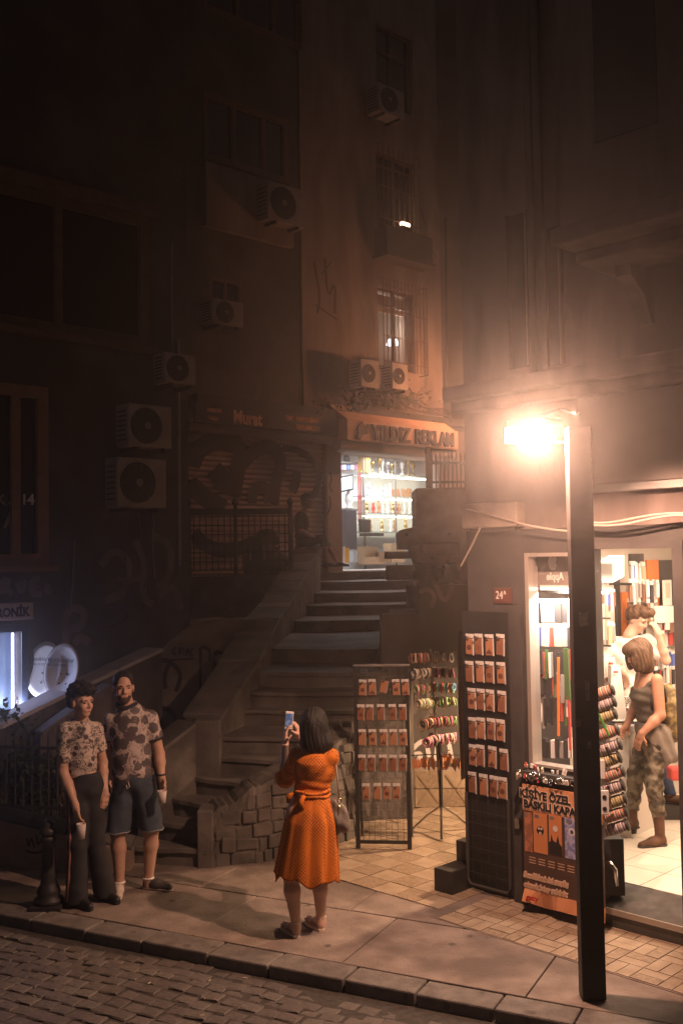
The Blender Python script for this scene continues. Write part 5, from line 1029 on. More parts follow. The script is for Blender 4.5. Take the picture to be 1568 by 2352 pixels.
def torus(name, R0, r0, ax, n=14, m=5, sq=1.0):
    mb = MB(); mb.tube([(R0 * math.cos(2 * math.pi * k / n), 0, -R0 * sq + R0 * sq * math.sin(2 * math.pi * k / n) * 1.0) for k in range(n + 1)], r0, m, cap=False); return mb.mesh(name, smooth=True)
BRm = [torus('bracelet', .036, .0085, 0, sq=1.15), torus('bracelet', .033, .011, 0, sq=1.1), torus('bracelet', .038, .007, 0, sq=1.2)]
bc = {'white': (.72, .68, .62), 'beige': (.52, .40, .28), 'brown': (.22, .12, .07), 'red': (.50, .07, .06), 'pink': (.65, .2, .34), 'green': (.22, .42, .16), 'blue': (.12, .28, .5), 'black': (.03, .03, .03)}
BCM = {k: M('bracelet_' + k, v, rough=.6) for k, v in bc.items()}
for me in BRm: me.materials.append(CARD)
tiers = [(1500, 'top', ('beige', 'red', 'beige', 'brown', 'beige', 'white')), (1535, 'second', ('beige', 'white', 'brown', 'black', 'white', 'pink')), (1570, 'third', ('brown', 'pink', 'red', 'green', 'brown', 'blue')), (1603, 'fourth', ('green', 'beige', 'brown', 'beige', 'white', 'green')), (1648, 'fifth', ('red', 'black', 'pink', 'brown', 'beige', 'green')), (1688, 'lowest', ('beige', 'black', 'white', 'pink', 'black', 'pink'))]
for ti, (v, nm, cols) in enumerate(tiers):
    ax_ = D(988 + (v - 1520) * .06, v, C0.y); c = Vector((ax_.x, C0.y, ax_.z)); k = 0
    for arm in range(3):
        an = math.radians((-165, -25, 60)[arm] + ti * 9); dv = Vector((math.cos(an), math.sin(an), 0)); L = (.22, .24, .2)[arm]
        m_ = MB(); m_.tube([c, c + dv * L, c + dv * (L + .015) + Vector((0, 0, .015))], .005, 5); m_.build('cross_arm', CHROME, bs_)
        for q in range(11 if arm < 2 else 6):
            cn = cols[(arm * 2 + q // 2 + q) % 6]; me = BRm[(q + arm + ti) % 3]
            inst('bracelet', me, BCM[cn], c + dv * (L * (.14 + .078 * q)) + Vector((0, 0, -.003)), (R.uniform(-.15, .15), 0, an + math.pi / 2 + R.uniform(-.5, .5)), f"{cn} bracelet hanging on the {nm} tier of the bracelet stand", 'bracelet', f"{cn} bracelets on the {nm} tier", scale=(1, 1, R.uniform(.9, 1.15)))
v = 1733; ax_ = D(1003, v, C0.y); c = Vector((ax_.x, C0.y, ax_.z)); fm_ = MB(); fm_.add([(0, 0, 0), (.014, .003, -.03), (.016, 0, -.075), (0, .003, -.115), (-.016, 0, -.075), (-.014, .003, -.03)], [(0, 1, 2, 3, 4, 5)]); fm_.v += []; FE = fm_.mesh('leaf_pendant')
ORL = M('copper_leaf', (.48, .20, .09), (.6, .28, .13), 30, .5); FE.materials.append(ORL)
for arm in range(3):
    an = math.radians((-170, -20, 55)[arm]); dv = Vector((math.cos(an), math.sin(an), 0)); m_ = MB(); m_.tube([c, c + dv * .26], .006, 5); m_.build('cross_arm', CHROME, bs_)
    for q in range(9): inst('leaf_pendant', FE, None, c + dv * (.04 + .026 * q) + Vector((0, 0, -.02)), (0, R.uniform(-.3, .3), R.uniform(-1, 1)), 'copper coloured leaf pendant hanging on the lowest arms of the bracelet stand', 'pendant', 'leaf pendants on the bracelet stand', scale=(1.2, 1.2, R.uniform(.9, 1.4)))
# ================================================================ SHOP FRONT: POSTER, LEDGE, WINDOW
al_f = M('aluminium_frame', (.45, .40, .36), rough=.35, metal=.5)
wf = thing('shop_window', 'narrow aluminium framed display window of the phone shop', 'window', B.pt(-.15, 1.09, 0)); a, b, c, d = WH
mb = MB(); mb.fbox(B, a + .001, a + .035, c, d, -.11, .02); mb.build('jamb', al_f, wf); mb = MB(); mb.fbox(B, b - .03, b - .001, c, d, -.11, .02); mb.build('jamb', al_f, wf)
mb = MB(); mb.fbox(B, a + .036, b - .031, d - .03, d - .001, -.1, .015); mb.build('head', al_f, wf); mb = MB(); mb.fbox(B, a + .036, b - .031, c + .001, c + .02, -.1, .015); mb.build('sill', al_f, wf)
mb = MB(); mb.fbox(B, a + .03, b - .025, c + .015, d - .025, -.05, -.046); mb.build('pane', M('clear_glass', (.25, .25, .25), rough=.03, alpha=.05, spec=.5), wf)
df = thing('door_frame', 'dark open doorway frame of the phone shop', 'door frame', B.pt(.5, .22, 0)); a2, b2, c2, d2 = DH
mb = MB(); mb.fbox(B, b2 + .0, b2 + .08, .0, d2 + .05, .003, .06); mb.build('jamb', DARK, df); mb = MB(); mb.fbox(B, a2 - .07, a2, .0, d2 + .05, .003, .05); mb.build('jamb', DARK, df); mb = MB(); mb.fbox(B, a2, b2, d2 - .0, d2 + .05, .003, .05); mb.build('head', DARK, df)
lg = thing('display_ledge', 'narrow ledge under the shop window crowded with key rings', 'ledge', B.pt(-.2, 1.02, .1)); mb = MB(); mb.fbox(B, -.44, .14, 1.035, 1.055, .003, .16); mb.build('board', DARK, lg); mb = MB(); mb.fbox(B, -.44, .14, 1.056, 1.075, .15, .16); mb.build('lip', DARK, lg)
KC = [torus('key_ring', .022, .004, 0), BX]; KC[0].materials.append(CHROME)
for k in range(46):
    s_ = -.43 + .56 * R.random(); kind = k % 3
    if kind == 0: inst('key_ring', KC[0], None, B.pt(s_, 1.07 + R.uniform(-.02, .02), .17 + R.uniform(0, .02)), (R.uniform(-.6, .6), 0, R.uniform(0, 3)), 'metal key ring dangling from the ledge under the shop window', 'key ring', 'metal key rings on the ledge')
    else:
        cn = ('white', 'red', 'white', 'beige', 'black')[k % 5]; inst('key_fob', BX, BCM[cn], B.pt(s_, (1.015 if kind == 1 else 1.075) + R.uniform(-.012, .02), .175 if kind == 1 else .08), (R.uniform(-.3, .3), R.uniform(-.3, .3), R.uniform(0, 3)), f"{cn} key fob " + ('hanging from' if kind == 1 else 'lying on') + ' the ledge under the shop window', 'key fob', f"{cn} key fobs " + ('hanging from' if kind == 1 else 'lying on') + ' the ledge', (R.uniform(.018, .035), .012, R.uniform(.02, .04)))
po = thing('banner', 'tall printed banner of custom phone cases below the shop window', 'banner', B.pt(-.15, .03, .1))
BXp = lambda x, y: (1136.8 + x * .2919, 1665 + y * .2919)
oP = .17
def bz(x, y): return B.hit(*BXp(x, y), oP)
xs0, xs1 = bz(222, 900)[0], bz(850, 1000)[0]
zz = lambda x, y: bz(x, y)[1]
zA, zB, zC, zD = zz(240, 470), zz(240, 672), zz(240, 1285), zz(240, 1390)
OB = M('banner_orange', (.70, .33, .17), (.62, .27, .13), 3, .45); BBm = M('banner_brown', (.075, .042, .032), (.10, .055, .04), 4, .45)
mb = MB(); mb.fbox(B, xs0, xs1, zB + .001, zA, oP - .012, oP); mb.build('sheet_top', OB, po)
mb = MB(); mb.fbox(B, xs0, xs1, zC + .001, zB, oP - .012, oP); mb.build('sheet_middle', BBm, po)
mb = MB(); n = 14
for i in range(n):
    a, b = xs0 + (xs1 - xs0) * i / n, xs0 + (xs1 - xs0) * (i + 1) / n; f = lambda t: .03 * math.sin(t * 9) - .02 * math.sin(t * 23)
    mb.hexa([B.pt(a, zD + f(a) * .5, oP + .02 + f(a)), B.pt(b, zD + f(b) * .5, oP + .02 + f(b)), B.pt(b, zD + f(b) * .5, oP + .008 + f(b)), B.pt(a, zD + f(a) * .5, oP + .008 + f(a)), B.pt(a, zC, oP), B.pt(b, zC, oP), B.pt(b, zC, oP - .012), B.pt(a, zC, oP - .012)])
mb.build('sheet_bottom', OB, po)
hB = zA - zB; INK = M('print_ink', (.02, .016, .015), rough=.5); CREAM = M('print_cream', (.62, .40, .26), rough=.5)
def two(body, x, y, h, m, bold=.003, xs=1, o=oP, shear=0):
    s_, z_ = bz(x, y); text_mb(body, B, s_, z_, h, o + .0012, .002, bold=bold + .006, xs=xs, shear=shear).build('lettering_outline', M('print_peach', (.75, .55, .42)), po)
    text_mb(body, B, s_, z_, h, o + .0022, .003, bold=bold, xs=xs, shear=shear).build('lettering', m, po)
two('KİŞİYE ÖZEL', 196, 560, hB * .30, INK, .004, .92); two('BASKILI KAPAK', 226, 645, hB * .30, INK, .004, .92)
PR = [((228, 690, 298, 1000), M('case_print_rust', (.52, .20, .10), (.30, .12, .07), 14, .45, lo=.45, hi=.55), 0), ((298, 698, 416, 1012), M('case_print_orange', (.60, .23, .09), rough=.45), 1), ((420, 712, 530, 1022), M('case_print_orange', (.6, .23, .09)), 2), ((545, 742, 690, 1062), M('case_print_blue', (.42, .42, .60), (.20, .21, .42), 30, .45, lo=.45, hi=.55), 3)]
for (x0, y0, x1, y1), m_, kind in PR:
    a, b = bz(x0 + 5, (y0 + y1) / 2)[0], bz(x1 - 5, (y0 + y1) / 2)[0]; d_, c_ = zz((x0 + x1) / 2, y0), zz((x0 + x1) / 2, y1)
    mb = MB(); mb.fbox(B, a, b, c_, d_, oP + .001, oP + .003); mb.build('case_print', m_, po, bevel=.0)
    mb = MB(); mb.fbox(B, a + (b - a) * .1, a + (b - a) * .42, d_ - (d_ - c_) * .13, d_ - (d_ - c_) * .05, oP + .0032, oP + .0042); mb.build('camera_print', GREYM, po)
    q = MB(); cx, cz = (a + b) / 2, (c_ + d_) / 2; w_ = b - a
    if kind == 1:
        q.lathe([(w_ * .26, 0), (w_ * .26, .001)], B.pt(cx, cz + .02, oP + .0032), 14, B.n); q.build('face_print', INK, po)
        for dx in (-.09, .09): q2 = MB(); q2.lathe([(w_ * .075, 0), (w_ * .075, .001)], B.pt(cx + w_ * dx, cz + .035, oP + .0045), 10, B.n); q2.build('eye_print', CARD, po)
        q2 = MB(); q2.lathe([(w_ * .1, 0), (w_ * .1, .001)], B.pt(cx, cz - .0, oP + .0045), 10, B.n); q2.build('snout_print', CREAM, po)
    elif kind == 2:
        q.prism([B.pt(a + w_ * x, c_ + (d_ - c_) * y, oP + .0032) for x, y in ((0, 0), (1, 0), (1, .22), (.8, .3), (.7, .5), (.55, .3), (.3, .35), (.2, .5), (.1, .3), (0, .3))], B.n * .001); q.build('silhouette_print', INK, po)
        q2 = MB(); q2.lathe([(w_ * .2, 0), (w_ * .2, .001)], B.pt(cx, d_ - (d_ - c_) * .35, oP + .0032), 14, B.n); q2.build('moon_print', CARD, po)
    elif kind == 3:
        q.lathe([(w_ * .2, 0), (w_ * .2, .001)], B.pt(cx - w_ * .08, d_ - (d_ - c_) * .33, oP + .0032), 14, B.n); q.build('moon_print', CARD, po)
        q2 = MB(); q2.lathe([(w_ * .1, 0), (w_ * .1, .001)], B.pt(cx - w_ * .08, d_ - (d_ - c_) * .33, oP + .0045), 10, B.n); q2.build('pupil_print', M('navy_print', (.05, .07, .12)), po)
two('Sevdiklerinizi mutlu', 226, 1195, .042, CREAM, .001, .86, shear=.15); two('etmek ister misiniz', 228, 1272, .042, CREAM, .001, .86, shear=.15)
text_mb('gatty', B, bz(262, 1365)[0], zz(262, 1362), .04, oP + .034, .003, bold=.002, shear=.3).build('lettering', M('print_red', (.45, .04, .03)), po)
for i in range(5):
    mb = MB()
    for j in range(3): s_ = xs0 + .05 + i * .085; z_ = zz(240, 1030) - j * .02; mb.fbox(B, s_, s_ + .06, z_ - .006, z_, oP + .001, oP + .002)
    mb.build('small_print', CREAM, po)['kind'] = 'stuff'
# window display goods
wi = B.pt; WD = thing('window_sign', 'dark sign with white fruit emblem hanging at the top of the shop window', 'sign', B.pt(-.2, 2.4, -.3))
sW = lambda u, v, o: B.hit(u, v, o)
a, c = sW(1212, 1345, -.18); b, d = sW(1325, 1270, -.18)
mb = MB(); mb.fbox(B, a - .02, b, c, d + .02, -.22, -.18); mb.build('board', M('sign_grey', (.20, .165, .15), (.25, .21, .19), 3, .5), WD)
s_, z_ = sW(1294, 1332, -.178); text_mb('Apple', B, s_, z_, .06, -.178, .003, mirror=True, bold=.002, xs=.8).build('lettering', CARD, WD)
s_, z_ = sW(1269, 1294, -.176)
ap = [(.0, .034), (-.012, .040), (-.03, .038), (-.038, .018), (-.034, -.008), (-.022, -.034), (-.008, -.042), (.0, -.038), (.01, -.042), (.024, -.034), (.036, -.006), (.038, .012), (.036, .03), (.022, .040), (.01, .039)]
bite = [(-.0, .034), (-.012, .040), (-.028, .037), (-.036, .024), (-.027, .014), (-.025, -.002), (-.034, -.012), (-.022, -.034), (-.008, -.042), (.0, -.038), (.01, -.042), (.024, -.034), (.036, -.006), (.038, .014), (.034, .03), (.022, .040), (.01, .039)]
mb = MB(); k_ = 1.15; mb.prism([B.pt(s_ - x * k_, z_ + y * k_ * 1.15, -.177) for x, y in bite], B.n * .003)
mb.prism([B.pt(s_ + x * k_, z_ + y * k_ * 1.15, -.177) for x, y in ((-.006, .044), (.006, .05), (.012, .064), (.008, .072), (-.004, .064), (-.009, .052))], B.n * .003); mb.build('emblem', CARD, WD)
PC = {'black': M('pack_black', (.04, .038, .04), rough=.4), 'grey': M('pack_grey', (.30, .28, .27), rough=.4), 'white': M('pack_white', (.78, .75, .72), rough=.4), 'pink': M('pack_pink', (.72, .45, .46), rough=.4), 'blue': M('pack_blue', (.10, .16, .5), rough=.4), 'red': M('pack_red', (.55, .08, .07), rough=.4), 'tan': M('pack_tan', (.62, .42, .28), rough=.4), 'beige': M('pack_beige', (.62, .52, .42), rough=.4), 'orange': M('pack_orange', (.75, .22, .05), rough=.5), 'green': M('pack_green', (.07, .14, .05), rough=.6), 'brown': M('pack_brown', (.25, .13, .09), rough=.5)}
def pack(fr, u, v, w, h, out, cn, lab, group, card=True, nm='phone_case_pack', cat='phone case'):
    s_, z_ = fr.hit(u, v, out); t = inst(nm, BX, PC[cn], fr.pt(s_, z_ - h, out - .01), (0, R.uniform(-.04, .04), fr.rz() + R.uniform(-.15, .15)), lab, cat, group, (w, .016, h))
    if card: inst('header_card', BX, PC['white'], (0, 0, 1.03), (0, 0, 0), parent=t, scale=(1.05, .5, .22))
    return t
for r_, (v, cols, nm) in enumerate(((1386, ('pink', 'black', 'white', 'pink', 'black', 'black', 'grey'), 'upper'), (1442, ('beige', 'blue', 'beige', 'red', 'tan', 'grey', 'black'), 'lower'))):
    for i, cn in enumerate(cols): pack(B, 1219 + i * 15, v, .062, .15, -.25 - .02 * (i % 2), cn, f"{cn} phone case, {(ORD + ['seventh'])[i]} from the left in the {nm} row of the shop window", 'phone cases in the shop window')
for z_v in (1362, 1418, 1478): 
    z_ = sW(1260, z_v, -.3)[1]; inst('hook_rail', BX, CHROME, B.pt(-.16, z_, -.3), (0, 0, B.rz()), f"metal hook rail {('at the top', 'in the middle', 'above the straps')[(1362, 1418, 1478).index(z_v)]} of the shop window", 'rail', None, (.62, .015, .015))
for k in range(60):
    u = 1214 + (k % 20) * 5.2 + R.uniform(-2, 2); tier = k // 20; v = (1497, 1548, 1600)[tier] + R.uniform(-5, 5); cn = ('black', 'black', 'grey', 'black', 'brown', 'black', 'red', 'black', 'black', 'white', 'black', 'green')[(k * 5) % 12]
    h = R.uniform(.16, .26); pack(B, u, v, R.uniform(.014, .03), h, -.2 - .05 * R.random(), cn, f"{cn} strap hanging in the {('upper', 'middle', 'lower')[tier]} tier of the shop window", f"{cn} straps in the {('upper', 'middle', 'lower')[tier]} window tier", card=False, nm='strap', cat='strap')
for u, v, w, h, cn, lab in ((1276, 1510, .016, .62, 'orange', 'long orange lanyard hanging in the shop window, left one'), (1305, 1600, .016, .42, 'red', 'red lanyard hanging at the right edge of the shop window'), (1300, 1490, .045, .40, 'green', 'broad olive green belt strap hanging in the shop window')): pack(B, u, v, w, h, -.15, cn, lab, None, card=False, nm='lanyard', cat='lanyard')
for k in range(9):
    u = 1224 + k * 10; boxat(B, u, 1705 - (k % 3) * 4, u + 8.5, 1742, -.22, .05, PC[('black', 'grey', 'black', 'black', 'white', 'black', 'grey', 'black', 'white')[k]], 'gadget_box', f"{('black', 'grey', 'black', 'black', 'white', 'black', 'grey', 'black', 'white')[k]} gadget box in the lowest row of the shop window", 'box', f"{('black', 'grey', 'black', 'black', 'white', 'black', 'grey', 'black', 'white')[k]} gadget boxes in the window")
wl = thing('added_strip_light', 'white strip light added at the top of the shop window to brighten it', 'lamp', B.pt(-.16, 2.46, -.14)); mb = MB(); mb.fbox(B, -.37, .08, 2.465, 2.48, -.16, -.13); mb.build('tube', M('added_strip_glow', (1, 1, 1), emit=(1, .86, .72), es=10), wl); mb = MB(); mb.fbox(B, -.37, .09, 2.481, 2.50, -.17, -.12); mb.build('casing', WHITE, wl)  # lamp added to brighten the goods behind the glass
ld = bpy.data.lights.new('added_window_light', 'AREA'); ld.energy = 34; ld.color = (1, .82, .66); ld.shape = 'RECTANGLE'; ld.size = .45; ld.size_y = .1
lo = bpy.data.objects.new('added_window_light', ld); COL.objects.link(lo); lo.parent = wl; lo.location = B.pt(-.16, 2.455, -.145) - wl.location; lo.rotation_euler = (math.radians(18), 0, B.rz())
# ---------------------------------------------------------------- interior
IW = M('shop_inner_wall', (.60, .54, .48), rough=.8); BLK = M('slatwall_black', (.035, .033, .034), (.05, .046, .046), 5, .4)
mb = MB(); mb.fbox(B, -.88, 3.0, .2, 3.0, -3.75, -3.7); mb.fbox(B, 2.6, 2.65, .2, 3.0, -3.7, -.13); mb.fbox(B, -.93, 3.0, 2.945, 2.99, -3.7, -.13); mb.build('shop_room', IW, CB)
mb = MB(); mb.fbox(BI, .12, 3.7, .2, 2.945, .0, .04); mb.build('inner_wall', IW, CB)
BIo = Fr((BI.o + BI.n * .041)[:2], BI.u)
for (u0, u1, v0, v1, m_, nm) in ((1412, 1422, 1290, 1600, BLK, 'panel'), (1424, 1444, 1360, 1560, PC['orange'], 'orange_strip'), (1446, 1478, 1272, 1560, BLK, 'panel'), (1482, 1508, 1286, 1420, PC['orange'], 'orange_strip'), (1510, 1570, 1286, 1400, BLK, 'panel'), (1300, 1362, 1280, 1600, BLK, 'panel'), (1200, 1299, 1300, 1790, BLK, 'panel')):
    a, b, c, d = rect(BIo, u0, v0, u1, v1); mb = MB(); mb.fbox(BIo, a, b, max(c, .25), min(d, 2.93), .001, .02 if nm == 'panel' else .028); mb.build(nm, m_, CB)
FLT = M('cream_floor_tile', (.62, .54, .45), (.68, .60, .51), 3, .3)
fl_ = thing('shop_floor', 'cream square tiles on the floor inside the phone shop', None, B.pt(.5, .2, -1)); structure(fl_)
for i in range(9):
    for j in range(9):
        a, o_ = -.9 + i * .4, -.362 - j * .4
        if a > 2.3 or o_ < -3.5: continue
        mb = MB(); mb.fbox(B, a + .003, a + .397, .19, .22, o_ - .397, o_ - .003); structure(mb.build('tile', FLT, fl_))
mb = MB(); mb.fbox(B, -.9, 2.6, .17, .214, -3.7, -.36); structure(mb.build('floor_bed', GROUT, fl_))
sl_ = thing('ceiling_light', 'bright ceiling panel light inside the phone shop', 'lamp', B.pt(.6, 2.9, -1.6)); mb = MB(); mb.fbox(B, -.2, 1.5, 2.90, 2.94, -2.6, -.6); mb.build('panel', WHITE, sl_)
ld = bpy.data.lights.new('phone_shop_light', 'AREA'); ld.energy = P_SHOP; ld.color = (1.0, .71, .49); ld.shape = 'RECTANGLE'; ld.size = 1.8; ld.size_y = 2.2
lo = bpy.data.objects.new('phone_shop_light', ld); COL.objects.link(lo); lo.parent = sl_; lo.location = (0, 0, -.03); lo.rotation_euler = (0, 0, B.rz())
# packs on the inner wall
RWS = [(1300, 1446, 1478, 'first'), (1342, 1446, 1508, 'second'), (1386, 1444, 1506, 'third'), (1424, 1444, 1474, 'fourth'), (1462, 1444, 1470, 'fifth'), (1500, 1426, 1568, 'sixth'), (1540, 1426, 1568, 'seventh'), (1580, 1426, 1560, 'eighth'), (1622, 1424, 1500, 'ninth'),
       (1416, 1512, 1568, 'right upper'), (1456, 1512, 1568, 'right middle'), (1290, 1370, 1410, 'first left'), (1360, 1372, 1410, 'second left'), (1440, 1372, 1410, 'third left'), (1520, 1372, 1410, 'fourth left')]
RWC = ['black', 'white', 'red', 'grey', 'white', 'brown', 'black', 'white', 'tan', 'white', 'grey', 'blue']
for v, u0, u1, nm in RWS:
    u = u0; k = 0
    while u < u1:
        cn = RWC[R.randrange(12)]; w = R.choice((.04, .045, .055)) if 'right' not in nm else R.choice((.06, .075))
        pack(BIo, u + 3, v + R.uniform(-3, 3), w, R.uniform(.12, .19), R.uniform(.06, .2), cn, f"{cn} pack hanging in the {nm} row on the inner shop wall", f"{cn} packs in the {nm} row"); u += 4.4 if 'right' not in nm else 9; k += 1
for k in range(7): pack(BIo, 1508 + k * 8.5, 1392, .075, .17, .14, 'white', 'white tablet cover hanging beside the orange strip', 'white tablet covers', card=False, nm='tablet_cover', cat='tablet cover')
for k in range(2):
    t = thing('tablet_case', ('left', 'right')[k] + ' white framed tablet case high on the inner shop wall', 'tablet case', BIo.pt(*BIo.hit(1532 + k * 26, 1392, .1), .1)); a, b, c, d = rect(BIo, 1522 + k * 26, 1332, 1542 + k * 26, 1392, .1)
    mb = MB(); mb.fbox(BIo, a, b, c, d, .09, .105); mb.build('shell', PC['white'], t, bevel=.008); mb = MB(); mb.fbox(BIo, a + (b - a) * .25, b - (b - a) * .25, c + (d - c) * .3, d - (d - c) * .12, .1055, .108); mb.build('window_print', PC['beige'], t)
# hanging white sign box and lamp arm by the door
hs = thing('hanging_sign', 'white box sign hanging just inside the phone shop door', 'sign', B.pt(*B.hit(1385, 1340, -.5), -.5)); p0, p1, p2, p3 = D(1369, 1292, 8.3), D(1396, 1276, 8.6), D(1396, 1326, 8.6), D(1369, 1340, 8.3)
mb = MB(); mb.prism([p0, p1, p2, p3], (.12, -.06, 0)); mb.build('box', WHITE, hs, bevel=.01)
mb = MB(); mb.lathe([(.05, 0), (.07, .03), (.04, .06), (.01, .07)], D(1376, 1350, 8.4), 12); mb.build('fitting', WHITE, hs)
for k in range(12):
    cn = ('white', 'white', 'beige')[k % 3]; p = D(1364 + (k % 6) * 5.2, 1430 + (k // 6) * 40, 8.35 + .04 * (k % 3)); inst('cable_pack', BX, PC[cn], p, (0, 0, .3), f"{cn} cable pack hanging just inside the door, {('upper', 'lower')[k // 6]} row", 'cable pack', f"{cn} cable packs by the door, {('upper', 'lower')[k // 6]} row", (.018, .03, .15))
boxat(B, 1358, 1345, 1366, 1440, -.35, .03, PC['orange'], 'sign_strip', 'narrow orange strip just inside the door behind the post', 'panel'); boxat(B, 1367, 1350, 1376, 1430, -.37, .03, PC['red'], 'flag_card', 'red and yellow hanging card inside the door', 'card')
# counter with stand, goods, computer, bag
co = thing('counter', 'white shop counter with angled front under the goods', 'counter', D(1440, 1850, 9.6)); z1 = D(1440, 1657, 9.5).z; p = [D(1394, 1660, 9.25), D(1442, 1672, 9.15), D(1500, 1652, 9.55), D(1460, 1640, 9.85), D(1400, 1645, 9.8)]
mb = MB(); mb.prism([Vector((q.x, q.y, z1)) for q in p], (0, 0, -.05)); mb.build('counter_top', WHITE, co, bevel=.006)
c_ = sum((Vector((q.x, q.y, 0)) for q in p), Vector()) / 5
mb = MB(); mb.prism([Vector((c_.x + (q.x - c_.x) * .9, c_.y + (q.y - c_.y) * .9, z1 - .051)) for q in p], (0, 0, -(z1 - .051 - .22))); mb.build('base', M('counter_white', (.66, .60, .54), rough=.5), co)
ks = thing('card_stand', 'tall sloping white display stand on the counter left side', 'display stand', D(1410, 1650, 9.3)); q = [D(1400, 1650, 9.3), D(1440, 1650, 9.3), D(1424, 1530, 9.5), D(1404, 1530, 9.5)]
mb = MB(); mb.prism(q, (.0, .12, 0)); mb.build('board', M('counter_white', (.66, .6, .54)), ks); mb = MB(); e = D(1412, 1545, 9.46); mb.box(e.x - .02, e.x + .02, e.y - .03, e.y - .01, e.z, e.z + .015); mb.build('label', PC['red'], ks)
for k in range(10): p_ = D(1402 + k * 9, 1652 - (k % 2) * 4, 9.35 + .05 * (k % 2)); cn = ('black', 'blue', 'tan', 'grey', 'black')[k % 5]; inst('phone', BX, PC[cn], Vector((p_.x, p_.y, z1 + .001)), (0, 0, k * .7), f"{cn} phone lying on the white counter", 'phone', f"{cn} phones on the counter", (.07, .13, .012))
for k in range(14): p_ = D(1436 + (k % 7) * 6, 1600 + (k // 7) * 24, 9.6); inst('glass_holder', torus('glass_holder', .03, .004, 0) if k == 0 else bpy.data.meshes['glass_holder'], CHROME, Vector((p_.x, p_.y, p_.z)), (.3, 0, k * .4), f"shiny wire holder on the counter, {('upper', 'lower')[k // 7]} row", 'wire holder', f"wire holders, {('upper', 'lower')[k // 7]} row", (1.3, 1.3, 1.3))
pcx = thing('computer_case', 'black computer case on the floor against the counter', 'computer', D(1452, 1885, 9.6)); e = pcx.location; mb = MB(); mb.box(e.x - .11, e.x + .06, e.y, e.y + .3, .22, .22 + .48); mb.build('casing', BLACKM, pcx, bevel=.01); mb = MB(); mb.box(e.x + .061, e.x + .105, e.y, e.y + .3, .22, .70); mb.build('side_panel', GREYM, pcx)
mb = MB(); e = D(1448, 1742, 9.45); mb.lathe([(.08, 0), (.11, .04), (.10, .12), (.11, .2), (.06, .27), (.09, .31)], e, 14); mb.v = [(x + R.uniform(-.022, .022), y + R.uniform(-.022, .022), z) for x, y, z in mb.v]; tag(mb.build('plastic_bag', M('bag_white', (.62, .58, .55), rough=.4), smooth=True), 'crumpled white plastic bag on the computer under the counter', 'bag')
# roll stand by the post: rolls of bracelets
rs_ = thing('roll_stand', 'black stand with chrome foot carrying rolls of bracelets by the door', 'display stand', B.pt(.28, .14, .05)); e0 = D(1382, 1990, 7.75)
mb = MB(); a, b = D(1384, 1985, 7.75), D(1376, 1500, 7.75); mb.box(a.x - .03, a.x + .01, 7.77, 7.83, .16, b.z); mb.build('column', BLACKM, rs_)
a = D(1425, 1975, 7.75); mb = MB(); mb.box(D(1380, 1950, 7.75).x, a.x + .02, 7.72, 7.9, .20, D(1400, 1925, 7.75).z); mb.build('base_box', BLACKM, rs_, bevel=.006)
mb = MB(); mb.tube([D(1385, 1984, 7.7), D(1402, 1984, 7.6), D(1412, 1998, 7.6), D(1415, 2035, 7.6)], .017, 10); mb.build('foot', CHROME, rs_, smooth=True)
SC_ = [('red striped', [(.4, .1, .08), (.6, .5, .4), (.1, .07, .06), (.35, .3, .25), (.5, .2, .1)]), ('olive', [(.28, .24, .10), (.45, .38, .2), (.12, .09, .05), (.5, .42, .25)]), ('violet grey', [(.28, .22, .24), (.6, .55, .5), (.12, .1, .11), (.4, .3, .32)])]
RLM = [stripes('roll_' + n_.replace(' ', '_'), c_, 22, 'x') for n_, c_ in SC_]
rl = MB(); rl.lathe([(.012, -.10), (.038, -.095), (.045, -.05), (.045, .05), (.04, .09), (.028, .105), (.01, .11)], (0, 0, 0), 16, (1, 0, 0)); RLMe = rl.mesh('bracelet_roll', smooth=True); RLMe.materials.append(RLM[0])
rolls = [(1380, 1593), (1384, 1620), (1386, 1648), (1391, 1685), (1397, 1718), (1396, 1748), (1404, 1780), (1404, 1812), (1409, 1842), (1411, 1872), (1414, 1903)]
for k, (u, v) in enumerate(rolls):
    d_ = 7.55 - .0 * k; c = D(u, v, d_); t = inst('bracelet_roll', RLMe, RLM[(k * 2) % 3], c, (0, -.38, -.35), f"{SC_[(k * 2) % 3][0]} bracelet roll, number {k + 1} from the top of the roll stand" if 0 else f"{SC_[(k * 2) % 3][0]} bracelet roll, {('top', 'second', 'third', 'fourth', 'fifth', 'sixth', 'seventh', 'eighth', 'ninth', 'tenth', 'bottom')[k]} one on the roll stand", 'bracelet roll', 'bracelet rolls on the stand', (.8, 1, .95))
    m_ = MB(); m_.lathe([(.047, .098), (.05, .10), (.05, .112), (.03, .125)], (0, 0, 0), 16, (1, 0, 0)); me = m_.mesh('end_cap', smooth=True) if k == 0 else bpy.data.meshes['end_cap']
    inst('end_cap', me, BLACKM, (0, 0, 0), parent=t) if me.materials else (me.materials.append(BLACKM), inst('end_cap', me, None, (0, 0, 0), parent=t))
for k, (u0, v0, u1, v1) in enumerate(((1379, 1745, 1388, 1790), (1377, 1815, 1397, 1872))):
    t = thing('white_case', ('narrow white phone case between the bracelet rolls', 'white phone case with round owl eyes print between the lower bracelet rolls')[k], 'phone case', D((u0 + u1) / 2, v1, 7.45)); a, b = D(u0, v1, 7.45), D(u1, v0, 7.45); m_ = MB(); m_.box(a.x, b.x, 7.44, 7.455, a.z, b.z); m_.build('case', PC['white'], t, bevel=.006)
    if k:
        for q in (.25, .72): m_ = MB(); m_.lathe([(.016, 0), (.016, .002)], Vector(((a.x + b.x) / 2, 7.438, a.z + (b.z - a.z) * q)), 12, (0, -1, 0)); m_.build('eye_print', INK, t)
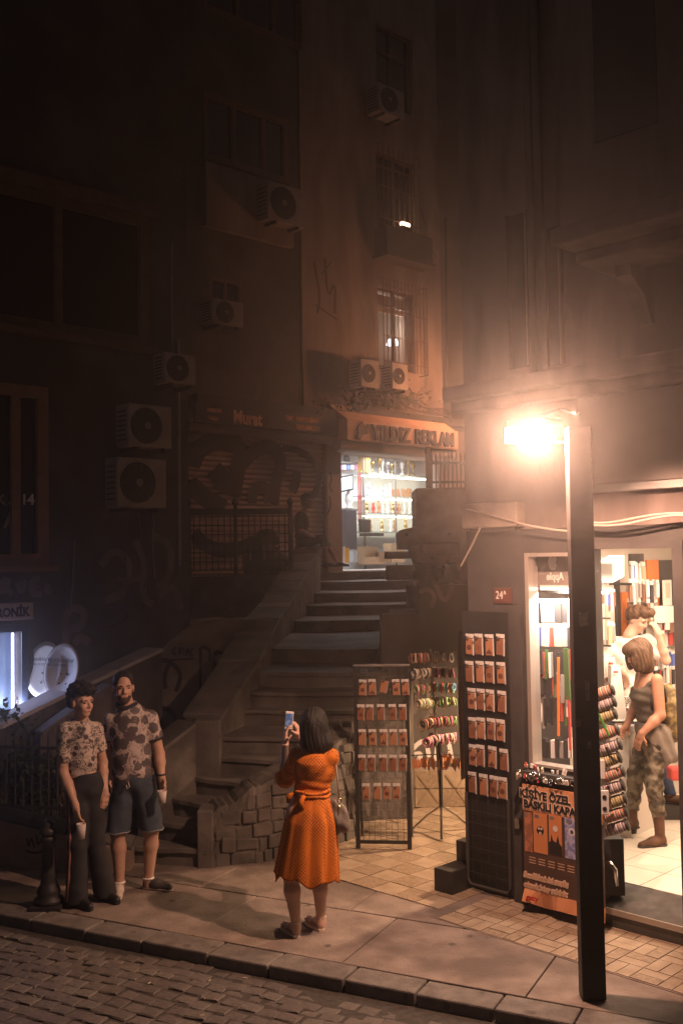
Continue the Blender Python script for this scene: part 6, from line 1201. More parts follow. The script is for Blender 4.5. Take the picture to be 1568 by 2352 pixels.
mb = MB(); mb.tube([D(1374, 1640, 7.4), D(1398, 1690, 7.4)], .009, 8); tag(mb.build('green_stick', M('green_plastic', (.10, .38, .06), rough=.4)), 'bright green stick poking out beside the post', 'stick')
mb = MB(); a = D(1560, 1780, 9.6); mb.box(a.x - .08, a.x + .3, 9.6, 9.75, a.z - .06, a.z + .06); tag(mb.build('red_bag', PC['red'], bevel=.02), 'red bag glimpsed behind the woman in the shop', 'bag')
# ================================================================ PEOPLE
class SDF:
    def __init__(s, lo, hi, h):
        s.lo = np.array(lo, float); s.h = h; s.n = np.ceil((np.array(hi) - s.lo) / h).astype(int) + 1
        s.f = np.full(s.n, .06, np.float32); s.ax = [s.lo[i] + h * np.arange(s.n[i]) for i in range(3)]
    def _sub(s, lo, hi, m):
        a = np.maximum(np.floor((np.array(lo) - m - s.lo) / s.h).astype(int), 0); b = np.minimum(np.ceil((np.array(hi) + m - s.lo) / s.h).astype(int) + 1, s.n)
        if np.any(b <= a): return None, None
        sl = tuple(slice(i, j) for i, j in zip(a, b)); return sl, np.ix_(*[s.ax[i][a[i]:b[i]] for i in range(3)])
    def _min(s, sl, d, k):
        f = s.f[sl]
        if k > 0: h = np.clip(.5 + .5 * (f - d) / k, 0, 1); s.f[sl] = f + (d - f) * h - k * h * (1 - h)
        else: s.f[sl] = np.minimum(f, d)
    def cap(s, a, b, ra, rb, k=.02, flat=1.0, g=0.0):       # tapered capsule; flat squashes along y
        a, b = np.array(a, float), np.array(b, float); ra += g; rb += g; r = max(ra, rb)
        sl, G = s._sub(np.minimum(a, b) - r, np.maximum(a, b) + r, k + .02)
        if sl is None: return s
        d = b - a; L = max(float(d @ d), 1e-9); p = [G[i] - a[i] for i in range(3)]
        t = np.clip((p[0] * d[0] + p[1] * d[1] + p[2] * d[2]) / L, 0, 1)
        q = np.sqrt((p[0] - d[0] * t) ** 2 + ((p[1] - d[1] * t) / flat) ** 2 + (p[2] - d[2] * t) ** 2)
        s._min(sl, (q - (ra + (rb - ra) * t)) * min(1, flat), k); return s
    def ell(s, c, r, k=.02, rot=None, g=0.0):
        c = np.array(c, float); r = np.array(r, float) + g; m = r.max()
        sl, G = s._sub(c - m, c + m, k + .02)
        if sl is None: return s
        p = [G[i] - c[i] for i in range(3)]
        if rot is not None:
            Rm = np.array(rot); p = [Rm[0][i] * p[0] + Rm[1][i] * p[1] + Rm[2][i] * p[2] for i in range(3)]
        k0 = np.sqrt((p[0] / r[0]) ** 2 + (p[1] / r[1]) ** 2 + (p[2] / r[2]) ** 2); k1 = np.sqrt((p[0] / r[0] ** 2) ** 2 + (p[1] / r[1] ** 2) ** 2 + (p[2] / r[2] ** 2) ** 2) + 1e-9
        s._min(sl, np.where(k0 < 1e-3, -r.min(), k0 * (k0 - 1) / k1), k); return s
    def chain(s, pts, rs, k=.02, flat=1.0, g=0.0):
        for i in range(len(pts) - 1): s.cap(pts[i], pts[i + 1], rs[i], rs[i + 1], k, flat, g)
        return s
    def cut(s, n, c, round_=0.0):                           # keep the side where (p-c).n < 0
        n = np.array(n, float); n /= np.linalg.norm(n); G = np.ix_(*s.ax); d = (G[0] - c[0]) * n[0] + (G[1] - c[1]) * n[1] + (G[2] - c[2]) * n[2]
        s.f = np.maximum(s.f, d.astype(np.float32)); return s
    def sub(s, o): s.f = np.maximum(s.f, -o.f); return s
    def warp(s, fn): G = np.ix_(*s.ax); s.f = (s.f + fn(G[0], G[1], G[2])).astype(np.float32); return s
    def build(s, name, m, parent, label=None, dec=None):
        f = np.clip(s.f, -3 * s.h, 3 * s.h); f[0] = f[-1] = 3 * s.h; f[:, 0] = f[:, -1] = 3 * s.h; f[:, :, 0] = f[:, :, -1] = 3 * s.h
        gr_ = openvdb.FloatGrid(3 * s.h); gr_.copyFromArray(np.ascontiguousarray(f)); pts, quads = gr_.convertToQuads(0.0)
        pts = pts * s.h + s.lo; me = bpy.data.meshes.new(name)
        me.vertices.add(len(pts)); me.vertices.foreach_set('co', pts.astype(np.float32).ravel()); nq = len(quads)
        me.loops.add(nq * 4); me.loops.foreach_set('vertex_index', quads[:, ::-1].astype(np.int32).ravel()); me.polygons.add(nq); me.polygons.foreach_set('loop_start', np.arange(0, nq * 4, 4, dtype=np.int32))
        me.polygons.foreach_set('use_smooth', np.ones(nq, bool)); me.update(); me.validate()
        v = pts[quads[:, ::-1]]; vol = np.einsum('ij,ij->i', v[:, 0], np.cross(v[:, 1] - v[:, 0], v[:, 2] - v[:, 0])).sum()
        if vol < 0: me.flip_normals()
        me.materials.append(m); o = bpy.data.objects.new(name, me); COL.objects.link(o); o.parent = parent
        if label: o['label'] = label
        return o
def V3(*a): return np.array(a, float)
def rotz3(a): c, s_ = math.cos(a), math.sin(a); return np.array([[c, -s_, 0], [s_, c, 0], [0, 0, 1]])
SKIN = M('skin', (.46, .27, .19), (.50, .30, .215), 40, .5, .05); SKIN_P = M('skin_fair', (.55, .34, .25), (.58, .37, .28), 40, .5)
HAIR = M('dark_hair', (.008, .007, .006), (.018, .014, .012), 60, .6, .5, stretch=(1, 1, .12), bscale=140); HAIRB = M('brown_hair', (.075, .036, .02), (.15, .078, .042), 90, .5, .6, stretch=(1, 1, .15), bscale=180)
EYEM = M('eye', (.03, .02, .02), rough=.2); LIP = M('lips', (.36, .14, .12), rough=.5)
def head(S, c, yaw, pitch=0.0, tilt=0.0, sc=1.0):
    """skull, jaw, nose, ears; yaw 0 faces the camera (-y), positive turns to the picture's right"""
    a = rotz3(yaw) @ np.array(Matrix.Rotation(tilt, 3, 'Y')) @ np.array(Matrix.Rotation(pitch, 3, 'X')); c = np.array(c, float); T = lambda x, y, z: c + a @ (V3(x, y, z) * sc)
    S.ell(T(0, .01, .03), V3(.074, .092, .092) * sc, .0, a); S.ell(T(0, -.022, -.045), V3(.056, .066, .072) * sc, .03, a); S.ell(T(0, -.055, -.092), V3(.026, .022, .02) * sc, .03, a)
    S.ell(T(.034, -.06, -.03), V3(.024, .022, .026) * sc, .02, a); S.ell(T(-.034, -.06, -.03), V3(.024, .022, .026) * sc, .02, a); S.cap(T(-.045, -.072, .025), T(.045, -.072, .025), .010 * sc, .010 * sc, .02)
    S.cap(T(0, -.085, .012), T(0, -.104, -.026), .008 * sc, .012 * sc, .010); S.ell(T(.012, -.092, -.03), V3(.009, .011, .008) * sc, .008, a); S.ell(T(-.012, -.092, -.03), V3(.009, .011, .008) * sc, .008, a)
    S.cap(T(-.018, -.083, -.060), T(.018, -.083, -.060), .008 * sc, .008 * sc, .012)
    for x in (-1, 1): S.ell(T(.077 * x, .015, -.01), V3(.010, .02, .032) * sc, .008, a)
    return T, a
def face_bits(T, a, par, sc=1.0, beard=None, brow=HAIR):
    for x in (-1, 1):
        mb = MB(); c = T(.031 * x, -.072, .004); mb.lathe([(.002, -.012), (.008, -.006), (.0095, 0), (.008, .006), (.002, .012)], c, 10, a @ V3(1, 0, 0)); loc_build(mb, 'eye', EYEM, par)
        mb = MB(); mb.tube([T(.014 * x, -.088, .022), T(.032 * x, -.088, .028), T(.05 * x, -.076, .022)], [.003, .0045, .002], 6); loc_build(mb, 'eyebrow', brow, par)
    mb = MB(); mb.tube([T(-.024, -.080, -.061), T(-.01, -.0905, -.0585), T(0, -.0915, -.060), T(.01, -.0905, -.0585), T(.024, -.080, -.061)], [.002, .0045, .004, .0045, .002], 6); loc_build(mb, 'lips', LIP, par)
def loc_build(mb, name, m, par, smooth=True, label=None):
    me = mb.mesh(name, (0, 0, 0), smooth); bm = bmesh.new(); bm.from_mesh(me); bmesh.ops.recalc_face_normals(bm, faces=bm.faces); bm.to_mesh(me); bm.free()
    me.materials.append(m); o = bpy.data.objects.new(name, me); COL.objects.link(o); o.parent = par
    if label: o['label'] = label
    return o
def hand(S, w, d, n, side, curl=.6, sc=1.0, spread=.25):
    """palm from the wrist w along d; n is the palm's normal (towards what it holds); side picks the thumb's side"""
    w, d, n = np.array(w, float), np.array(d, float), np.array(n, float); d /= np.linalg.norm(d); n = n - d * (n @ d); n /= np.linalg.norm(n); t = np.cross(d, n) * side
    S.cap(w, w + d * .035 * sc, .025 * sc, .028 * sc, .02)
    for q in (-.026, -.009, .009, .026): S.cap(w + d * .03 * sc + t * q * .8 * sc, w + d * .085 * sc + t * q * sc, .014 * sc, .0125 * sc, .012)
    for i, (q, L) in enumerate(((.027, .070), (.009, .080), (-.009, .075), (-.026, .058))):
        p = w + d * .085 * sc + t * q * sc; v = d + t * q * spread * 8 * .3; ang = 0
        for seg, fr_ in enumerate((.45, .32, .25)):
            ang += curl * (.55, .75, .6)[seg]; v2 = d * math.cos(ang) + n * math.sin(ang) + t * q * spread * 2; v2 /= np.linalg.norm(v2); e = p + v2 * L * fr_ * sc
            S.cap(p, e, (.0098, .009, .0082)[seg] * sc, (.009, .0082, .0072)[seg] * sc, .004); p = e
    p = w + d * .025 * sc + t * .024 * sc; v = d * .55 + t * .75 + n * .35; v /= np.linalg.norm(v); e = p + v * .042 * sc; S.cap(p, e, .013 * sc, .011 * sc, .012); v = d * .75 + t * .25 + n * .6; v /= np.linalg.norm(v); S.cap(e, e + v * .034 * sc, .0108 * sc, .0085 * sc, .004)
def shoe(par, heel, toe, m, sole, h=.075, w=.042, name='shoe', boot=0):
    heel, toe = np.array(heel, float), np.array(toe, float); d = toe - heel; L = np.linalg.norm(d); lo = np.minimum(heel, toe) - .07; hi = np.maximum(heel, toe) + V3(.08, .08, .14 + boot); S = SDF(lo, hi, .006)
    S.cap(heel + d * .12 + V3(0, 0, .045), heel + d * .45 + V3(0, 0, .042), w * .98, w * .95, .0); S.cap(heel + d * .45 + V3(0, 0, .038), heel + d * .9 + V3(0, 0, .03), w, w * .72, .03); S.cap(heel + d * .16 + V3(0, 0, .05), heel + d * .20 + V3(0, 0, h + boot), w * .92, w * .86 + boot * .05, .02)
    S.cut((0, 0, -1), (0, 0, .012 + heel[2])).cut((0, 0, 1), (0, 0, h + .01 + boot + heel[2]))
    o = S.build(name, m, par); S2 = SDF(lo, hi, .006); S2.cap(heel + d * .10 + V3(0, 0, .02), heel + d * .9 + V3(0, 0, .02), w * 1.06, w * .8, 0); S2.cut((0, 0, 1), (0, 0, .017 + heel[2])).cut((0, 0, -1), (0, 0, heel[2] + .001)); S2.build('sole', sole, o); return o
def arm(S, sh, el, wr, r=(.046, .038, .036, .024), k=.02, g=0.0, upto=1.0):
    S.cap(sh, el, r[0], r[1], k, 1, g); sh, el, wr = map(lambda q: np.array(q, float), (sh, el, wr)); mid = el + (wr - el) * .35; S.cap(el, mid, r[1], r[2] * 1.06, k, 1, g); S.cap(mid, wr, r[2] * 1.06, r[3], k, 1, g)
def leg(S, hip, kn, an, r=(.082, .056, .056, .034), k=.025, g=0.0):
    hip, kn, an = map(lambda q: np.array(q, float), (hip, kn, an)); S.cap(hip, kn, r[0], r[1], k, 1, g); cal = kn + (an - kn) * .32; back = np.array(S.calf if hasattr(S, 'calf') else (0, .012, 0)); S.cap(kn, cal + back, r[1] * .92, r[2], k, 1, g); S.cap(cal + back, an, r[2], r[3], k, 1, g)
def person(lab, loc): return thing('person', lab, 'person', loc)

# ---------------------------------------------------------------- woman in the orange dress, seen from behind, photographing the stairs
def woman():
    t = person('woman with a black bob in an orange dotted dress photographing the stairs, seen from behind', P(705, 2148, 0)); k = 1 / 315
    X = lambda u, v, y=0: V3((u - 705) * k - .016 * (v - 2148) * k * 0, y, (2148 - v) * k)
    hc = V3(.075, .03, 1.50); sl, sr = V3(-.06, .06, 1.275), V3(.192, -.01, 1.285); hipc = V3(.03, 0, .90)
    el, wl = V3(-.155, .17, 1.10), V3(-.16, .30, 1.33); er, wr = V3(.10, .34, 1.17), V3(-.055, .44, 1.36)
    kl, al, kr, ar_ = V3(-.115, .0, .44), V3(-.078, -.015, .085), V3(.10, .05, .44), V3(.10, .10, .085)
    S = SDF((-.36, -.26, -.02), (.36, .62, 1.70), .0062); S.calf = (0, -.014, 0)
    head(S, hc, math.pi - .25, .1); S.cap(hc + V3(0, 0, -.06), V3(.075, .01, 1.30), .048, .052, .03)
    S.ell((.07, .02, 1.20), (.155, .10, .14), .04); S.ell((.05, .02, 1.06), (.115, .085, .12), .05); S.ell(hipc, (.155, .11, .14), .05)
    arm(S, sl, el, wl); arm(S, sr, er, wr)
    leg(S, hipc + V3(-.085, 0, -.03), kl, al, (.088, .058, .058, .033)); leg(S, hipc + V3(.085, 0, -.03), kr, ar_, (.088, .058, .058, .033))
    hand(S, wl, (.05, .06, 1), (.75, .2, .1), -1, .55, .95); hand(S, wr, (-.22, -.05, .9), (-.8, .1, .1), 1, .7, .95)
    for a, d in ((al, V3(-.085, .15, 0)), (ar_, V3(-.09, .15, 0))):
        S.cap(a, a + V3(0, -.02, -.045), .034, .03, .02); S.cap(a + V3(0, .0, -.03), a + d + V3(0, 0, -.055), .034, .026, .02)
        for q in (-.02, -.007, .007, .02): e = a + d + V3(q, 0, -.062); S.cap(e, e + d * .16, .011, .009, .005)
    S.build('body', SKIN_P, t)
    # hair
    H = SDF((-.14, -.16, 1.20), (.30, .22, 1.70), .0055); H.ell(hc + V3(0, -.005, .045), (.100, .112, .105), 0); H.ell(hc + V3(-.005, -.03, -.03), (.108, .10, .12), .04); H.ell(hc + V3(.012, -.045, -.115), (.120, .078, .085), .04); H.ell(hc + V3(.055, -.02, -.11), (.075, .07, .085), .04)
    H.cut((0, .0, -1), (0, 0, 1.305)).cut((-.25, 1, .0), hc + V3(0, .075, 0)); H.warp(lambda x, y, z: .0016 * np.sin(x * 210 + 3 * np.sin(z * 18)) + .002 * np.sin(x * 70 + z * 25) + .006 * np.clip((1.36 - z) / .06, 0, 1) * np.sin(x * 210)); H.build('hair', HAIR, t)
    # dress: bodice with sleeves, sash, pleated skirt
    DR = dots('dress_print', (.60, .165, .014), (.20, .055, .014), 58, .33)
    d = SDF((-.36, -.3, .36), (.36, .42, 1.40), .006); g = .013
    d.ell((.07, .02, 1.20), (.155, .10, .14), .03, None, g); d.ell((.05, .02, 1.06), (.112, .083, .13), .05, None, g); d.cap(sl, sr, .050, .050, .04, 1, .008); d.cap((.07, .01, 1.26), (.075, .0, 1.35), .11, .05, .06)
    arm(d, sl, el, wl, (.056, .058, .052, .05), .03, .008); arm(d, sr, er, wr, (.050, .05, .05, .05), .03, .006); d.cap(sl, el, .056, .062, .03)
    e2 = el + (wl - el) * .10; d.cut(wl - el, e2) if 0 else None
    # cut the sleeves just past the elbow with a local box
    G = np.ix_(*d.ax); 
    for a, b, f_ in ((el, wl, .12), (er, wr, .25)):
        n_ = (b - a) / np.linalg.norm(b - a); c_ = a + (b - a) * f_; dist = (G[0] - c_[0]) * n_[0] + (G[1] - c_[1]) * n_[1] + (G[2] - c_[2]) * n_[2]
        near = np.sqrt((G[0] - b[0]) ** 2 + (G[1] - b[1]) ** 2 + (G[2] - b[2]) ** 2) < .26; m_ = near & ((G[0] < -.09) if a is el else (G[1] > .15)); d.f = np.where(m_, np.maximum(d.f, dist), d.f).astype(np.float32)
    d.cut((0, -.35, 1), (.075, .0, 1.355)); d.cut((0, 0, -1), (0, 0, .985)); d.warp(lambda x, y, z: .0035 * np.sin(z * 95 + x * 22) * np.clip((1.17 - z) / .1, 0, 1) + .002 * np.sin(z * 60 - x * 50)); d.build('bodice', DR, t)
    nz, na = 44, 110; vs = []; fs = []
    for i in range(nz):
        f = i / (nz - 1); z = 1.02 - f * .60; cx = .052 - .035 * f - .015 * f * f; e = max(0, 1 - f * 3.2)
        for j in range(na):
            a = 2 * math.pi * j / na; rx = .118 + .052 * min(1, f * 3.2) ** .8 + .062 * f; ry = .098 + .042 * min(1, f * 3.) ** .8 + .05 * f
            pl = (.006 + .022 * f) * (abs(math.sin(a * 4.5 + .5)) ** .7 - .6) + .010 * f * math.sin(a * 11 + 1.3) ; s_ = 1 + pl / rx
            zz_ = z - .02 * f * math.sin(a * 4 + .7) * f - .018 * f * math.sin(a * 9 + 2) * f
            vs.append((cx + rx * s_ * math.cos(a), .0 + ry * s_ * math.sin(a), zz_ - .02 * f * math.cos(a)))
    for i in range(nz - 1):
        for j in range(na): fs.append((i * na + j, i * na + (j + 1) % na, (i + 1) * na + (j + 1) % na, (i + 1) * na + j))
    mb = MB(); mb.add(vs, fs); o = loc_build(mb, 'skirt', DR, t); so = o.modifiers.new('thick', 'SOLIDIFY'); so.thickness = .005
    mb = MB(); 
    for dz in (0, .028): mb.tube([(.052 + .126 * math.cos(a), .0 + .104 * math.sin(a), 1.012 + dz + .006 * math.sin(a * 3 + dz * 90)) for a in [2 * math.pi * q / 40 for q in range(41)]], .013, 8, cap=False)
    mb.tube([(.0, -.10, 1.03), (-.03, -.11, .985), (-.01, -.115, .93)], [.016, .022, .01], 8); mb.tube([(-.075, -.03, 1.03), (-.115, -.03, 1.01), (-.125, -.03, .96)], [.012, .026, .012], 8); loc_build(mb, 'sash', DR, t)
    SD = M('sandal_leather', (.62, .50, .40), rough=.5)
    for a, d_ in ((al, V3(-.085, .15, 0)), (ar_, V3(-.09, .15, 0))):
        mb = MB(); b = a + V3(0, -.028, 0); L = d_ / np.linalg.norm(d_); s_ = V3(L[1], -L[0], 0)
        def ring_(z, r): return [tuple(b + L * x * 1.0 + s_ * y + V3(0, 0, z - b[2])) for x, y in ((-.028, 0), (-.02, .026), (.06, .03), (.13, .040), (.20, .03), (.215, 0), (.20, -.03), (.13, -.04), (.06, -.03), (-.02, -.026))]
        r0, r1 = ring_(.001, 0), ring_(.020, 0); n = 10; mb.add(r0 + r1, [tuple(range(n - 1, -1, -1)), tuple(range(n, 2 * n))] + [(i, (i + 1) % n, n + (i + 1) % n, n + i) for i in range(n)]); sd = loc_build(mb, 'sandal', SD, t, False)
        mb = MB(); mb.tube([tuple(a + V3(.036 * math.cos(q), .036 * math.sin(q), .012)) for q in [2 * math.pi * i / 20 for i in range(21)]], .0065, 6, cap=False); mb.tube([tuple(b + L * .11 + s_ * .042 + V3(0, 0, -.06)), tuple(b + L * .11 + V3(0, 0, -.012)), tuple(b + L * .11 - s_ * .042 + V3(0, 0, -.06))], .007, 6); mb.tube([tuple(b + V3(0, -.004, -.06)), tuple(b + V3(0, -.006, .015))], .008, 6); loc_build(mb, 'strap', SD, sd)
    # phone held up and the shoulder bag: things of their own
    L0 = t.location; pc = X(664, 1677, .385); ph = thing('phone', 'white phone held up by the woman in the orange dress', 'phone', L0 + Vector(pc)); fr = Fr((0, 0), (.97, .12)); R_ = lambda p: (p[0] * math.cos(.1) + p[2] * math.sin(.1), p[1], -p[0] * math.sin(.1) + p[2] * math.cos(.1))
    mb = MB(); mb.fbox(fr, -.031, .031, -.068, .068, -.004, .004); mb.v = [R_(v) for v in mb.v]; o = loc_build(mb, 'casing', PC['white'], ph, False); b = o.modifiers.new('b', 'BEVEL'); b.width = .004; b.segments = 3
    sm = M('phone_screen', (.02, .03, .05), (.25, .35, .55), 26, .2, emit=(.10, .16, .30), es=.5, lo=.5, hi=.66)
    mb = MB(); mb.fbox(fr, -.027, .027, -.052, .052, .0045, .0052); mb.v = [R_(v) for v in mb.v]; loc_build(mb, 'screen', sm, ph, False)
    bg_ = thing('shoulder_bag', 'grey leather shoulder bag hanging at the side of the woman in orange', 'bag', L0 + Vector(X(782, 1918, -.02))); BM = M('bag_leather', (.13, .105, .09), (.19, .155, .13), 24, .5, .3); S = SDF((-.16, -.12, -.02), (.13, .14, .32), .006)
    S.ell((-.035, .02, .12), (.09, .06, .12), 0); S.ell((-.06, .02, .19), (.065, .04, .065), .05); S.ell((.02, .01, .08), (.07, .055, .08), .04); S.warp(lambda x, y, z: .005 * np.sin(z * 50 + x * 40) + .004 * np.sin(x * 90)); S.build('pouch', BM, bg_)
    mb = MB(); s0_ = V3(774, 0, 0); st = [X(768, 1730, -.02), X(775, 1738, -.035), X(780, 1790, -.03), X(783, 1836, -.03)]; mb.tube([tuple(q - X(782, 1918, -.02)) for q in st], .006, 6); loc_build(mb, 'strap', M('strap_tan', (.42, .34, .27), rough=.5), bg_)
    mb = MB(); c_ = X(784, 1842, -.035) - X(782, 1918, -.02); mb.tube([tuple(c_ + V3(.012 * math.cos(q), 0, .02 * math.sin(q))) for q in [i * .5236 for i in range(13)]], .004, 6, cap=False); mb.tube([tuple(c_ + V3(.0, -.02, -.02)), tuple(c_ + V3(0, -.03, -.09))], .005, 6); loc_build(mb, 'ring', M('gold_ring', (.7, .48, .2), rough=.25, metal=1), bg_)
woman()

# ---------------------------------------------------------------- two men at the left
def cup(lab, c, m=None, h=.10):
    mb = MB(); mb.lathe([(.028, 0), (.038, h), (.036, h), (.026, .004)], c, 16); o = mb.build('paper_cup', M('paper_cup', (.55, .46, .42), (.62, .53, .48), 14, .7), smooth=True); tag(o, lab, 'cup')
    return o
def man_left():
    t = person('young man with dark curly hair, flowered white t-shirt and black trousers looking right', P(190, 2080, 0)); L0 = t.location
    hc = V3(.0, 0, 1.615); S = SDF((-.40, -.32, -.02), (.30, .30, 1.80), .0065); T, a = head(S, hc, .95, .05); S.cap(hc + V3(-.005, .03, -.07), (-.03, .05, 1.44), .047, .055, .03)
    hipc = V3(.02, .03, .95); S.ell((-.03, .04, 1.27), (.125, .105, .2), .04); S.ell(hipc, (.125, .10, .13), .06); S.ell((-.02, .04, 1.12), (.112, .09, .14), .05)
    sh, el, wr = V3(-.125, -.03, 1.40), V3(-.14, -.05, 1.07), V3(-.02, -.14, .83); arm(S, sh, el, wr, (.05, .041, .039, .026)); hand(S, wr, (.22, -.12, -1), (.6, .55, .1), -1, .5, 1.05)
    sh2, el2, wr2 = V3(.09, .09, 1.38), V3(.13, .15, 1.10), V3(.17, .05, .90); arm(S, sh2, el2, wr2, (.045, .04, .036, .025)); hand(S, wr2, (.05, -.1, -1), (-.6, .4, 0), 1, .5)
    kl, al = V3(-.03, -.03, .50), V3(-.045, -.02, .07); kr, ar_ = V3(.085, .07, .50), V3(.155, .12, .07); leg(S, hipc + V3(-.06, -.03, -.04), kl, al, (.085, .058, .052, .034)); leg(S, hipc + V3(.06, .04, -.04), kr, ar_, (.085, .058, .052, .034)); S.build('body', SKIN, t)
    face_bits(T, a, t)
    H = SDF((-.2, -.22, 1.50), (.22, .2, 1.86), .006); H.ell(hc + V3(-.02, .03, .085), (.105, .105, .085), 0); H.ell(hc + a @ V3(0, -.045, .105), (.085, .07, .05), .03); H.ell(hc + a @ V3(0, .075, .02), (.082, .055, .085), .03)
    H.warp(lambda x, y, z: .013 * np.sin(x * 95 + 2 * np.sin(z * 60)) * np.sin(y * 90 + 1) * np.sin(z * 85) ); B_ = SDF((-.2, -.22, 1.50), (.22, .2, 1.86), .006); fc = hc + a @ V3(0, -.085, -.02); B_.ell(fc, (.075, .07, .075), 0); H.sub(B_); H.build('hair', HAIR, t)
    SH = dots('floral_shirt', (.50, .40, .34), (.05, .042, .04), 13, .55, mode='vine')
    d = SDF((-.32, -.26, .90), (.30, .30, 1.56), .0065); g = .014; d.ell((-.03, .04, 1.27), (.125, .105, .2), .04, None, g); d.ell((-.02, .04, 1.10), (.116, .095, .14), .05, None, g); d.cap(sh, sh2, .050, .050, .04, 1, .006); d.cap((-.02, .04, 1.37), (-.03, .05, 1.46), .10, .055, .05); d.cap((-.03, .05, 1.43), (-.02, .05, 1.475), .07, .055, .03)
    for s_, e_ in ((sh, el), (sh2, el2)): d.cap(s_, s_ + (e_ - s_) * .66, .056, .062, .03)
    d.cut((.15, -.25, 1), (-.02, .03, 1.475)); d.cut((0, 0, -1), (0, 0, 1.0)); d.warp(lambda x, y, z: .005 * np.sin(z * 42 + x * 18) * np.clip((1.2 - z) / .15, 0, 1))
    G = np.ix_(*d.ax)
    for s_, e_ in ((sh, el), (sh2, el2)):
        n_ = (e_ - s_) / np.linalg.norm(e_ - s_); c_ = s_ + (e_ - s_) * .62; dist = (G[0] - c_[0]) * n_[0] + (G[1] - c_[1]) * n_[1] + (G[2] - c_[2]) * n_[2]; near = (((G[0] - e_[0]) ** 2 + (G[1] - e_[1]) ** 2) < .10 ** 2) & (np.abs(G[0] + .02) > .118) & (G[2] < c_[2] + .05) & (G[2] > e_[2] - .05); d.f = np.where(near, np.maximum(d.f, dist), d.f).astype(np.float32)
    d.build('shirt', SH, t)
    TR = M('black_trousers', (.018, .017, .018), (.028, .026, .027), 20, .8); d = SDF((-.26, -.24, .0), (.34, .36, 1.08), .0065); d.ell(hipc, (.125, .10, .13), .05, None, .014); d.cap(hipc + V3(0, 0, .06), hipc + V3(-.02, 0, .11), .105, .10, .03, .85)
    for hp, kn, an in ((hipc + V3(-.06, -.03, -.04), kl, al), (hipc + V3(.06, .04, -.04), kr, ar_)): d.cap(hp, kn, .092, .074, .03); d.cap(kn, an + V3(0, 0, -.03), .072, .092, .03)
    d.cut((0, 0, -1), (0, 0, .035)).cut((0, 0, 1), (0, 0, 1.045)); d.warp(lambda x, y, z: .0016 * np.sin(z * 38 + x * 20) + .002 * np.sin(z * 17 + y * 30)); d.build('trousers', TR, t)
    mb = MB(); mb.tube([(-.075, -.075, .97), (-.085, -.075, .75), (-.073, -.090, .5), (-.085, -.088, .25), (-.098, -.092, .06)], .013, 6); loc_build(mb, 'side_stripe', M('stripe_rust', (.30, .14, .11), rough=.7), t)
    BS = M('black_shoe', (.02, .019, .019), rough=.5); shoe(t, al + V3(-.02, .05, -.07), al + V3(.15, -.13, -.07), BS, BS); shoe(t, ar_ + V3(-.03, .04, -.07), ar_ + V3(.13, -.12, -.07), BS, BS)
    cup('pale paper cup held low in the hand of the young man in black trousers', L0 + Vector((.045, -.215, .585)), h=.115)
man_left()
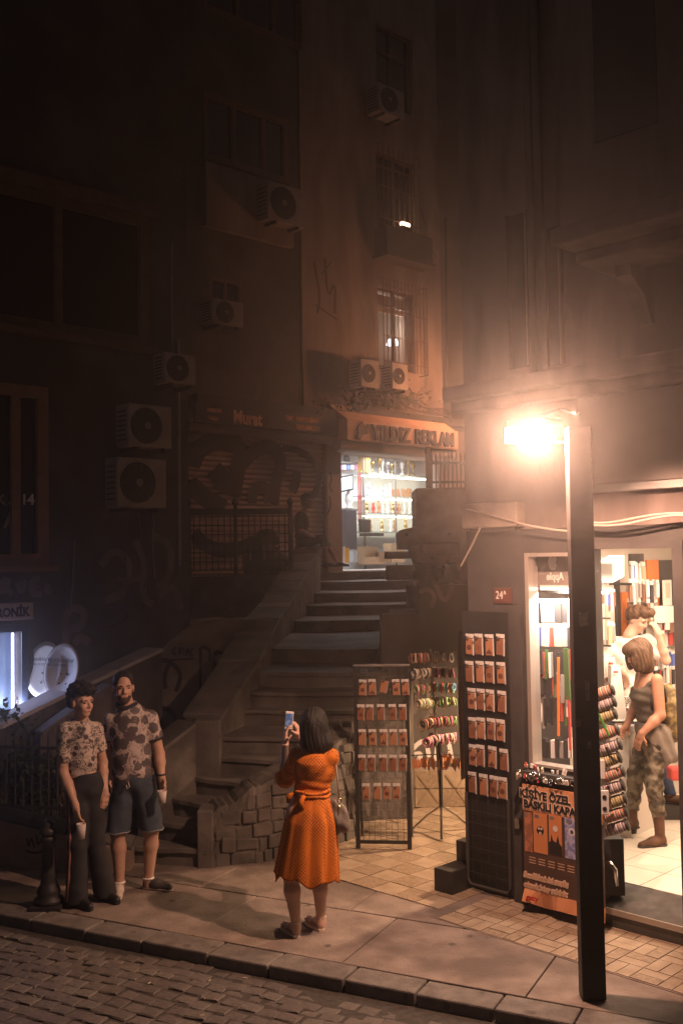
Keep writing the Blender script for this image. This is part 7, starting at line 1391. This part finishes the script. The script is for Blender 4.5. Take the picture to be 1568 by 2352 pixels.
def man_right():
    t = person('bearded man in a grey rose print polo shirt and denim shorts beside the young man', P(302, 2048, 0)); L0 = t.location
    hc = V3(-.055, 0, 1.685); S = SDF((-.34, -.34, -.02), (.42, .30, 1.86), .0065); T, a = head(S, hc, .30, .02, 0, 1.04); S.cap(hc + V3(0, .025, -.07), (-.03, .03, 1.52), .055, .062, .03)
    hipc = V3(.02, .02, .93); S.ell((.0, .03, 1.33), (.17, .11, .2), .04); S.ell((.01, .02, 1.12), (.15, .105, .16), .05); S.ell(hipc, (.145, .11, .13), .05)
    sh, el, wr = V3(.165, .02, 1.43), V3(.235, .03, 1.12), V3(.265, -.05, .955); arm(S, sh, el, wr, (.054, .044, .042, .029)); hand(S, wr, (.16, -.15, -1), (-.5, -.5, .1), -1, .65, 1.08)
    sh2, el2, wr2 = V3(-.165, .03, 1.42), V3(-.20, .07, 1.12), V3(-.15, .0, .95); arm(S, sh2, el2, wr2, (.054, .044, .042, .029)); hand(S, wr2, (.1, -.1, -1), (.5, -.3, 0), 1, .5, 1.05)
    kl, al = V3(-.105, -.03, .50), V3(-.09, -.04, .085); kr, ar_ = V3(.165, .03, .50), V3(.13, .06, .085); leg(S, hipc + V3(-.075, 0, -.04), kl, al, (.092, .062, .06, .038)); leg(S, hipc + V3(.08, .0, -.04), kr, ar_, (.092, .062, .06, .038))
    for an in (al, ar_): S.cap(an, an + V3(0, 0, -.05), .04, .036, .02)
    S.build('body', SKIN, t); face_bits(T, a, t, 1.04)
    H = SDF((-.22, -.2, 1.52), (.12, .2, 1.88), .006); H.ell(hc + a @ V3(0, .018, .052), (.086, .098, .088), 0, a); H.warp(lambda x, y, z: .003 * np.sin(x * 170 + z * 60) * np.sin(y * 150)); B_ = SDF((-.22, -.2, 1.52), (.12, .2, 1.88), .006); B_.ell(hc + a @ V3(0, -.085, .035), (.060, .062, .070), 0, a); B_.ell(hc + a @ V3(0, -.09, -.02), (.066, .060, .08), 0, a); B_.ell(hc + a @ V3(.075, -.02, -.06), (.03, .05, .07), .0, a); B_.ell(hc + a @ V3(-.075, -.02, -.06), (.03, .05, .07), 0, a); H.sub(B_); H.cut((0, 0, -1), hc + V3(0, 0, -.055)); H.build('hair', HAIR, t)
    Bd = SDF((-.22, -.2, 1.50), (.12, .2, 1.75), .0055); Bd.ell(hc + a @ V3(0, -.026, -.062), (.061, .07, .064), 0, a); Bd.ell(hc + a @ V3(0, -.058, -.098), (.032, .03, .028), .03, a); Bd.cut(a @ V3(0, .7, 1), hc + a @ V3(0, -.06, -.044)); B2 = SDF((-.22, -.2, 1.50), (.12, .2, 1.75), .0055); B2.ell(hc + a @ V3(0, -.098, -.060), (.024, .02, .010), 0, a); Bd.sub(B2); Bd.build('beard', M('beard_hair', (.045, .03, .022), (.08, .052, .038), 90, .8), t)
    SH = dots('rose_print_shirt', (.50, .41, .37), (.10, .08, .08), 11.5, .74, mode='rose'); d = SDF((-.36, -.26, .82), (.40, .32, 1.62), .0065); g = .016
    d.ell((.0, .03, 1.33), (.17, .11, .2), .04, None, g); d.ell((.01, .02, 1.12), (.158, .11, .17), .05, None, g); d.ell((.015, .02, .97), (.155, .112, .13), .05, None, g); d.cap(sh - V3(.01, 0, .015), sh2 - V3(-.01, 0, .015), .055, .055, .04, 1, .006); d.cap((.0, .03, 1.44), (-.03, .03, 1.55), .11, .06, .05); d.cap((-.02, .03, 1.52), (-.035, .03, 1.56), .075, .066, .03)
    for s_, e_ in ((sh, el), (sh2, el2)): d.cap(s_, s_ + (e_ - s_) * .62, .062, .068, .03)
    d.cut((.05, -.35, 1), (-.035, .0, 1.545)); d.cut((0, 0, -1), (0, 0, .905)); d.warp(lambda x, y, z: .005 * np.sin(z * 40 + x * 22) * np.clip((1.2 - z) / .2, 0, 1)); G = np.ix_(*d.ax)
    for s_, e_, q in ((sh, el, 1), (sh2, el2, -1)):
        n_ = (e_ - s_) / np.linalg.norm(e_ - s_); c_ = s_ + (e_ - s_) * .58; dist = (G[0] - c_[0]) * n_[0] + (G[1] - c_[1]) * n_[1] + (G[2] - c_[2]) * n_[2]; near = (((G[0] - e_[0]) ** 2 + (G[1] - e_[1]) ** 2) < .11 ** 2) & (G[0] * q > .168); d.f = np.where(near & (G[2] < c_[2] + .05) & (G[2] > e_[2] - .05), np.maximum(d.f, dist), d.f).astype(np.float32)
    d.build('shirt', SH, t)
    mb = MB(); nk = V3(-.035, .025, 1.535)
    mb.tube([tuple(nk + V3(.080 * math.sin(q), -.078 * math.cos(q), .012 - .028 * math.cos(q) ** 3 * (1 if math.cos(q) > 0 else 0))) for q in [-2.9 + i * .29 for i in range(21)]], [.012 + .008 * abs(math.sin(i * .157 * 1.0)) for i in range(21)], 8); loc_build(mb, 'collar', M('navy_collar', (.02, .02, .026), rough=.8), t)
    for s_, e_ in ((sh, el), (sh2, el2)):
        n_ = (e_ - s_) / np.linalg.norm(e_ - s_); c_ = s_ + (e_ - s_) * .575; u_ = np.cross(n_, V3(0, 1, 0)); u_ /= np.linalg.norm(u_); v_ = np.cross(n_, u_); mb = MB(); mb.tube([tuple(c_ + (u_ * math.cos(q) + v_ * math.sin(q)) * .069) for q in [i * .3307 for i in range(20)]], .008, 6, cap=False); loc_build(mb, 'cuff', M('navy_collar', (.02, .02, .026)), t)
    DN = M('dark_denim', (.035, .045, .06), (.06, .075, .095), 60, .85); d = SDF((-.30, -.26, .40), (.40, .30, 1.02), .0065); d.ell(hipc, (.145, .11, .13), .05, None, .016)
    for hp, kn in ((hipc + V3(-.075, 0, -.04), kl), (hipc + V3(.08, 0, -.04), kr)): d.cap(hp, kn + V3(0, 0, .0), .104, .098, .03)
    d.cut((0, 0, -1), (0, 0, .50)).cut((0, 0, 1), (0, 0, .99)); d.warp(lambda x, y, z: .0016 * np.sin(z * 40 + x * 20) + .003 * np.sin(x * 45 + z * 9)); d.build('shorts', DN, t)
    HM = M('frayed_hem', (.20, .20, .21), rough=.9)
    for kn in (kl, kr): mb = MB(); c_ = kn + V3(.0, .0, .005); mb.tube([tuple(c_ + V3(.099 * math.cos(q), .099 * math.sin(q), .004 * math.sin(q * 5))) for q in [i * .2618 for i in range(25)]], .006, 6, cap=False); loc_build(mb, 'hem', HM, t)
    mb = MB(); mb.tube([(.005, -.125, .93), (.02, -.14, .89), (.0, -.14, .875), (-.01, -.13, .905)], .004, 6); loc_build(mb, 'drawstring', M('cord_pale', (.5, .42, .36)), t)
    mb = MB(); mb.tube([tuple(wr + V3(.031 * math.cos(q), .031 * math.sin(q), .015)) for q in [i * .5236 for i in range(13)]], .009, 6, cap=False); loc_build(mb, 'wristband', DARK, t)
    WS = M('pale_shoe', (.42, .34, .29), (.48, .39, .33), 10, .6); shoe(t, al + V3(-.02, .06, -.085), al + V3(.03, -.20, -.085), WS, WS); shoe(t, ar_ + V3(-.04, .03, -.085), ar_ + V3(.21, -.08, -.085), DARK, WS)
    for an in (al, ar_): mb = MB(); mb.tube([tuple(an + V3(.042 * math.cos(q), .042 * math.sin(q), .005)) for q in [i * .5236 for i in range(13)]], .010, 6, cap=False); loc_build(mb, 'sock', CARD, t)
    cup('pale paper cup held by the bearded man in shorts', L0 + Vector((.285, -.135, .755)), h=.10)
man_right()
# ---------------------------------------------------------------- seated boy on the parapet end
def seated():
    base = D(705, 1254, 18.45); t = person('dark figure of a boy sitting on the parapet at the top of the stairs', base); S = SDF((-.35, -.3, -.55), (.55, .3, 1.02), .009)
    hc = V3(.02, 0, .80); T, a = head(S, hc, 1.25, .1); S.cap(hc + V3(-.01, .01, -.06), (-.07, .02, .60), .045, .055, .03); S.ell((-.10, .02, .42), (.13, .13, .2), .04); S.ell((-.08, .02, .18), (.12, .13, .14), .05); S.ell((-.05, .02, .06), (.14, .15, .11), .05)
    for y in (-.09, .09):
        kn, an = V3(.30, y, .13), V3(.44 + y, y, -.30); S.cap((0, y, .08), kn, .085, .06, .03); S.cap(kn, an, .058, .038, .02); S.cap(an, an + V3(.14, 0, -.05), .035, .03, .02)
        sh, el, wr = V3(-.12, y * 1.9, .55), V3(-.10, y * 2.0, .28), V3(.10, y * 1.4, .16); arm(S, sh, el, wr); hand(S, wr, (1, 0, -.2), (0, 0, -1), 1 if y < 0 else -1, .4)
    S.build('body', SKIN, t); face_bits(T, a, t)
    H = SDF((-.2, -.2, .7), (.2, .2, 1.05), .008); H.ell(hc + V3(-.02, 0, .07), (.11, .10, .085), 0); H.ell(hc + V3(-.06, 0, .0), (.07, .085, .085), .03); H.warp(lambda x, y, z: .01 * np.sin(x * 90) * np.sin(y * 90) * np.sin(z * 90)); H.build('hair', HAIR, t)
    d = SDF((-.32, -.26, .02), (.3, .26, .72), .008); d.ell((-.10, .02, .42), (.13, .13, .2), .04, None, .015); d.ell((-.08, .02, .18), (.125, .135, .14), .05, None, .015)
    for y in (-.17, .17): d.cap((-.12, y, .55), (-.105, y * 1.08, .36), .064, .064, .03)
    d.cut((0, 0, 1), (0, 0, .64)).cut((0, 0, -1), (0, 0, .07)); d.build('shirt', M('dark_shirt', (.03, .028, .027), rough=.85), t)
    d = SDF((-.3, -.26, -.25), (.5, .26, .22), .008); d.ell((-.05, .02, .06), (.14, .15, .11), .05, None, .014)
    for y in (-.09, .09): d.cap((0, y, .08), (.30, y, .13), .095, .075, .03); d.cap((.30, y, .13), (.34 + y * .3, y, .0), .073, .07, .03)
    d.cut((0, 0, -1), (0, 0, -.02)); d.build('shorts', M('dark_shorts', (.035, .033, .033), rough=.85), t)
    for y in (-.09, .09): shoe(t, V3(.40 + y, y, -.385), V3(.66 + y, y, -.40), DARK, DARK)
seated()
# ---------------------------------------------------------------- woman in the phone shop
def shop_woman():
    t = person('woman with brown hair, grey tank top, camouflage trousers and ankle boots in the shop', P(1487, 1936, .22)); k = 1 / 263.0; L0 = t.location
    X = lambda u, v, y=0: V3((u - 1487) * k, y, (1937 - v) * k); hc = X(1474, 1506, 0); S = SDF((-.36, -.30, 0), (.32, .30, 1.82), .0065)
    T, a = head(S, hc, -1.15, .42); S.cap(hc + V3(.03, .03, -.05), X(1500, 1560, .03), .047, .056, .03)
    ch_ = X(1496, 1598, .02); hip_ = X(1507, 1690, .02); S.ell(ch_, (.115, .125, .17), .04); S.ell(ch_ + V3(-.075, -.05, -.02), (.055, .06, .06), .04); S.ell(ch_ + V3(-.07, .06, -.02), (.05, .05, .06), .04); S.ell(X(1500, 1648, .02), (.095, .11, .13), .05); S.ell(hip_, (.125, .14, .14), .05)
    sh, el, wr = X(1509, 1562, -.13), X(1511, 1640, -.17), X(1466, 1680, -.19); arm(S, sh, el, wr, (.052, .043, .042, .028)); hand(S, wr, (-.35, .05, -.75), (.6, .5, 0), 1, .6)
    sh2, el2, wr2 = X(1495, 1560, .16), X(1480, 1640, .2), X(1455, 1670, .1); arm(S, sh2, el2, wr2, (.05, .042, .04, .028)); hand(S, wr2, (-.4, -.2, -.5), (.4, -.5, 0), -1, .5)
    kf, af, kb, ab = X(1498, 1800, -.09), X(1509, 1908, -.09), X(1474, 1790, .12), X(1466, 1886, .16); leg(S, hip_ + V3(.0, -.08, -.05), kf, af, (.095, .065, .06, .038)); leg(S, hip_ + V3(-.02, .08, -.05), kb, ab, (.095, .065, .06, .038)); S.build('body', M('skin_tan', (.40, .185, .115), (.44, .21, .135), 40, .5), t); face_bits(T, a, t, 1, brow=HAIRB)
    H = SDF(hc - .26, hc + V3(.26, .26, .22), .006); H.ell(hc + V3(.03, .01, .045), (.11, .102, .10), 0); H.ell(hc + V3(.055, .0, -.05), (.085, .105, .11), .04); H.ell(hc + V3(.085, .02, -.12), (.06, .08, .06), .04); H.ell(hc + V3(-.035, -.085, -.05), (.04, .028, .10), .03); H.ell(hc + V3(.02, -.095, -.04), (.06, .03, .11), .03); H.ell(hc + V3(-.03, .10, -.05), (.045, .03, .1), .03)
    H.warp(lambda x, y, z: .0022 * np.sin(x * 190 + z * 45 + y * 120) + .003 * np.sin(x * 60 - z * 30 + y * 40)); H.ell(hc + a @ V3(0, -.035, .065), (.084, .084, .062), .02, a); B_ = SDF(hc - .26, hc + V3(.26, .26, .22), .006); B_.ell(hc + a @ V3(.0, -.11, -.062), (.064, .070, .074), 0, a); H.sub(B_); H.build('hair', HAIRB, t)
    d = SDF((-.24, -.26, .85), (.30, .28, 1.52), .0062); g = .012; d.ell(ch_, (.115, .125, .17), .04, None, g); d.ell(ch_ + V3(-.075, -.05, -.02), (.055, .06, .06), .04, None, g); d.ell(ch_ + V3(-.07, .06, -.02), (.05, .05, .06), .04, None, g); d.ell(X(1500, 1648, .02), (.098, .112, .15), .05, None, g); d.cut((-.7, .0, 1), X(1498, 1566)); d.cut((0, 0, -1), X(1500, 1690)); d.cut((0, -1, .65), (0, -.118, ch_[2] + .09)) ; d.warp(lambda x, y, z: .005 * np.sin(z * 75 + x * 15)); d.build('tank_top', M('olive_grey_cloth', (.10, .075, .058), (.14, .105, .082), 30, .85), t)
    CM = M('camouflage_cloth', (.075, .055, .038), (.19, .155, .11), 13, .85, lo=.42, hi=.5, detail=3, c3=(.035, .028, .022), s3=9); d = SDF((-.28, -.28, .10), (.28, .28, .98), .0065); d.ell(hip_, (.125, .14, .14), .05, None, .013)
    for hp, kn, an in ((hip_ + V3(0, -.08, -.05), kf, af), (hip_ + V3(-.02, .08, -.05), kb, ab)): d.cap(hp, kn, .103, .076, .03); d.cap(kn, an + V3(0, 0, .06), .074, .058, .03)
    d.cut((0, 0, -1), (0, 0, .25)); d.warp(lambda x, y, z: .006 * np.sin(z * 60 + x * 30 + y * 30)); d.build('trousers', CM, t)
    d = SDF((-.30, -.30, .55), (.34, .30, 1.04), .0065); d.ell(hip_ + V3(.01, 0, .04), (.145, .16, .13), .0, None, .012); d.cap(hip_ + V3(.06, -.12, .0), hip_ + V3(.10, -.13, -.17), .07, .075, .05); d.cap(hip_ + V3(-.04, -.14, .02), hip_ + V3(-.01, -.16, -.12), .05, .03, .04); d.cap(hip_ + V3(.1, .02, 0), hip_ + V3(.13, .02, -.19), .08, .075, .05); d.warp(lambda x, y, z: .008 * np.sin(x * 70 + z * 25 + y * 30)); d.cut((.35, 0, -1), hip_ + V3(.1, 0, -.24)); d.build('tied_jacket', M('grey_green_cloth', (.17, .135, .11), (.22, .18, .145), 12, .9), t)
    BTM = M('brown_suede', (.085, .042, .025), (.13, .068, .04), 14, .8)
    for an, tx_ in ((af, V3(-.19, -.05, 0)), (ab, V3(-.18, -.03, 0))):
        hl = V3(an[0] + .035, an[1], 0); b = shoe(t, hl + V3(0, 0, an[2] - .11), hl + tx_ * 1.25 + V3(0, 0, an[2] - .125), BTM, DARK, .09, .045, 'boot', .17); mb = MB(); mb.lathe([(.026, 0), (.03, .05)], tuple(hl + V3(-.03, 0, an[2] - .155 + .0)), 10); loc_build(mb, 'heel', DARK, b)
    bp_ = thing('backpack', 'olive patterned backpack worn by the woman in the shop', 'backpack', L0 + Vector(X(1536, 1705, .0))); S = SDF((-.14, -.2, -.02), (.18, .2, .56), .0065); S.ell((.03, 0, .24), (.095, .14, .25), 0); S.ell((.05, 0, .14), (.085, .13, .15), .05); S.warp(lambda x, y, z: .006 * np.sin(z * 45 + y * 35) + .004 * np.sin(y * 70)); S.build('sack', M('olive_pattern', (.22, .16, .06), (.10, .07, .035), 22, .8, lo=.45, hi=.55), bp_)
    mb = MB(); o_ = X(1536, 1705, .0)
    for y in (-.12, .12): mb.tube([tuple(q - o_) for q in (X(1535, 1650, y + .02), X(1528, 1585, y + .01), X(1512, 1553, y), X(1492, 1580, y - .03 * np.sign(y)), X(1496, 1630, y * 1.0))], .010, 6)
    loc_build(mb, 'strap', DARK, bp_)
shop_woman()
def shop_man():
    d0 = 9.9; t = person('young man in a white t-shirt rubbing his face behind the shop counter', D(1467, 1852, d0)); k = d0 / FPX; L0 = t.location; X = lambda u, v, y=0: V3((u - 1467) * k, y, (1852 - v) * k)
    hc = X(1478, 1430); S = SDF((-.46, -.30, 0), (.42, .30, 2.0), .0068); T, a = head(S, hc, .75, .45); S.cap(hc + V3(-.03, .02, -.05), X(1458, 1466, .02), .05, .062, .03)
    ch_ = X(1452, 1520, .03); S.ell(ch_, (.17, .11, .2), .04); S.ell(X(1455, 1590, .03), (.14, .10, .18), .05); S.ell(X(1462, 1645, .03), (.135, .105, .13), .05)
    sh, el, wr = X(1416, 1482, .02), X(1388, 1520, -.05), X(1428, 1540, -.12); arm(S, sh, el, wr, (.052, .043, .04, .028)); hand(S, wr, (.35, -.2, -.85), (0, -.3, -.5), 1, .35, 1.1)
    sh2, el2, wr2 = X(1496, 1482, .02), X(1532, 1522, -.08), X(1512, 1462, -.14); arm(S, sh2, el2, wr2, (.052, .043, .04, .028)); hand(S, wr2, (-.3, .0, .9), (-.5, .5, .3), -1, .9, 1.0)
    kl, al, kr, ar_ = X(1450, 1750, 0), X(1448, 1838, .0), X(1520, 1745, .06), X(1545, 1832, .08); leg(S, X(1450, 1660, .03), kl, al); leg(S, X(1480, 1660, .03), kr, ar_); S.build('body', SKIN_P, t); face_bits(T, a, t, brow=HAIRB)
    H = SDF(hc - .22, hc + .24, .006); H.ell(hc + V3(-.01, .01, .06), (.10, .105, .085), 0); H.ell(hc + a @ V3(0, -.05, .10), (.085, .065, .05), .03); H.ell(hc + a @ V3(0, .06, .01), (.08, .05, .07), .03); H.warp(lambda x, y, z: .009 * np.sin(x * 80 + 20 * z) * np.sin(y * 60 + 1) + .002 * np.sin(x * 190 + z * 90 + y * 60)); B_ = SDF(hc - .22, hc + .24, .006); B_.ell(hc + a @ V3(0, -.088, -.03), (.072, .065, .075), 0, a); H.sub(B_); H.build('hair', HAIRB, t)
    d = SDF((-.40, -.28, .85), (.36, .30, 1.75), .0065); d.ell(ch_, (.17, .11, .2), .04, None, .015); d.ell(X(1455, 1590, .03), (.15, .108, .18), .05, None, .015); d.cap(sh, sh2, .06, .06, .04, 1, .01); d.cap(sh, sh + (el - sh) * .75, .07, .075, .03); d.cap(sh2, sh2 + (el2 - sh2) * .55, .07, .075, .03); d.cut((-.15, -.25, 1), X(1458, 1468)); d.cut((0, 0, -1), X(1458, 1625)); d.warp(lambda x, y, z: .006 * np.sin(z * 38 + x * 35)); d.build('t_shirt', M('white_cotton', (.74, .70, .65), rough=.85), t)
    d = SDF((-.24, -.26, .05), (.44, .32, 1.05), .007); d.ell(X(1462, 1645, .03), (.135, .105, .13), .05, None, .014)
    for hp, kn, an in ((X(1450, 1660, .03), kl, al), (X(1480, 1660, .03), kr, ar_)): d.cap(hp, kn, .095, .072, .03); d.cap(kn, an, .07, .055, .03)
    d.cut((0, 0, -1), (0, 0, .09)); d.build('jeans', M('blue_jeans', (.03, .045, .09), (.05, .07, .13), 50, .85), t)
    for an in (al, ar_): shoe(t, V3(an[0] - .05, an[1] + .03, -.0), V3(an[0] + .17, an[1] - .1, -.0), M('brown_suede', (.15, .075, .042)), DARK)
    pf = MB(); pf.box(L0.x - .2, L0.x + .62, d0 - .12, d0 + .3, .221, L0.z - .002); tag(pf.build('low_platform', DARK), 'low dark wooden platform on the shop floor behind the counter', 'platform')
shop_man()
# ================================================================ HAZE, added to imitate lens glow round the lamp
hz_ = MB(); hz_.box(-14, 14, -1.5, 31, -1.2, 19.6)
hm = bpy.data.materials.new('lens_glow_haze'); hm.use_nodes = True; nt = hm.node_tree; nt.nodes.clear()
out = nt.nodes.new('ShaderNodeOutputMaterial'); pv = nt.nodes.new('ShaderNodeVolumePrincipled')
pv.inputs['Color'].default_value = (.96, .90, .87, 1); pv.inputs['Density'].default_value = HAZE; pv.inputs['Anisotropy'].default_value = .88
nt.links.new(pv.outputs[0], out.inputs['Volume'])
ho = hz_.build('haze', hm); ho['kind'] = 'stuff'; ho['label'] = 'thin haze added to imitate lens glow round the flood light'; ho.display_type = 'WIRE'
